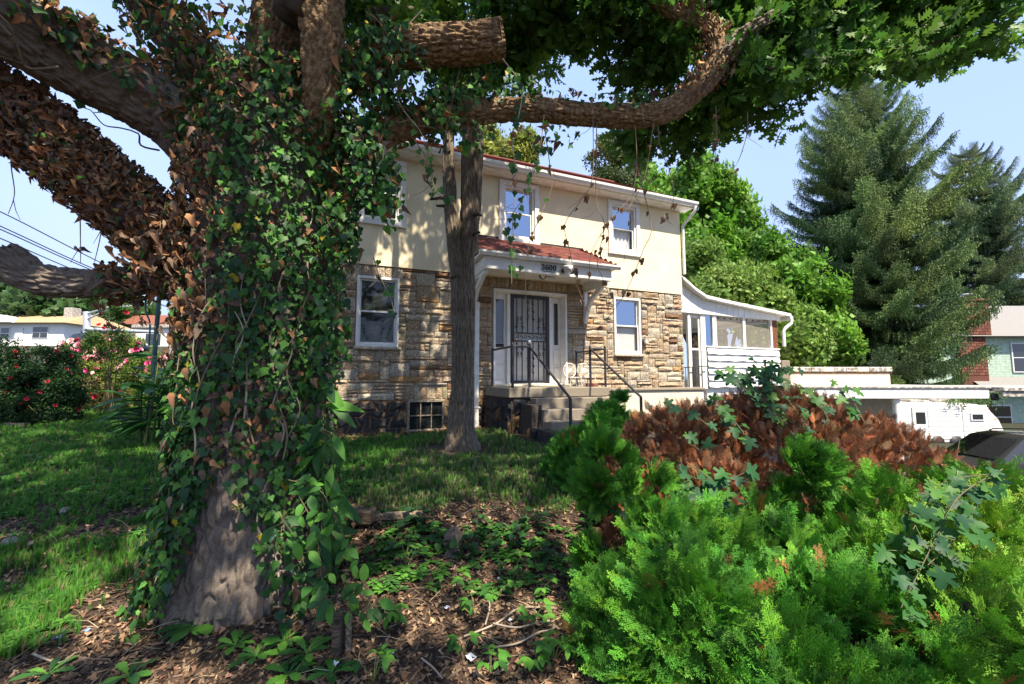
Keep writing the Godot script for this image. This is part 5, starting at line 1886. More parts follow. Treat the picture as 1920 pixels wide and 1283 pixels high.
func build_lawn() -> void:
	var tuft := MB.new()
	for k in 11:
		var g := rf(0, TAU)
		var r := rf(0.0, 0.035)
		var b := Vector3(cos(g) * r, -0.01, sin(g) * r)
		var h := rf(0.55, 1.0)
		var lean := Vector3(cos(g + rf(-1, 1)), 0, sin(g + rf(-1, 1))) * rf(0.15, 0.6)
		var s := Vector3(-sin(g), 0, cos(g)) * 0.035
		var m := b + Vector3.UP * h * 0.55 + lean * 0.3
		var t := b + Vector3.UP * h * 0.9 + lean
		var f := tuft.v.size()
		tuft.p(b - s)
		tuft.p(b + s)
		tuft.p(m + s * 0.8)
		tuft.p(m - s * 0.8)
		tuft.p(t)
		tuft.tri(f, f + 1, f + 2)
		tuft.tri(f, f + 2, f + 3)
		tuft.tri(f + 3, f + 2, f + 4)
	# the tuft is one unit tall; blade roots spread a third of that
	var tm := tuft.mesh()
	var xs := []
	var cs := []
	var greens := [Color(0.07, 0.21, 0.025), Color(0.09, 0.26, 0.03), Color(0.055, 0.17, 0.025), Color(0.13, 0.30, 0.045)]
	var tries := 0
	while xs.size() < 46000 and tries < 260000:
		tries += 1
		var d := 2.0 + pow(rng.randf(), 1.5) * 16.0
		var x := rf(-1.3, 0.75) * (d + 0.6)
		if x > 2.3:
			continue
		var z := -d
		var l := lawn_at(x, z)
		if rng.randf() > l or house_xf().affine_inverse().basis.z.dot(Vector3.ZERO) > 1.0:
			continue
		var hl := house_xf().affine_inverse() * Vector3(x, 0, z)
		if hl.z < 0.1 and hl.x > -5.0:
			continue
		var tall := rf(0.035, 0.075) * (1.0 + 0.5 * gn.get_noise_2d(x * 5.0, z * 5.0))
		if x < -2.0 and d < 3.6:
			tall *= 1.35
		var s := tall * (1.0 + d * 0.02)
		xs.append(Transform3D(Basis(Vector3.UP, rf(0, TAU)) * Basis.from_scale(Vector3(0.75, s / 0.055, 0.75) * 0.055 * (1.0 + d * 0.07)), Vector3(x, ground(x, z), z)))
		var c: Color = pick(greens)
		if x > -1.6 and d > 4.0 and rng.randf() < 0.3:
			c = Color(0.28, 0.29, 0.13)
		elif rng.randf() < 0.06:
			c = Color(0.25, 0.2, 0.1)
		cs.append(vary(c, 0.3, 0.15))
	many("lawn_grass", tm, M.grass, xs, cs)
	# clover and plantain among the grass on the left
	var cl := MB.new()
	for k in 7:
		var g := TAU * k / 7.0 + rf(-0.3, 0.3)
		cl.xf = Transform3D(facing(Vector3(cos(g), rf(0.1, 0.5), sin(g)), Vector3.UP, 1.0), Vector3(cos(g) * 0.15, rf(0.05, 0.5), sin(g) * 0.15))
		rib_leaf(cl, OVAL, 0.2, 0.2)
	cl.xf = Transform3D()
	xs = []
	cs = []
	for k in 4150:
		var d := 2.2 + pow(rng.randf(), 1.3) * 9.0
		var x := rf(-1.3, -0.3) * d
		if k > 3800:
			d = rf(3.0, 3.8)
			x = rf(-1.1, 0.75)
		var z := -d
		var patch := gn.get_noise_2d(x * 2.0 + 40.0, z * 2.0)
		if patch < 0.0 and k < 3800 or rng.randf() > lawn_at(x, z) + (0.0 if k < 3800 else 0.6):
			continue
		xs.append(Transform3D(Basis(Vector3.UP, rf(0, TAU)).scaled(Vector3.ONE * rf(0.035, 0.07)), Vector3(x, ground(x, z) + 0.01, z)))
		cs.append(vary(pick([Color(0.06, 0.19, 0.025), Color(0.09, 0.25, 0.03), Color(0.045, 0.13, 0.025)]), 0.25))
	many("clover_weeds", cl.mesh(), M.grass, xs, cs)


func build_litter() -> void:
	var xs := []
	var cs := []
	var near := func() -> Vector2:
		while true:
			var d := 1.7 + pow(rng.randf(), 0.9) * 3.0
			var x := rf(-1.35, 0.6) * (d + 0.3)
			if rng.randf() > lawn_at(x, -d) * 0.97 and Vector2(x + 1.9, -d + 3.25).length() > 0.55:
				return Vector2(x, -d)
		return Vector2.ZERO
	for k in 11000:
		var q: Vector2 = near.call()
		xs.append(Transform3D(facing(Vector3(rf(-1, 1), rf(-0.15, 0.25), rf(-1, 1)), Vector3.UP + rv() * 0.6, rf(0.014, 0.045)), Vector3(q.x, ground(q.x, q.y) + rf(0.003, 0.015), q.y)))
		cs.append(vary(pick([Color(0.20, 0.115, 0.065), Color(0.28, 0.17, 0.10), Color(0.13, 0.08, 0.05), Color(0.38, 0.25, 0.15), Color(0.09, 0.06, 0.04)]), 0.4, 0.1))
	for k in 500:       # under the wall and round the cedar
		var hl := Vector3(rf(-4.0, -0.7), 0, rf(0.1, 0.8))
		var p := house_xf() * hl
		xs.append(Transform3D(facing(Vector3(rf(-1, 1), 0.1, rf(-1, 1)), Vector3.UP + rv() * 0.6, rf(0.03, 0.07)), Vector3(p.x, ground(p.x, p.z) + 0.015, p.z)))
		cs.append(vary(Color(0.22, 0.13, 0.08), 0.4, 0.1))
	many("leaf_litter", fan_mesh(MAPLE, 0.5, 0.5), M.leaf_dull, xs, cs)
	var chip := MB.new()
	chip.box(Vector3(-0.1, 0, -0.5), Vector3(0.1, 0.08, 0.5))
	xs = []
	cs = []
	for k in 7000:
		var q: Vector2 = near.call()
		var b := Basis(Vector3.UP, rf(0, TAU)) * Basis(Vector3.RIGHT, rf(-0.3, 0.3))
		xs.append(Transform3D(b * Basis.from_scale(Vector3(rf(0.02, 0.07), rf(0.02, 0.06), rf(0.02, 0.09))), Vector3(q.x, ground(q.x, q.y) + rf(0.0, 0.008), q.y)))
		cs.append(vary(pick([Color(0.12, 0.075, 0.05), Color(0.2, 0.13, 0.085), Color(0.07, 0.045, 0.03), Color(0.28, 0.2, 0.13)]), 0.4, 0.1))
	# dry straw and thin fallen stalks
	var straw := MB.new()
	straw.tube([Vector3(0, 0, 0), Vector3(0.05, 0.5, 0.06), Vector3(-0.03, 1, 0)], [0.012, 0.01, 0.005], 4)
	var sx := []
	var sc := []
	for k in 900:
		var q: Vector2 = near.call()
		sx.append(Transform3D(facing(Vector3(rf(-1, 1), rf(-0.02, 0.25), rf(-1, 1)), Vector3.UP + rv() * 0.4, rf(0.05, 0.2)), Vector3(q.x, ground(q.x, q.y) + 0.012, q.y)))
		sc.append(vary(pick([Color(0.42, 0.32, 0.2), Color(0.3, 0.2, 0.12), Color(0.5, 0.42, 0.28)]), 0.3))
	many("straw", straw.mesh(), M.leaf_dull, sx, sc)
	many("bark_litter", chip.mesh(), M.leaf_dull, xs, cs)


func rosette(label: String, pos: Vector3, n: int, s: float, shape: Mesh, up: float) -> Node3D:
	var t := thing("broadleaf_weed", label, "weed", pos, 0.0, "weeds in the bare ground")
	for k in n:
		var g := TAU * k / n + rf(-0.3, 0.3)
		part("leaf", shape, pick(tones.dark_leaf), t, Transform3D(facing(Vector3(cos(g), rf(up * 0.5, up), sin(g)), Vector3.UP + rv() * 0.2, s * rf(0.75, 1.1)), Vector3(0, 0.01, 0)))
	return t


func seedling(label: String, pos: Vector3, h: float, n: int, s: float, shape: Mesh, group: String) -> Node3D:
	var t := thing("seedling", label, "seedling", pos, 0.0, group)
	for k in n:
		var g := rf(0, TAU)
		var lean := Vector3(cos(g), 0, sin(g)) * h * rf(0.2, 0.8)
		var tip := lean + Vector3.UP * h * rf(0.5, 1.0)
		var m := MB.new()
		m.tube([Vector3.ZERO, tip * 0.5 + Vector3.UP * h * 0.12, tip], [0.0035, 0.0025, 0.0015], 5)
		part("stem", m.mesh(), M.stem_green, t)
		for j in 3:
			var g2 := g + (j - 1) * 1.2
			part("leaf", shape, pick(tones.dark_leaf.slice(1)), t, Transform3D(facing(Vector3(cos(g2), rf(-0.3, 0.3), sin(g2)), Vector3.UP + rv() * 0.3, s * rf(0.7, 1.15)), tip))
	return t


func on_ground(px: float, py: float) -> Vector3:      # where the line of sight meets the ground
	var q := (at(px, py, 1.0) - EYE)
	var d := 1.2
	while d < 60.0:
		var p := EYE + q * d
		if p.y < ground(p.x, p.z):
			return Vector3(p.x, ground(p.x, p.z), p.z)
		d += 0.02
	return EYE + q * 60.0


func build_small_plants() -> void:
	var ro := rib_mesh(ROSETTE, 0.2, 0.45)
	var ov := rib_mesh(OVAL, 0.2, 0.3)
	for q in [[370, 1180, 11, 0.2, "large dandelion rosette at the left foot of the oak"], [280, 1150, 6, 0.13, "small weed at the end of the ivy on the left foot of the oak"], [240, 1275, 7, 0.13, "weed with folded leaves at the lower left edge of the yard"], [90, 1270, 6, 0.12, "weed at the bottom left corner of the picture"], [440, 1215, 8, 0.11, "weed just right of the dandelion rosette"], [480, 1240, 9, 0.12, "weed below the bare oak bark, left of its neighbours"], [530, 1210, 9, 0.12, "weed right below the bare oak bark"], [575, 1235, 9, 0.13, "weed left of the upright stake"], [540, 1270, 8, 0.13, "weed at the bottom edge below the oak"], [620, 1270, 8, 0.11, "weed at the bottom edge beside the upright stake"]]:
		rosette(q[4], on_ground(q[0], q[1]), q[2], q[3], ro, 0.9)
	var cr := "creeper seedlings in the leaf litter"
	for q in [[890, 1160, 0.14, 5, "yellow green creeper seedling in the middle of the leaf litter"], [870, 1230, 0.10, 4, "small seedling in the litter left of the white paper scrap"], [1000, 1170, 0.15, 6, "seedling among the curved bare twigs"], [960, 1090, 0.16, 6, "tall seedling behind the curved twigs"], [1010, 1120, 0.13, 4, "seedling with yellow tips above the curved twigs"], [1040, 1240, 0.14, 7, "leafy seedling clump at the bottom edge, left of two"], [1100, 1230, 0.15, 8, "leafy seedling clump at the bottom edge beside the hedge, right of two"], [1000, 1260, 0.12, 5, "low seedling at the bottom edge below the paper scrap"], [920, 1270, 0.12, 5, "seedling at the very bottom edge in the middle"], [1130, 1190, 0.12, 5, "yellow green seedling at the left foot of the hedge"], [700, 1280, 0.14, 5, "seedling at the bottom edge right of the stake"], [760, 1060, 0.16, 6, "seedling beside the end of the timber edging"], [720, 1180, 0.14, 6, "seedling right of the creeper at the oak"], [850, 1110, 0.10, 3, "single upright seedling in the sunny spot of litter"], [930, 1130, 0.12, 5, "seedling under the rotten stump"], [1180, 1270, 0.13, 5, "seedling under the hedge at the bottom edge"]]:
		seedling(q[4], on_ground(q[0], q[1]), q[2], q[3], 0.07, ov, cr)
	# low green cover along the edge of the lawn
	var xs := []
	var cs := []
	for k in 380:
		var x := rf(-1.3, 0.75)
		var d := rf(3.3, 3.95)
		if gn.get_noise_2d(x * 4.0 + 3.0, d * 4.0) < -0.05 + 0.5 * smoothstep(3.5, 3.1, d):
			continue
		xs.append(Transform3D(facing(Vector3(rf(-1, 1), rf(-0.3, 0.4), rf(-0.3, 1)), Vector3.UP + rv() * 0.5, rf(0.05, 0.09)), Vector3(x, ground(x, -d) + rf(0.03, 0.16), -d)))
		cs.append(vary(pick([Color(0.028, 0.09, 0.022), Color(0.045, 0.13, 0.025), Color(0.02, 0.065, 0.025)]), 0.3))
	many("ground_cover", fan_mesh(HEART, 0.2, 0.3), M.leaf, xs, cs)
	# timber, stake, stump, stones, twigs, paper scraps
	var t := thing("timber_edging", "dark rotten square timber lying beside the oak at the lawn edge", "timber", on_ground(680, 990))
	var mb := MB.new()
	mb.bar(Vector3(-0.35, 0.08, -0.05), Vector3(0.1, 0.10, 0.02), 0.12, 0.12, 0.014)
	part("beam", mb.mesh(), M.timber, t)
	t = thing("timber_edging", "grey weathered board half buried along the lawn edge", "timber", on_ground(730, 978))
	mb = MB.new()
	mb.bar(Vector3(-0.2, 0.03, 0.0), Vector3(0.32, 0.045, -0.02), 0.07, 0.06, 0.01)
	part("beam", mb.mesh(), M.timber_pale, t)
	t = thing("timber_edging", "short pale board in the grass at the foot of the dark rose bush", "timber", on_ground(35, 802))
	mb = MB.new()
	mb.bar(Vector3(-0.25, 0.05, 0.0), Vector3(0.22, 0.05, 0.05), 0.12, 0.09, 0.012)
	part("beam", mb.mesh(), M.timber_pale, t)
	t = thing("wooden_stake", "upright split wooden stake in the leaf litter right of the oak", "stake", on_ground(632, 1225))
	mb = MB.new()
	mb.bar(Vector3(0, -0.05, 0), Vector3(0.0, 0.22, -0.02), 0.05, 0.075, 0.008)
	part("post", mb.mesh(), M.timber, t)
	mb = MB.new()
	mb.bar(Vector3(0.06, -0.05, 0.0), Vector3(0.055, 0.2, -0.02), 0.03, 0.025, 0.005)
	part("splinter", mb.mesh(), M.timber_pale, t)
	t = thing("rotten_stump", "small crumbling grey stump at the edge of the lawn", "stump", on_ground(850, 1040))
	var sp := curve([Vector3(0, -0.05, 0), Vector3(0.0, 0.12, 0), Vector3(0.01, 0.23, 0.01)], 0.012)
	part("stump", bark_tube(sp, spread([0.11, 0.08, 0.075, 0.03], sp.size()), 60, 0.035, 16.0), M.bark, t)
	for q in [[122, 962, 0.04, "rounded pale stone in the bare strip of the left lawn"], [20, 1022, 0.05, "flat white stone at the left edge of the lawn"], [60, 1024, 0.03, "small white stone next to the flat one at the left edge"], [115, 1014, 0.018, "tiny pale stone in the left lawn below the rounded one"]]:
		t = thing("stone", q[3], "stone", on_ground(q[0], q[1]), rf(0, 3), "stones in the left lawn")
		mb = MB.new()
		mb.grid(14, 9, func(i: int, j: int) -> Vector3:
			var a := TAU * i / 14.0
			var b := -PI / 2 + PI * j / 8.0
			var k := 1.0 + 0.12 * sin(3.0 * a + 2.0 * b) + 0.08 * sin(5.0 * a)
			return Vector3(-cos(b) * cos(a) * 1.3, sin(b) * 0.75 + 0.35, cos(b) * sin(a)) * k * q[2], true)
		part("stone_body", mb.mesh(), M.rock, t)
	for q in [[[870, 1205], [930, 1180], [975, 1155], [1040, 1150]], [[925, 1185], [970, 1195], [1020, 1185], [1050, 1195]], [[920, 1225], [970, 1215], [1010, 1205], [1040, 1190], [1095, 1150]], [[910, 1185], [918, 1140], [905, 1120]], [[60, 1245], [110, 1255], [140, 1240]], [[790, 1245], [810, 1270], [830, 1283]]]:
		var ctl := []
		for e in q:
			ctl.append(on_ground(e[0], e[1]) + Vector3(0, rf(0.015, 0.05), 0))
		var cv := curve(ctl, 0.03)
		t = thing("twig", ["long curved bare twig in the litter left of the hedge", "curved twig lying across the longer one", "lower curved twig that reaches towards the hedge", "short upright twig in the middle of the litter", "twig on the bare soil at the lower left", "short twig at the bottom edge in the litter"][names.get("twig", 0)], "twig", ctl[0], 0.0, "fallen twigs")
		mb = MB.new()
		mb.tube(cv, spread([0.006, 0.005, 0.003], cv.size()), 6)
		world_part("twig_stem", mb.mesh(), M.stem_pale, t)
	for q in [[883, 1242, 0.03, "larger white paper scrap in the leaf litter"], [936, 1091, 0.02, "small bluish white paper scrap behind the twigs"], [956, 1170, 0.016, "white paper scrap beside the curved twigs"], [838, 1145, 0.018, "narrow white paper scrap in the litter"], [105, 1205, 0.022, "crumpled blue white scrap on the soil at the lower left"], [163, 1188, 0.02, "blue scrap on the sunny strip of soil"], [735, 1230, 0.014, "tiny white scrap in the litter near the stake"], [628, 1252, 0.02, "white scrap at the foot of the stake"]]:
		t = thing("paper_scrap", q[3], "litter", on_ground(q[0], q[1]) + Vector3(0, 0.015, 0), rf(0, 3), "paper scraps on the ground")
		mb = MB.new()
		mb.grid(4, 4, func(i: int, j: int) -> Vector3: return Vector3(-(i - 1.5) * q[2] * 0.6, rf(0, 0.5) * q[2], (j - 1.5) * q[2] * 0.45))
		var pm := M.paper as StandardMaterial3D
		if "blue" in q[3]:
			pm = flat(lin(0.2, 0.3, 0.6), 0.6)
		part("scrap", mb.mesh(), pm, t)


# ---------------------------------------------------------------- things farther away
var clump: ArrayMesh
var fine_clump: ArrayMesh


func make_clumps() -> void:
	var mb := MB.new()
	for k in 18:
		var q := rv()
		mb.xf = Transform3D(facing(Vector3(q.x, rf(-0.8, 0.2), q.z), Vector3.UP * rf(0.3, 1.0) + q + rv() * 0.4, rf(0.2, 0.34)), q * Vector3(0.5, 0.35, 0.5))
		fan_leaf(mb, MAPLE, 0.25, 0.3)
	clump = mb.mesh()
	mb = MB.new()
	for k in 26:
		var q := rv()
		mb.xf = Transform3D(facing(Vector3(q.x, rf(-0.6, 0.5), q.z), Vector3.UP * rf(0.2, 1.0) + q + rv() * 0.5, rf(0.16, 0.26)), q * Vector3(0.5, 0.42, 0.5))
		rib_leaf(mb, OVAL, 0.25, 0.3)
	fine_clump = mb.mesh()


func leafy(o: Node3D, lobes: Array, cols: Array, mesh: Mesh, size: Vector2, mat: Material = null) -> void:     # lobes: [centre, radii, number]
	var xs := []
	var cs := []
	for l in lobes:
		var tone: Color = pick(cols)
		var buds := []
		for k in maxi(l[2] / 9, 6):
			buds.append(rv().normalized())
		for k in l[2]:
			var q: Vector3 = (pick(buds) + rv() * 0.28).normalized()
			if q.y < -0.5 and rng.randf() < 0.5 or q.z < -0.55 and rng.randf() < 0.7:
				continue
			var r := (1.0 - pow(rng.randf(), 2.0) * 0.4) * (1.0 + 0.1 * sin(q.x * 31.0) * sin(q.y * 27.0))
			var b := 1.0 + 0.16 * sin(q.x * 7.0 + l[0].x) * sin(q.y * 6.0 + l[0].y) + 0.1 * sin(q.z * 11.0 + q.x * 8.0)
			var p: Vector3 = l[0] + q * l[1] * r * b
			xs.append(Transform3D(facing(Vector3(q.x, -0.2, q.z) + rv() * 0.6, Vector3.UP + q * 0.6, rf(size.x, size.y)).orthonormalized() * Basis.from_scale(Vector3.ONE * rf(size.x, size.y)), p))
			cs.append(vary(tone.lerp(pick(cols), 0.5), 0.38, 0.15))
	many("crown", mesh, mat if mat else M.leaf, xs, cs, o)


func broadleaf(called: String, label: String, at_: Vector3, height: float, lobes: Array, cols: Array, mesh: Mesh, size: Vector2, group := "") -> void:
	var t := thing(called, label, "tree", at_, 0.0, group)
	var mb := MB.new()
	mb.tube([at_, at_ + Vector3(0.1, height * 0.4, 0), at_ + Vector3(0, height * 0.8, 0)], [height * 0.025, height * 0.018, height * 0.006], 9)
	world_part("trunk", mb.mesh(), M.bark_dark, t)
	for l in lobes:
		var lm := MB.new()
		var a := at_ + Vector3(0, height * 0.35, 0)
		lm.tube([a, a.lerp(l[0], 0.6) + Vector3(0, 0.3, 0), l[0]], [height * 0.012, height * 0.008, 0.02], 6)
		world_part("limb", lm.mesh(), M.bark_dark, t)
	leafy(t, lobes, cols, mesh, size)


func spruce_branch(sd: int) -> ArrayMesh:      # unit branch along +y, up is +z; needle sprays hang from it
	var r := RandomNumberGenerator.new()
	r.seed = sd
	var mb := MB.new()
	var line := func(y: float) -> Vector3: return Vector3(0.02 * sin(y * 9.0), y, -0.16 * sin(y * 2.6) + 0.16 * y * y * y)
	var needle := func(a: Vector3, d: Vector3, l: float, w: float) -> void:
		var s := d.cross(Vector3(r.randf_range(-1, 1), r.randf_range(-1, 1), 0.2)).normalized() * w
		var f := mb.v.size()
		mb.p(a - s * 0.4)
		mb.p(a + s * 0.4)
		mb.p(a + d * l * 0.5 + s)
		mb.p(a + d * l * 0.5 - s)
		mb.p(a + d * l)
		mb.tri(f, f + 1, f + 2)
		mb.tri(f, f + 2, f + 3)
		mb.tri(f + 3, f + 2, f + 4)
	for i in 44:
		var y := 0.10 + 0.90 * i / 43.0
		var a: Vector3 = line.call(y)
		for s in [-1.0, 1.0]:
			var l := (0.30 * (1.0 - 0.75 * y) + 0.03) * r.randf_range(0.6, 1.2)
			var d := Vector3(s * 0.75, 0.62, r.randf_range(-0.3, 0.1)).normalized()
			var n := maxi(int(l / 0.024), 2)
			for k in n:
				var b := a + d * l * (k + 0.5) / n + Vector3(0, 0, -0.12 * pow(float(k) / n, 2) * l)
				for e in 3:
					needle.call(b, (d + Vector3(r.randf_range(-0.9, 0.9), r.randf_range(-0.9, 0.9), r.randf_range(-0.3, 0.6))).normalized(), 0.026, 0.0035)
				var hang := r.randf_range(0.01, 0.11) * (1.0 - 0.4 * y)
				var q := b
				while hang > 0.0:
					for e in 2:
						needle.call(q, Vector3(r.randf_range(-0.8, 0.8), r.randf_range(-0.6, 0.6), -0.9).normalized(), 0.024, 0.0035)
					q += Vector3(r.randf_range(-0.004, 0.004), 0.002, -0.016)
					hang -= 0.016
		for e in 4:
			needle.call(a, Vector3(r.randf_range(-0.8, 0.8), 0.9, r.randf_range(0.0, 0.5)).normalized(), 0.035, 0.004)
	return mb.mesh()


func spruce(label: String, base: Vector3, height: float, reach: float, count: int, bm: Array, cols: Array) -> void:
	var t := thing("spruce_tree", label, "tree", base, 0.0, "tall spruces on the right")
	var mb := MB.new()
	mb.tube([base, base + Vector3(0.1, height * 0.5, 0), base + Vector3(0, height, 0)], [height * 0.02, height * 0.012, 0.03], 10)
	world_part("trunk", mb.mesh(), M.bark_dark, t)
	var xs := [[], []]
	var cs := [[], []]
	var tiers := int(count / 8.0)
	for j in tiers:
		var f := (j + 0.5) / tiers
		var y0 := 0.12 + 0.87 * pow(f, 0.9)
		var n := 7 if f < 0.8 else 6
		var spin := rf(0, TAU)
		var tier_len := rf(0.8, 1.12)
		for k in n:
			var y := y0 + rf(-0.008, 0.008)
			var g := spin + TAU * k / n + rf(-0.25, 0.25)
			var ln := reach * pow(1.0 - minf(y, 0.995), 0.5) * tier_len * rf(0.75, 1.12) * lerpf(0.78, 1.0, smoothstep(0.1, 0.5, y)) + 0.3
			var d := Vector3(cos(g), lerpf(-0.22, 0.5, pow(y, 1.4)) + rf(-0.08, 0.08), sin(g))
			var w := rng.randi() % 2
			xs[w].append(Transform3D(facing(d, Vector3.UP) * Basis.from_scale(Vector3(minf(ln, 4.5) * 1.15, ln, minf(ln, 4.5) * 1.2)), base + Vector3(0, y * height, 0)))
			cs[w].append(vary(pick(cols), 0.4, 0.1))
	for w in 2:
		many("boughs", bm[w], M.needle, xs[w], cs[w], t)


func rose_bush(label: String, base: Vector3, lobes: Array, cols: Array, flowers: Array, nf: int, fs: Vector2, canes: int, group := "rose bushes along the left side of the lawn") -> void:
	var t := thing("rose_bush", label, "bush", base, 0.0, group)
	leafy(t, lobes, cols, fine_clump, Vector2(0.17, 0.3))
	for k in canes:
		var l = pick(lobes)
		var e: Vector3 = l[0] + rv() * l[1] * 0.9
		var b := base + Vector3(rf(-0.25, 0.25), 0, rf(-0.2, 0.2))
		var mb := MB.new()
		mb.tube([b, b.lerp(e, 0.5) + rv() * 0.12, e], [0.010, 0.007, 0.003], 5)
		world_part("cane", mb.mesh(), M.cane, t)
	for k in nf:
		var l = lobes[k % lobes.size()]
		var q := rv().normalized()
		q.z = absf(q.z)
		if q.y < -0.1:
			q.y = -q.y
		var p: Vector3 = l[0] + q * l[1] * rf(0.92, 1.08)
		world_part("flower", rose_mesh, pick(flowers), t, Transform3D(facing(rv(), q + Vector3(0, 0.2, 0.5), rf(fs.x, fs.y)), p))


var rose_mesh: ArrayMesh


func make_rose() -> void:
	var mb := MB.new()
	for ring in 3:
		for k in 6 - ring:
			var g := TAU * k / (6.0 - ring) + ring * 0.5
			var r := 0.75 - 0.2 * ring
			mb.xf = Transform3D(facing(Vector3(cos(g), sin(g), 0.35 + 0.5 * ring), Vector3(-cos(g) * 0.4, -sin(g) * 0.4, 1), r), Vector3(cos(g), sin(g), 0) * 0.04 + Vector3(0, 0, 0.06 * ring))
			fan_leaf(mb, [Vector2(0.25, 0.1), Vector2(0.5, 0.45), Vector2(0.45, 0.85), Vector2(0.15, 1.0), Vector2(0, 0.95)], 0.2, -0.25, 0.5)
	mb.xf = Transform3D()
	rose_mesh = mb.mesh()


func build_left() -> void:
	var reds := [flat(lin(0.42, 0.012, 0.03), 0.6), flat(lin(0.55, 0.02, 0.06), 0.6), flat(lin(0.32, 0.01, 0.02), 0.6)]
	var pinks := [flat(lin(0.72, 0.16, 0.30), 0.6), flat(lin(0.80, 0.36, 0.45), 0.6), flat(lin(0.62, 0.07, 0.24), 0.6), flat(lin(0.85, 0.55, 0.56), 0.6)]
	var dark := [Color(0.022, 0.06, 0.02), Color(0.03, 0.075, 0.022), Color(0.018, 0.045, 0.02)]
	var mid := [Color(0.06, 0.13, 0.025), Color(0.09, 0.17, 0.03), Color(0.045, 0.10, 0.02)]
	var lit := [Color(0.14, 0.22, 0.035), Color(0.18, 0.25, 0.04), Color(0.10, 0.18, 0.03), Color(0.24, 0.22, 0.07)]
	var g := func(x: float, z: float) -> Vector3: return Vector3(x, ground(x, z), z)
	var b: Vector3 = g.call(-9.7, -8.6)
	rose_bush("dark dense rose bush with red blooms at the left edge of the lawn", b, [[b + Vector3(0.1, 0.6, 0), Vector3(0.75, 0.75, 0.6), 420], [b + Vector3(-0.9, 0.7, 0), Vector3(0.8, 0.9, 0.6), 420], [b + Vector3(0.5, 0.35, 0.1), Vector3(0.45, 0.45, 0.45), 220], [b + Vector3(-0.2, 1.2, -0.2), Vector3(0.7, 0.4, 0.4), 200]], dark, reds, 22, Vector2(0.045, 0.075), 20)
	b = g.call(-9.2, -9.6)
	rose_bush("tall airy rose bush with red blooms rising above the dark bush", b, [[b + Vector3(-0.3, 1.7, 0), Vector3(0.5, 0.4, 0.4), 70], [b + Vector3(0.1, 2.2, 0), Vector3(0.4, 0.35, 0.3), 50], [b + Vector3(-0.35, 2.6, 0), Vector3(0.3, 0.3, 0.3), 26]], mid, reds, 14, Vector2(0.05, 0.085), 12)
	b = g.call(-12.2, -12.2)
	rose_bush("large rose bush with many pink blooms in the sun behind the lawn", b, [[b + Vector3(0, 0.7, 0), Vector3(0.9, 0.8, 0.7), 420], [b + Vector3(-0.5, 1.3, 0), Vector3(0.7, 0.6, 0.5), 240], [b + Vector3(0.6, 1.1, 0.2), Vector3(0.7, 0.6, 0.5), 240], [b + Vector3(0.1, 1.7, 0), Vector3(0.4, 0.35, 0.4), 80]], mid + lit, pinks, 90, Vector2(0.08, 0.15), 16)
	b = g.call(-10.9, -11.8)
	rose_bush("sunlit yellow green rose bush with pale pink blooms beside the green post", b, [[b + Vector3(0, 0.7, 0), Vector3(0.9, 0.75, 0.7), 460], [b + Vector3(0.7, 0.9, 0.1), Vector3(0.7, 0.7, 0.5), 300], [b + Vector3(-0.2, 1.5, 0), Vector3(0.7, 0.55, 0.5), 260], [b + Vector3(-0.7, 1.0, 0.1), Vector3(0.5, 0.5, 0.4), 180], [b + Vector3(1.6, 0.8, -0.3), Vector3(0.7, 0.7, 0.5), 260]], lit, pinks, 70, Vector2(0.07, 0.13), 14)
	b = g.call(-14.2, -13.5)
	rose_bush("low rose bush with pink and red blooms at the far left picture edge", b, [[b + Vector3(0, 0.7, 0), Vector3(1.1, 0.8, 0.6), 360], [b + Vector3(-1.5, 0.8, 0), Vector3(1.0, 0.8, 0.6), 320]], mid, reds + pinks, 30, Vector2(0.06, 0.1), 12)
	b = g.call(-11.0, -10.9)
	rose_bush("low tangled rose bush, partly dry, in front of the pink rose bush", b, [[b + Vector3(0, 0.35, 0), Vector3(0.6, 0.45, 0.5), 200], [b + Vector3(0.7, 0.3, 0.1), Vector3(0.5, 0.35, 0.4), 160]], [Color(0.2, 0.15, 0.06), Color(0.1, 0.14, 0.03)], reds, 5, Vector2(0.06, 0.09), 14)
	# canna with long leaves and a red flower
	b = g.call(-5.75, -6.9)
	var c := thing("canna_lily", "leafy canna with broad pointed leaves and red flower behind the oak trunk", "plant", b)
	var ln := rib_mesh(LANCE, 0.3, 0.35)
	var cm := [M.leaf.duplicate(), M.leaf.duplicate(), M.leaf.duplicate()]
	for k in 3:
		cm[k].albedo_color = [lin(0.035, 0.13, 0.025), lin(0.025, 0.09, 0.02), lin(0.06, 0.2, 0.03)][k]
	for k in 12:
		var g0 := rf(0, TAU)
		var foot := b + Vector3(cos(g0) * 0.3, 0, sin(g0) * 0.2)
		var h := rf(0.7, 1.45)
		var top := foot + Vector3(rf(-0.15, 0.15), h, rf(-0.1, 0.1))
		var mb := MB.new()
		mb.tube([foot, top], [0.02, 0.01], 7)
		world_part("stalk", mb.mesh(), M.stem_green, c)
		for j in 6:
			var gg := j * 2.6 + k
			world_part("leaf", ln, pick(cm), c, Transform3D(facing(Vector3(cos(gg), rf(-0.1, 0.7), sin(gg)), Vector3.UP + rv() * 0.2, rf(0.5, 0.75)), foot.lerp(top, 0.25 + 0.15 * j)))
	var st := MB.new()
	st.tube([b + Vector3(0.15, 1.0, 0), b + Vector3(0.3, 1.75, 0)], [0.012, 0.006], 6)
	world_part("stalk", st.mesh(), M.stem_green, c)
	for k in 7:
		world_part("flower", rose_mesh, pick(reds), c, Transform3D(facing(rv(), rv() + Vector3(0, 0, 1), rf(0.06, 0.1)), b + Vector3(0.28 + rf(-0.08, 0.06), 1.55 + k * 0.045, rf(-0.05, 0.05))))
	# green post with arched rods
	b = g.call(-8.0, -9.3)
	var po := thing("garden_arch_post", "dark green metal post with curved rods standing among the roses", "post", b)
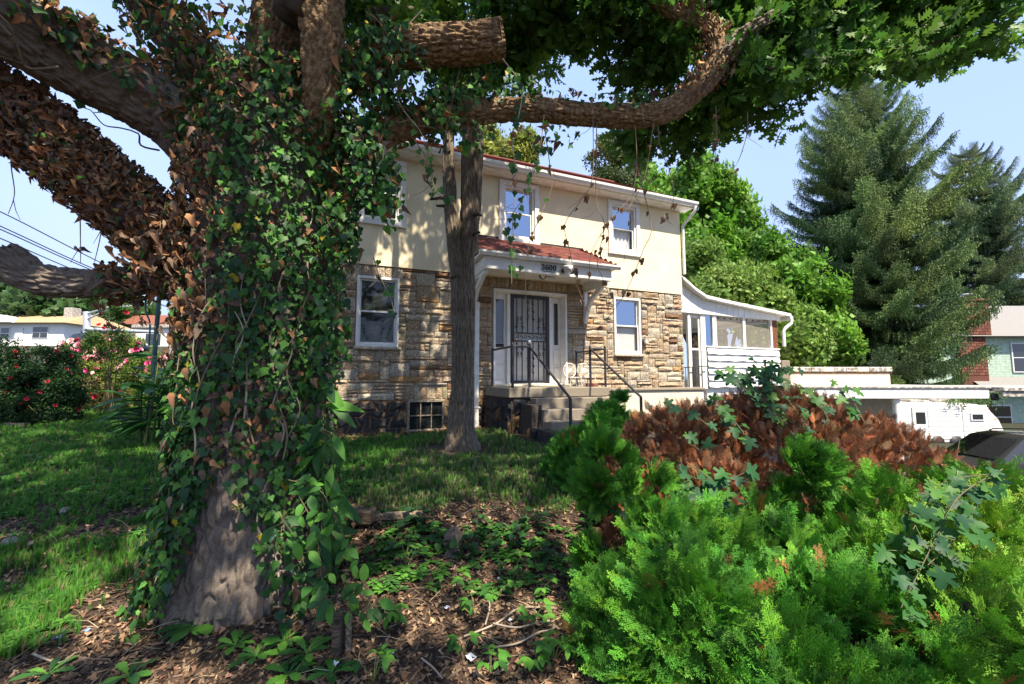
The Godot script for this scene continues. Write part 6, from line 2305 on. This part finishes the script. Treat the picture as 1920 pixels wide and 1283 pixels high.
	var pm := MB.new()
	pm.tube([b, b + Vector3(0.0, 2.95, 0)], [0.045, 0.045], 10)
	world_part("post", pm.mesh(), M.green_post, po)
	for q in [[[-0.02, 2.9], [-0.22, 2.75], [-0.24, 2.4], [-0.12, 2.1], [-0.1, 1.6]], [[0.0, 2.85], [0.2, 2.75], [0.32, 2.4], [0.34, 1.9]]]:
		var ctl := []
		for e in q:
			ctl.append(b + Vector3(e[0], e[1], 0.05))
		var cv := curve(ctl, 0.06)
		var mb := MB.new()
		mb.tube(cv, spread([0.02, 0.016], cv.size()), 7)
		world_part("curved_rod", mb.mesh(), M.green_post, po)
	# plank wall of a shed, mostly behind the trunk
	b = g.call(-12.6, -16.2)
	var sh := thing("plank_shed", "grey weathered plank shed showing beside the oak trunk", "shed", b)
	for k in 9:
		var mb := MB.new()
		mb.box(Vector3(-0.8 + k * 0.27, 0, rf(-0.01, 0.01)), Vector3(-0.8 + k * 0.27 + 0.255, 3.5, 0.04), 0.006)
		part("plank", mb.mesh(), M.plank, sh)
	var rl := MB.new()
	rl.box(Vector3(-0.85, 2.2, 0.05), Vector3(1.65, 2.32, 0.09), 0.006)
	rl.box(Vector3(-0.85, 0, -2.0), Vector3(1.65, 3.48, -0.02))
	part("shed_body", rl.mesh(), M.plank, sh)
	# traffic mast
	b = g.call(-36.0, -35.2)
	var ms := thing("traffic_signal_mast", "pale steel signal mast with horizontal arm and paired lamp arm", "mast", b)
	var top := at(162, 585, 35.2)
	var mb1 := MB.new()
	mb1.tube([b, top], [0.28, 0.24], 12)
	world_part("mast", mb1.mesh(), M.galvan, ms)
	mb1 = MB.new()
	mb1.tube([at(163, 618, 35.1), at(220, 620, 35.1), at(300, 623, 35.1)], [0.2, 0.17, 0.12], 10)
	world_part("signal_arm", mb1.mesh(), M.galvan, ms)
	for q in [[[165, 588], [200, 577], [225, 573], [252, 574]], [[165, 598], [195, 584], [222, 576], [250, 575]]]:
		var ctl := []
		for e in q:
			ctl.append(at(e[0], e[1], 35.1))
		mb1 = MB.new()
		mb1.tube(ctl, spread([0.08, 0.05], 4), 8)
		world_part("lamp_arm", mb1.mesh(), M.galvan, ms)
	mb1 = MB.new()
	mb1.tube([at(248, 574, 35.1), at(256, 573, 35.1), at(266, 574, 35.1)], [0.1, 0.2, 0.06], 8)
	world_part("lamp_head", mb1.mesh(), M.galvan, ms)
	# overhead wires
	var wl := ["upper overhead wire crossing the sky left of the oak", "second overhead wire below the top one at the left", "third overhead wire just under the second", "lowest overhead wire passing behind the sawn stub"]
	var k := 0
	for q in [[[-260, 285], [0, 397], [200, 498], [320, 552]], [[-260, 310], [0, 424], [180, 506], [330, 566]], [[-260, 316], [0, 430], [175, 508], [340, 575]], [[-260, 345], [0, 447], [160, 515], [350, 590]]]:
		var ctl := []
		var dd := [9.0, 13.0, 20.0, 34.0]
		for i in 4:
			ctl.append(at(q[i][0], q[i][1], dd[i]))
		var cv := curve(ctl, 0.6)
		var w := thing("overhead_wire", wl[k], "wire", ctl[0], 0.0, "overhead wires")
		var mb := MB.new()
		mb.tube(cv, spread([0.016, 0.02, 0.028, 0.034], cv.size()), 6)
		world_part("wire", mb.mesh(), M.wire, w)
		k += 1
	# tan roofed house across the street
	b = g.call(-53.0, -45.0)
	b.y = 5.0
	var h := thing("far_house", "low white house with a tan shingle roof across the street at far left", "house", b)
	var wm := MB.new()
	wm.box(Vector3(-9, -2, -8), Vector3(4.2, 2.75, 0), 0.02)
	part("wall", wm.mesh(), M.white, h)
	var rm := MB.new()
	rm.face_out([Vector3(-9.5, 2.6, 0.6), Vector3(4.8, 2.6, 0.6), Vector3(3.2, 4.1, -4), Vector3(-9.5, 4.1, -4)], Vector3(-3, 1, -4))
	rm.face_out([Vector3(4.8, 2.6, 0.6), Vector3(4.8, 2.6, -8.5), Vector3(3.2, 4.1, -4)], Vector3(-3, 1, -4))
	rm.face_out([Vector3(-9.5, 2.6, -8.5), Vector3(4.8, 2.6, -8.5), Vector3(3.2, 4.1, -4), Vector3(-9.5, 4.1, -4)], Vector3(-3, 1, -4))
	rm.face_out([Vector3(-9.5, 2.59, 0.6), Vector3(4.8, 2.59, 0.6), Vector3(4.8, 2.59, -8.5), Vector3(-9.5, 2.59, -8.5)], Vector3(-3, 5, -4))
	var rp := part("roof", rm.mesh(), M.tan_roof, h)
	var cb := MB.new()
	cb.box(Vector3(1.6, 3.2, -3.2), Vector3(2.6, 4.7, -2.2), 0.02)
	part("chimney", cb.mesh(), M.white_old, rp)
	var gb := MB.new()
	gb.face_out([Vector3(-7.5, 2.6, 0.9), Vector3(-0.6, 2.6, 0.9), Vector3(-4.2, 3.7, 0.9)], Vector3(-4, 2, -4))
	gb.face_out([Vector3(-0.6, 2.6, 0.9), Vector3(-0.6, 2.6, -0.5), Vector3(-4.2, 3.7, -2.5), Vector3(-4.2, 3.7, 0.9)], Vector3(-4, 2, -4))
	part("gable", gb.mesh(), M.white, h)
	for q in [[-2.6, 0.9, 0.9, 1.2], [0.9, 1.0, 0.75, 1.2], [1.75, 1.0, 0.75, 1.2], [-5.5, 0.9, 0.9, 1.2]]:
		var fm := MB.new()
		fm.box(Vector3(q[0] - 0.08, q[1] - 0.08, 0.003), Vector3(q[0] + q[2] + 0.08, q[1] + q[3] + 0.08, 0.06), 0.01)
		var wn := part("window", fm.mesh(), M.white, h)
		for j in 2:
			var pn := MB.new()
			pn.box(Vector3(q[0], q[1] + j * q[3] * 0.52, 0.062), Vector3(q[0] + q[2], q[1] + j * q[3] * 0.52 + q[3] * 0.46, 0.075))
			part("pane", pn.mesh(), M.dark_glass, wn)
	var dm := MB.new()
	dm.box(Vector3(-1.1, -0.5, 0.003), Vector3(-0.2, 2.1, 0.07), 0.01)
	part("door", dm.mesh(), M.white, h)
	# white house with teal trim and a brick house, both small
	b = at(292, 640, 44.0)
	h = thing("far_house", "small white building with teal trim right of the green post", "house", b)
	wm = MB.new()
	wm.box(Vector3(-2.2, -3, -6), Vector3(3.5, 1.4, 0), 0.02)
	part("wall", wm.mesh(), M.white, h)
	rm = MB.new()
	rm.box(Vector3(-2.5, 1.402, -6.3), Vector3(3.8, 1.75, 0.3), 0.03)
	part("roof", rm.mesh(), M.white_old, h)
	fm_window(h, Vector3(-1.0, -0.3, 0.0), Vector2(1.4, 1.0), M.green_post)
	b = at(248, 640, 56.0)
	h = thing("far_house", "small brick house with pale gable behind the signal arm", "house", b)
	wm = MB.new()
	wm.box(Vector3(-3.5, -3, -6), Vector3(3.0, 2.4, 0), 0.02)
	part("wall", wm.mesh(), M.cream_wood, h)
	rm = MB.new()
	rm.face_out([Vector3(-4, 2.3, 0.3), Vector3(3.5, 2.3, 0.3), Vector3(3.5, 4.0, -3), Vector3(-4, 4.0, -3)], Vector3(0, 0, -3))
	rm.face_out([Vector3(3.5, 2.3, 0.3), Vector3(3.5, 2.3, -6.3), Vector3(3.5, 4.0, -3)], Vector3(0, 0, -3))
	rm.face_out([Vector3(-4, 2.3, 0.3), Vector3(-4, 2.3, -6.3), Vector3(-4, 4.0, -3)], Vector3(0, 0, -3))
	rm.face_out([Vector3(-4, 2.3, -6.3), Vector3(3.5, 2.3, -6.3), Vector3(3.5, 4.0, -3), Vector3(-4, 4.0, -3)], Vector3(0, 0, -3))
	part("roof", rm.mesh(), M.brick, h)
	fm_window(h, Vector3(-2.2, 0.4, 0.0), Vector2(1.0, 1.3), M.white)
	fm_window(h, Vector3(0.6, 0.4, 0.0), Vector2(1.0, 1.3), M.white)
	# parked car far away
	var pc := car_body("parked_car", "dark blue car parked far off behind the roses", at(202, 664, 30.0), 0.2, M.car_blue, 4.3, 1.45)
	# wooded hill
	var far_g := [Color(0.06, 0.13, 0.035), Color(0.08, 0.16, 0.04), Color(0.10, 0.18, 0.05), Color(0.05, 0.10, 0.035)]
	var hl := ["dark tree at the left end of the wooded hill", "pale tree on the hill above the white house", "rounded tree on the hill right of the pale one", "tall dark tree on the hill beside the signal mast", "tree on the hill behind the paired lamp arm", "light green tree on the hill between mast and green post", "low tree on the hill behind the green post", "farthest hazy tree over the tan roof", "tree at the left picture edge above the tan roof", "small dark tree behind the white building with teal trim"]
	k = 0
	for q in [[-30, 545, 60, 6.5], [40, 540, 66, 6.0], [100, 560, 58, 5.0], [130, 565, 52, 4.2], [190, 570, 60, 4.4], [232, 590, 62, 4.0], [275, 612, 66, 3.0], [60, 530, 80, 7.5], [-90, 520, 70, 8.0], [300, 620, 70, 3.0]]:
		var cc := at(q[0], q[1] + 28, q[2])
		var r: float = q[3]
		var foot := Vector3(cc.x, ground(cc.x, cc.z), cc.z)
		broadleaf("hill_tree", hl[k], foot, maxf(cc.y - foot.y + r * 0.5, 4.0), [[cc, Vector3(r, r * 0.8, r), 260], [cc + Vector3(r * 0.6, -r * 0.4, 0.5), Vector3(r, r * 0.8, r) * 0.7, 160], [cc + Vector3(-r * 0.6, -r * 0.5, 0.5), Vector3(r, r * 0.8, r) * 0.7, 160], [cc + Vector3(0, -r * 1.1, 0.3), Vector3(r * 1.2, r * 0.7, r), 160]], [far_g[k % 4], far_g[(k + 1) % 4]], clump, Vector2(2.4, 3.8), "trees on the wooded hill at far left")
		k += 1


func fm_window(h: Node3D, p: Vector3, s: Vector2, trim: Material) -> void:
	var fm := MB.new()
	fm.box(p + Vector3(-0.09, -0.09, 0.003), p + Vector3(s.x + 0.09, s.y + 0.09, 0.06), 0.01)
	var w := part("window", fm.mesh(), trim, h)
	for j in 2:
		var pn := MB.new()
		pn.box(p + Vector3(0, j * s.y * 0.52, 0.062), p + Vector3(s.x, j * s.y * 0.52 + s.y * 0.48, 0.075))
		part("pane", pn.mesh(), M.dark_glass, w)


func car_body(called: String, label: String, where: Vector3, turn: float, paint: Material, l: float, h: float) -> Node3D:
	var c := thing(called, label, "car", where, turn)
	var sect := func(prof: Array, half: float, inset: float) -> ArrayMesh:
		var mb := MB.new()
		var n := prof.size()
		mb.grid(n, 6, func(i: int, j: int) -> Vector3:
			var t: float = [-1.0, -0.94, -0.6, 0.6, 0.94, 1.0][j]
			var e: float = 1.0 if j > 0 and j < 5 else 0.985
			var q: Vector2 = prof[i]
			return Vector3(q.x * l * e, q.y * h * (1.0 if j > 0 and j < 5 else 0.99), -t * (half - inset * clampf((q.y - 0.55) / 0.45, 0, 1))), true)
		for s in [-1.0, 1.0]:
			var side := []
			for q in prof:
				side.append(Vector3(q.x * l * 0.985, q.y * h * 0.99, s * (half - inset * clampf((q.y - 0.55) / 0.45, 0, 1))))
			var mid := Vector3.ZERO
			for q in side:
				mid += q / n
			var f := mb.v.size()
			mb.p(mid)
			for q in side:
				mb.p(q)
			for i in n:
				if s > 0:
					mb.tri(f, f + 1 + i, f + 1 + (i + 1) % n)
				else:
					mb.tri(f, f + 1 + (i + 1) % n, f + 1 + i)
		return mb.mesh()
	# profile counter-clockwise seen from the side (+z)
	part("body", sect.call([Vector2(-0.48, 0.18), Vector2(0.48, 0.18), Vector2(0.5, 0.32), Vector2(0.49, 0.5), Vector2(0.42, 0.6), Vector2(0.24, 0.63), Vector2(0.1, 0.95), Vector2(0.02, 1.0), Vector2(-0.28, 1.0), Vector2(-0.4, 0.93), Vector2(-0.47, 0.62), Vector2(-0.495, 0.5)], 0.9, 0.22), paint, c)
	for s in [-1.0, 1.0]:
		for q in [[-0.40, -0.2], [-0.18, 0.03]]:
			var g := MB.new()
			var z: float = s * 0.86
			var f := [Vector3(q[0] * l, h * 0.66, z), Vector3(q[1] * l, h * 0.66, z), Vector3(q[1] * l - 0.1, h * 0.93, s * 0.735), Vector3(q[0] * l + 0.1, h * 0.93, s * 0.735)]
			g.face_out(f, Vector3.ZERO)
			part("side_window", g.mesh(), M.dark_glass, c)
		for x in [-0.31, 0.32]:
			var w := MB.new()
			w.tube([Vector3(x * l, 0.32, s * 0.7), Vector3(x * l, 0.32, s * 0.905)], [0.32, 0.32], 20)
			var wo := part("wheel", w.mesh(), M.dark, c)
			var ri := MB.new()
			ri.tube([Vector3(x * l, 0.32, s * 0.9), Vector3(x * l, 0.32, s * 0.915)], [0.2, 0.18], 16)
			part("rim", ri.mesh(), M.alu, wo)
		var hlm := MB.new()
		hlm.box(Vector3(0.455 * l, h * 0.46, s * 0.62 - 0.14), Vector3(0.495 * l, h * 0.56, s * 0.62 + 0.14), 0.02)
		part("headlight", hlm.mesh(), M.alu, c)
	var ws := MB.new()
	ws.face_out([Vector3(0.235 * l, h * 0.66, -0.72), Vector3(0.235 * l, h * 0.66, 0.72), Vector3(0.112 * l, h * 0.945, 0.64), Vector3(0.112 * l, h * 0.945, -0.64)], Vector3.ZERO)
	part("windscreen", ws.mesh(), M.dark_glass, c)
	for s in [-1.0, 1.0]:
		var rr := MB.new()
		rr.tube([Vector3(-0.27 * l, h * 1.0 + 0.01, s * 0.6), Vector3(-0.25 * l, h + 0.05, s * 0.6), Vector3(0.0, h + 0.05, s * 0.6), Vector3(0.02 * l, h + 0.01, s * 0.6)], [0.016, 0.016, 0.016, 0.016], 6)
		part("roof_rail", rr.mesh(), M.dark, c)
	return c


func build_right() -> void:
	var maple := [Color(0.12, 0.28, 0.025), Color(0.16, 0.33, 0.03), Color(0.09, 0.22, 0.025), Color(0.20, 0.37, 0.045)]
	var pale := [Color(0.17, 0.29, 0.05), Color(0.14, 0.27, 0.04), Color(0.22, 0.33, 0.08)]
	var deep := [Color(0.055, 0.16, 0.022), Color(0.08, 0.19, 0.025)]
	var tree := func(called: String, label: String, foot: Vector2, d: float, blobs: Array, cols: Array, mesh: Mesh, sz: Vector2) -> void:
		var ff := at(foot.x, foot.y, d)
		ff.y = ground(ff.x, ff.z)
		var lobes := []
		var hi := 0.0
		for q in blobs:      # [px, py, radius px across, radius px up, number, depth offset]
			var c := at(q[0], q[1], d + q[5])
			var k := d / FOCAL
			lobes.append([c, Vector3(q[2] * k, q[3] * k, minf(q[2], q[3]) * k), q[4]])
			hi = maxf(hi, c.y - ff.y)
		broadleaf(called, label, ff, hi, lobes, cols, mesh, sz, "leafy trees behind the house")
	tree.call("maple_tree", "tall bright maple behind the right corner of the house", Vector2(1300, 700), 24.0, [[1300, 380, 75, 70, 520, 0], [1240, 400, 60, 60, 340, 1], [1365, 400, 45, 50, 260, 0], [1290, 480, 95, 70, 520, -1], [1385, 430, 35, 45, 180, -0.5], [1200, 470, 60, 80, 260, 1]], maple, clump, Vector2(0.8, 1.3))
	tree.call("maple_tree", "lower deep green maple between the side porch and the spruce", Vector2(1470, 710), 23.0, [[1430, 500, 85, 55, 460, 0], [1490, 560, 75, 60, 400, -1], [1530, 640, 55, 60, 320, -1.5], [1380, 450, 50, 45, 200, 0.5], [1460, 640, 70, 60, 320, -1]], deep + maple, clump, Vector2(0.7, 1.15))
	tree.call("walnut_tree", "pale yellow green tree right above the side porch roof", Vector2(1360, 700), 19.0, [[1340, 560, 70, 45, 360, 0], [1400, 540, 50, 40, 220, 0.5], [1440, 590, 55, 40, 240, 0], [1500, 640, 42, 48, 240, -0.5], [1320, 500, 40, 40, 140, 0.6]], pale, fine_clump, Vector2(0.8, 1.2))
	tree.call("locust_tree", "yellow green tree rising behind the house roof near the cedar trunk", Vector2(970, 400), 24.0, [[960, 285, 55, 28, 200, 0], [905, 275, 40, 32, 110, 0.5], [1000, 270, 22, 25, 70, 0], [870, 190, 60, 70, 120, 2]], [Color(0.22, 0.28, 0.04), Color(0.16, 0.24, 0.04), Color(0.30, 0.32, 0.06)], fine_clump, Vector2(0.7, 1.1))
	tree.call("pine_tree", "dark pine behind the ridge of the house roof", Vector2(1150, 420), 27.0, [[1135, 300, 32, 42, 240, 0], [1175, 310, 38, 45, 260, 0.3], [1150, 350, 55, 35, 240, -0.3], [1195, 355, 30, 26, 100, 0]], [Color(0.05, 0.085, 0.03), Color(0.075, 0.11, 0.035), Color(0.14, 0.17, 0.05)], fine_clump, Vector2(0.55, 0.9))
	tree.call("backyard_tree", "dull green tree between the pine and the tall maple", Vector2(1220, 420), 30.0, [[1215, 355, 34, 42, 200, 0], [1180, 390, 40, 30, 120, 0]], maple, clump, Vector2(0.9, 1.3))
	var bm := [spruce_branch(5), spruce_branch(6)]
	var sc := [Color(0.10, 0.17, 0.055), Color(0.12, 0.20, 0.06), Color(0.075, 0.14, 0.055), Color(0.15, 0.23, 0.065)]
	var p := at(1648, 730, 25.0)
	p.y = -2.0
	spruce("huge drooping spruce, the taller one, behind the carport", p, 23.4, 6.5, 260, bm, sc)
	p = at(1858, 730, 43.0)
	p.y = -2.0
	spruce("second spruce at the right picture edge, lower and farther than the other", p, 28.5, 8.6, 230, bm, [Color(0.085, 0.14, 0.06), Color(0.11, 0.165, 0.065)])
	# cream garage with stained parapet
	var g := thing("garage", "flat roofed cream block garage with a rust stained parapet", "garage", Vector3(10.9, -1.6, -14.0))
	var mb := MB.new()
	mb.box(Vector3(-1.6, 0, -5.0), Vector3(1.8, 3.42, 0), 0.02)
	part("wall", mb.mesh(), M.cream, g)
	for k in 9:
		mb = MB.new()
		mb.box(Vector3(-1.66 + k * 0.39, 3.423, -5.05), Vector3(-1.66 + k * 0.39 + 0.382, 3.58, 0.06), 0.02)
		part("coping", mb.mesh(), M.white_old if k % 3 else M.cream, g)
	mb = MB.new()
	mb.box(Vector3(-1.66, 3.36, 0.003), Vector3(1.84, 3.40, 0.02), 0.004)
	part("rust_line", mb.mesh(), M.rust, g)
	mb = MB.new()
	mb.box(Vector3(-1.9, 0, -0.4), Vector3(-1.605, 3.8, 0.1), 0.02)
	part("pillar", mb.mesh(), M.concrete, g)
	# carport
	var c := thing("carport", "long flat white carport roof on posts over the driveway", "carport", Vector3(10.4, -1.6, -11.2))
	mb = MB.new()
	mb.box(Vector3(-2.7, 2.92, -3.6), Vector3(2.4, 3.0, 0.06), 0.02)
	part("roof", mb.mesh(), M.white_old, c)
	mb = MB.new()
	mb.box(Vector3(-2.66, 2.66, -0.02), Vector3(2.34, 2.918, 0.03), 0.01)
	part("fascia", mb.mesh(), M.white, c)
	mb = MB.new()
	mb.box(Vector3(2.30, 2.66, -3.5), Vector3(2.36, 2.918, -0.03), 0.01)
	mb.box(Vector3(2.402, 2.86, -2.6), Vector3(6.0, 2.98, 0.3), 0.02)
	mb.box(Vector3(2.42, 2.72, 0.2), Vector3(6.0, 2.858, 0.26), 0.01)
	part("side_roof", mb.mesh(), M.white_old, c)
	mb = MB.new()
	mb.box(Vector3(2.36, 2.62, 0.0), Vector3(2.5, 2.8, 0.12), 0.03)
	part("gutter_end", mb.mesh(), M.dark, c)
	for x in [-2.4, -0.05, 5.6]:
		mb = MB.new()
		mb.tube([Vector3(x, -0.4, -0.12), Vector3(x, 2.9, -0.12)], [0.085, 0.085], 14)
		part("post", mb.mesh(), M.white, c)
	build_camper()
	car_body("suv", "dark grey car with only its roof showing above the hedge", Vector3(13.6, -1.62, -11.4), PI - 0.15, M.car_paint, 4.9, 1.75)
	# mint green neighbour house
	var h := thing("neighbour_house", "mint green clapboard house with grey roof and brick chimney at right", "house", Vector3(33.6, -2.2, -29.0))
	mb = MB.new()
	mb.box(Vector3(-8.5, 0, -8), Vector3(8, 6.8, -0.03))
	var wall := part("wall", mb.mesh(), M.mint, h)
	for k in 38:
		mb = MB.new()
		mb.xf = Transform3D(Basis(Vector3.RIGHT, 0.09), Vector3(0, 0.05 + k * 0.178, -0.02))
		mb.box(Vector3(-8.5, 0, -0.01), Vector3(8, 0.185, 0.012), 0.003)
		part("clapboard", mb.mesh(), M.mint, wall)
	mb = MB.new()
	mb.face_out([Vector3(-2.9, 6.7, 0.6), Vector3(8.5, 6.7, 0.6), Vector3(8.5, 9.6, -4), Vector3(0.5, 9.6, -4)], Vector3(2, 5, -4))
	mb.face_out([Vector3(-2.9, 6.7, 0.6), Vector3(-2.9, 6.7, -8.5), Vector3(0.5, 9.6, -4)], Vector3(2, 5, -4))
	mb.face_out([Vector3(-2.9, 6.7, -8.5), Vector3(8.5, 6.7, -8.5), Vector3(8.5, 9.6, -4), Vector3(0.5, 9.6, -4)], Vector3(2, 5, -4))
	mb.face_out([Vector3(-2.9, 6.66, 0.6), Vector3(8.5, 6.66, 0.6), Vector3(8.5, 6.66, -8.5), Vector3(-2.9, 6.66, -8.5)], Vector3(2, 9, -4))
	var rf_ := part("roof", mb.mesh(), M.grey_roof, h)
	mb = MB.new()
	mb.face_out([Vector3(-2.0, 3.0, 1.2), Vector3(8.5, 3.0, 1.2), Vector3(8.5, 3.9, 0.02), Vector3(-2.0, 3.9, 0.02)], Vector3(2, 1, -4))
	mb.box(Vector3(-2.0, 2.86, 0.02), Vector3(8.5, 2.99, 1.2), 0.01)
	part("lower_roof", mb.mesh(), M.grey_roof, h)
	mb = MB.new()
	mb.box(Vector3(-2.75, 0, 0.02), Vector3(-0.9, 6.6, 0.4))
	var st := part("chimney_breast", mb.mesh(), M.brick_dark, h)
	brick_courses(st, Vector3(-2.75, 4.0, 0.401), 1.85, 2.6)
	mb = MB.new()
	mb.box(Vector3(-2.2, 6.75, -0.6), Vector3(-0.55, 9.15, 0.5))
	mb.box(Vector3(-2.28, 9.15, -0.68), Vector3(-0.47, 9.32, 0.58), 0.03)
	var ch := part("chimney", mb.mesh(), M.brick_dark, rf_)
	brick_courses(ch, Vector3(-2.2, 6.8, 0.501), 1.65, 2.3)
	mb = MB.new()
	mb.tube([Vector3(-1.4, 9.32, 0), Vector3(-1.4, 9.6, 0), Vector3(-1.4, 9.62, 0), Vector3(-1.4, 9.75, 0)], [0.15, 0.15, 0.4, 0.3], 12)
	part("chimney_cap", mb.mesh(), M.galvan, ch)
	for q in [[1.3, 4.3, 1.5, 1.9], [-0.7, 0.4, 1.4, 1.5], [-6.8, 0.6, 2.0, 1.6], [-4.0, 0.6, 1.5, 1.6], [3.2, 0.5, 1.6, 1.8]]:
		fm_window(h, Vector3(q[0], q[1], 0.02), Vector2(q[2], q[3]), M.white)


func brick_courses(parent: Node3D, p: Vector3, w: float, h: float) -> void:
	var row := 0.2
	var n := int(h / row)
	for j in n:
		var x := -0.2 if j % 2 else 0.0
		while x < w - 0.05:
			var a := maxf(x, 0.0)
			var b := minf(x + 0.4, w)
			if b - a > 0.05:
				var mb := MB.new()
				mb.box(p + Vector3(a + 0.012, j * row + 0.012, 0), p + Vector3(b - 0.012, (j + 1) * row - 0.012, 0.02), 0.004)
				part("brick", mb.mesh(), M.brick if (j * 3 + int(x * 5.0)) % 4 else M.brick_dark, parent)
			x += 0.4


func build_camper() -> void:
	var c := thing("camper_trailer", "white ribbed travel trailer with a rounded nose parked behind the carport", "trailer", Vector3(21.0, -1.75, -20.0))
	var prof := [Vector2(-3.0, 0.35), Vector2(1.9, 0.35), Vector2(2.25, 0.6), Vector2(2.3, 0.9), Vector2(2.1, 1.4), Vector2(1.7, 1.85), Vector2(1.2, 2.1), Vector2(0.6, 2.18), Vector2(-3.0, 2.2)]
	var mb := MB.new()
	for s in [[-2.2, false], [0.0, true]]:
		var f := []
		for q in prof:
			f.append(Vector3(q.x, q.y, s[0]))
		mb.face_out(f, Vector3(0, 1.2, -1.1))
	for i in prof.size():
		var a: Vector2 = prof[i]
		var b: Vector2 = prof[(i + 1) % prof.size()]
		mb.face_out([Vector3(a.x, a.y, 0), Vector3(b.x, b.y, 0), Vector3(b.x, b.y, -2.2), Vector3(a.x, a.y, -2.2)], Vector3(0, 1.2, -1.1))
	part("body", mb.mesh(), M.white, c)
	for k in 14:
		var y := 0.5 + k * 0.115
		var r := 2.2 - maxf(0.0, (y - 0.9)) * 0.5
		for seg in [[-2.95, -2.05], [-1.25, 0.35], [0.4, r]]:
			if seg[1] - seg[0] > 0.1:
				mb = MB.new()
				mb.box(Vector3(seg[0], y, 0.003), Vector3(seg[1] - 0.05, y + 0.09, 0.025), 0.01)
				part("siding_rib", mb.mesh(), M.white, c)
	mb = MB.new()
	mb.box(Vector3(-2.0, 0.4, 0.003), Vector3(-1.3, 2.0, 0.05), 0.03)
	part("door", mb.mesh(), M.white, c)
	mb = MB.new()
	mb.box(Vector3(-1.85, 1.2, 0.052), Vector3(-1.4, 1.75, 0.06), 0.003)
	part("pane", mb.mesh(), M.dark_glass, c)
	mb = MB.new()
	mb.box(Vector3(0.75, 1.35, 0.027), Vector3(1.4, 1.72, 0.06), 0.01)
	var w := part("window", mb.mesh(), M.alu, c)
	mb = MB.new()
	mb.box(Vector3(0.83, 1.42, 0.062), Vector3(1.32, 1.65, 0.07))
	part("pane", mb.mesh(), M.dark_glass, w)
	mb = MB.new()
	mb.tube([Vector3(-0.2, 2.3, -0.9), Vector3(0.0, 2.36, -0.9), Vector3(0.9, 2.36, -0.9), Vector3(1.25, 2.26, -0.9)], [0.05, 0.19, 0.19, 0.05], 14)
	part("roof_unit", mb.mesh(), M.white_old, c)
	mb = MB.new()
	mb.box(Vector3(-1.5, 2.2, -1.3), Vector3(-0.6, 2.3, -0.5), 0.02)
	part("roof_vent", mb.mesh(), M.white_old, c)
	mb = MB.new()
	mb.box(Vector3(1.9, 1.4, 0.003), Vector3(2.0, 1.46, 0.03), 0.01)
	part("marker_lamp", mb.mesh(), flat(lin(0.7, 0.3, 0.03), 0.4), c)
	for x in [-0.9, 0.0]:
		mb = MB.new()
		mb.tube([Vector3(x, 0.32, -0.15), Vector3(x, 0.32, 0.06)], [0.32, 0.32], 18)
		part("wheel", mb.mesh(), M.dark, c)


func _ready() -> void:
	rng.seed = 20240611
	var cam := Camera3D.new()
	cam.name = "camera"
	cam.position = EYE
	cam.rotation_degrees = Vector3(PITCH, 0, 0)
	cam.fov = 78.87
	cam.near = 0.05
	cam.far = 2000.0
	add_child(cam)
	cam.current = true
	var env := Environment.new()
	var sm := ProceduralSkyMaterial.new()
	sm.sky_top_color = lin(0.21, 0.30, 0.53)
	sm.sky_horizon_color = lin(0.30, 0.375, 0.53)
	sm.sky_curve = 0.22
	sm.ground_bottom_color = Color(0.22, 0.2, 0.17)
	sm.ground_horizon_color = Color(0.5, 0.5, 0.48)
	sm.sun_angle_max = 40.0
	sm.sun_curve = 0.2
	var cn := FastNoiseLite.new()
	cn.seed = 3
	cn.frequency = 0.006
	cn.fractal_octaves = 5
	var ci := Image.create(512, 256, false, Image.FORMAT_RGBA8)
	for y in 256:
		for x in 512:
			var a := TAU * x / 512.0
			var v := cn.get_noise_3d(cos(a) * 82.0, y * 1.4, sin(a) * 82.0)
			ci.set_pixel(x, y, Color(1, 1, 1, clampf((v - 0.1) * 1.2, 0.0, 0.28)))
	sm.sky_cover = ImageTexture.create_from_image(ci)
	sm.sky_cover_modulate = Color(0.5, 0.5, 0.5, 0.6)
	var sky := Sky.new()
	sky.sky_material = sm
	env.background_mode = Environment.BG_SKY
	env.sky = sky
	env.background_energy_multiplier = 0.85
	env.tonemap_mode = Environment.TONE_MAPPER_LINEAR
	env.tonemap_exposure = 3.0
	env.sdfgi_enabled = true
	env.ssao_enabled = true
	env.ssil_enabled = true
	var we := WorldEnvironment.new()
	we.name = "world_environment"
	we.environment = env
	add_child(we)
	var sun := DirectionalLight3D.new()
	sun.name = "sun"
	sun.light_energy = 1.3
	sun.light_color = Color(1.0, 0.95, 0.86)
	sun.light_angular_distance = 0.53
	sun.shadow_enabled = true
	var el := deg_to_rad(59.0)
	var s := Vector3(0.558 * cos(el), sin(el), 0.83 * cos(el)).normalized()
	sun.basis = Basis.looking_at(-s, Vector3.UP)
	add_child(sun)

	make_materials()
	make_clumps()
	make_rose()
	build_ground()
	build_house()
	build_porch_things()
	build_sun_porch()
	build_right()
	build_left()
	build_oak()
	build_cedar()
	build_hedge()
	build_lawn()
	build_litter()
	build_small_plants()
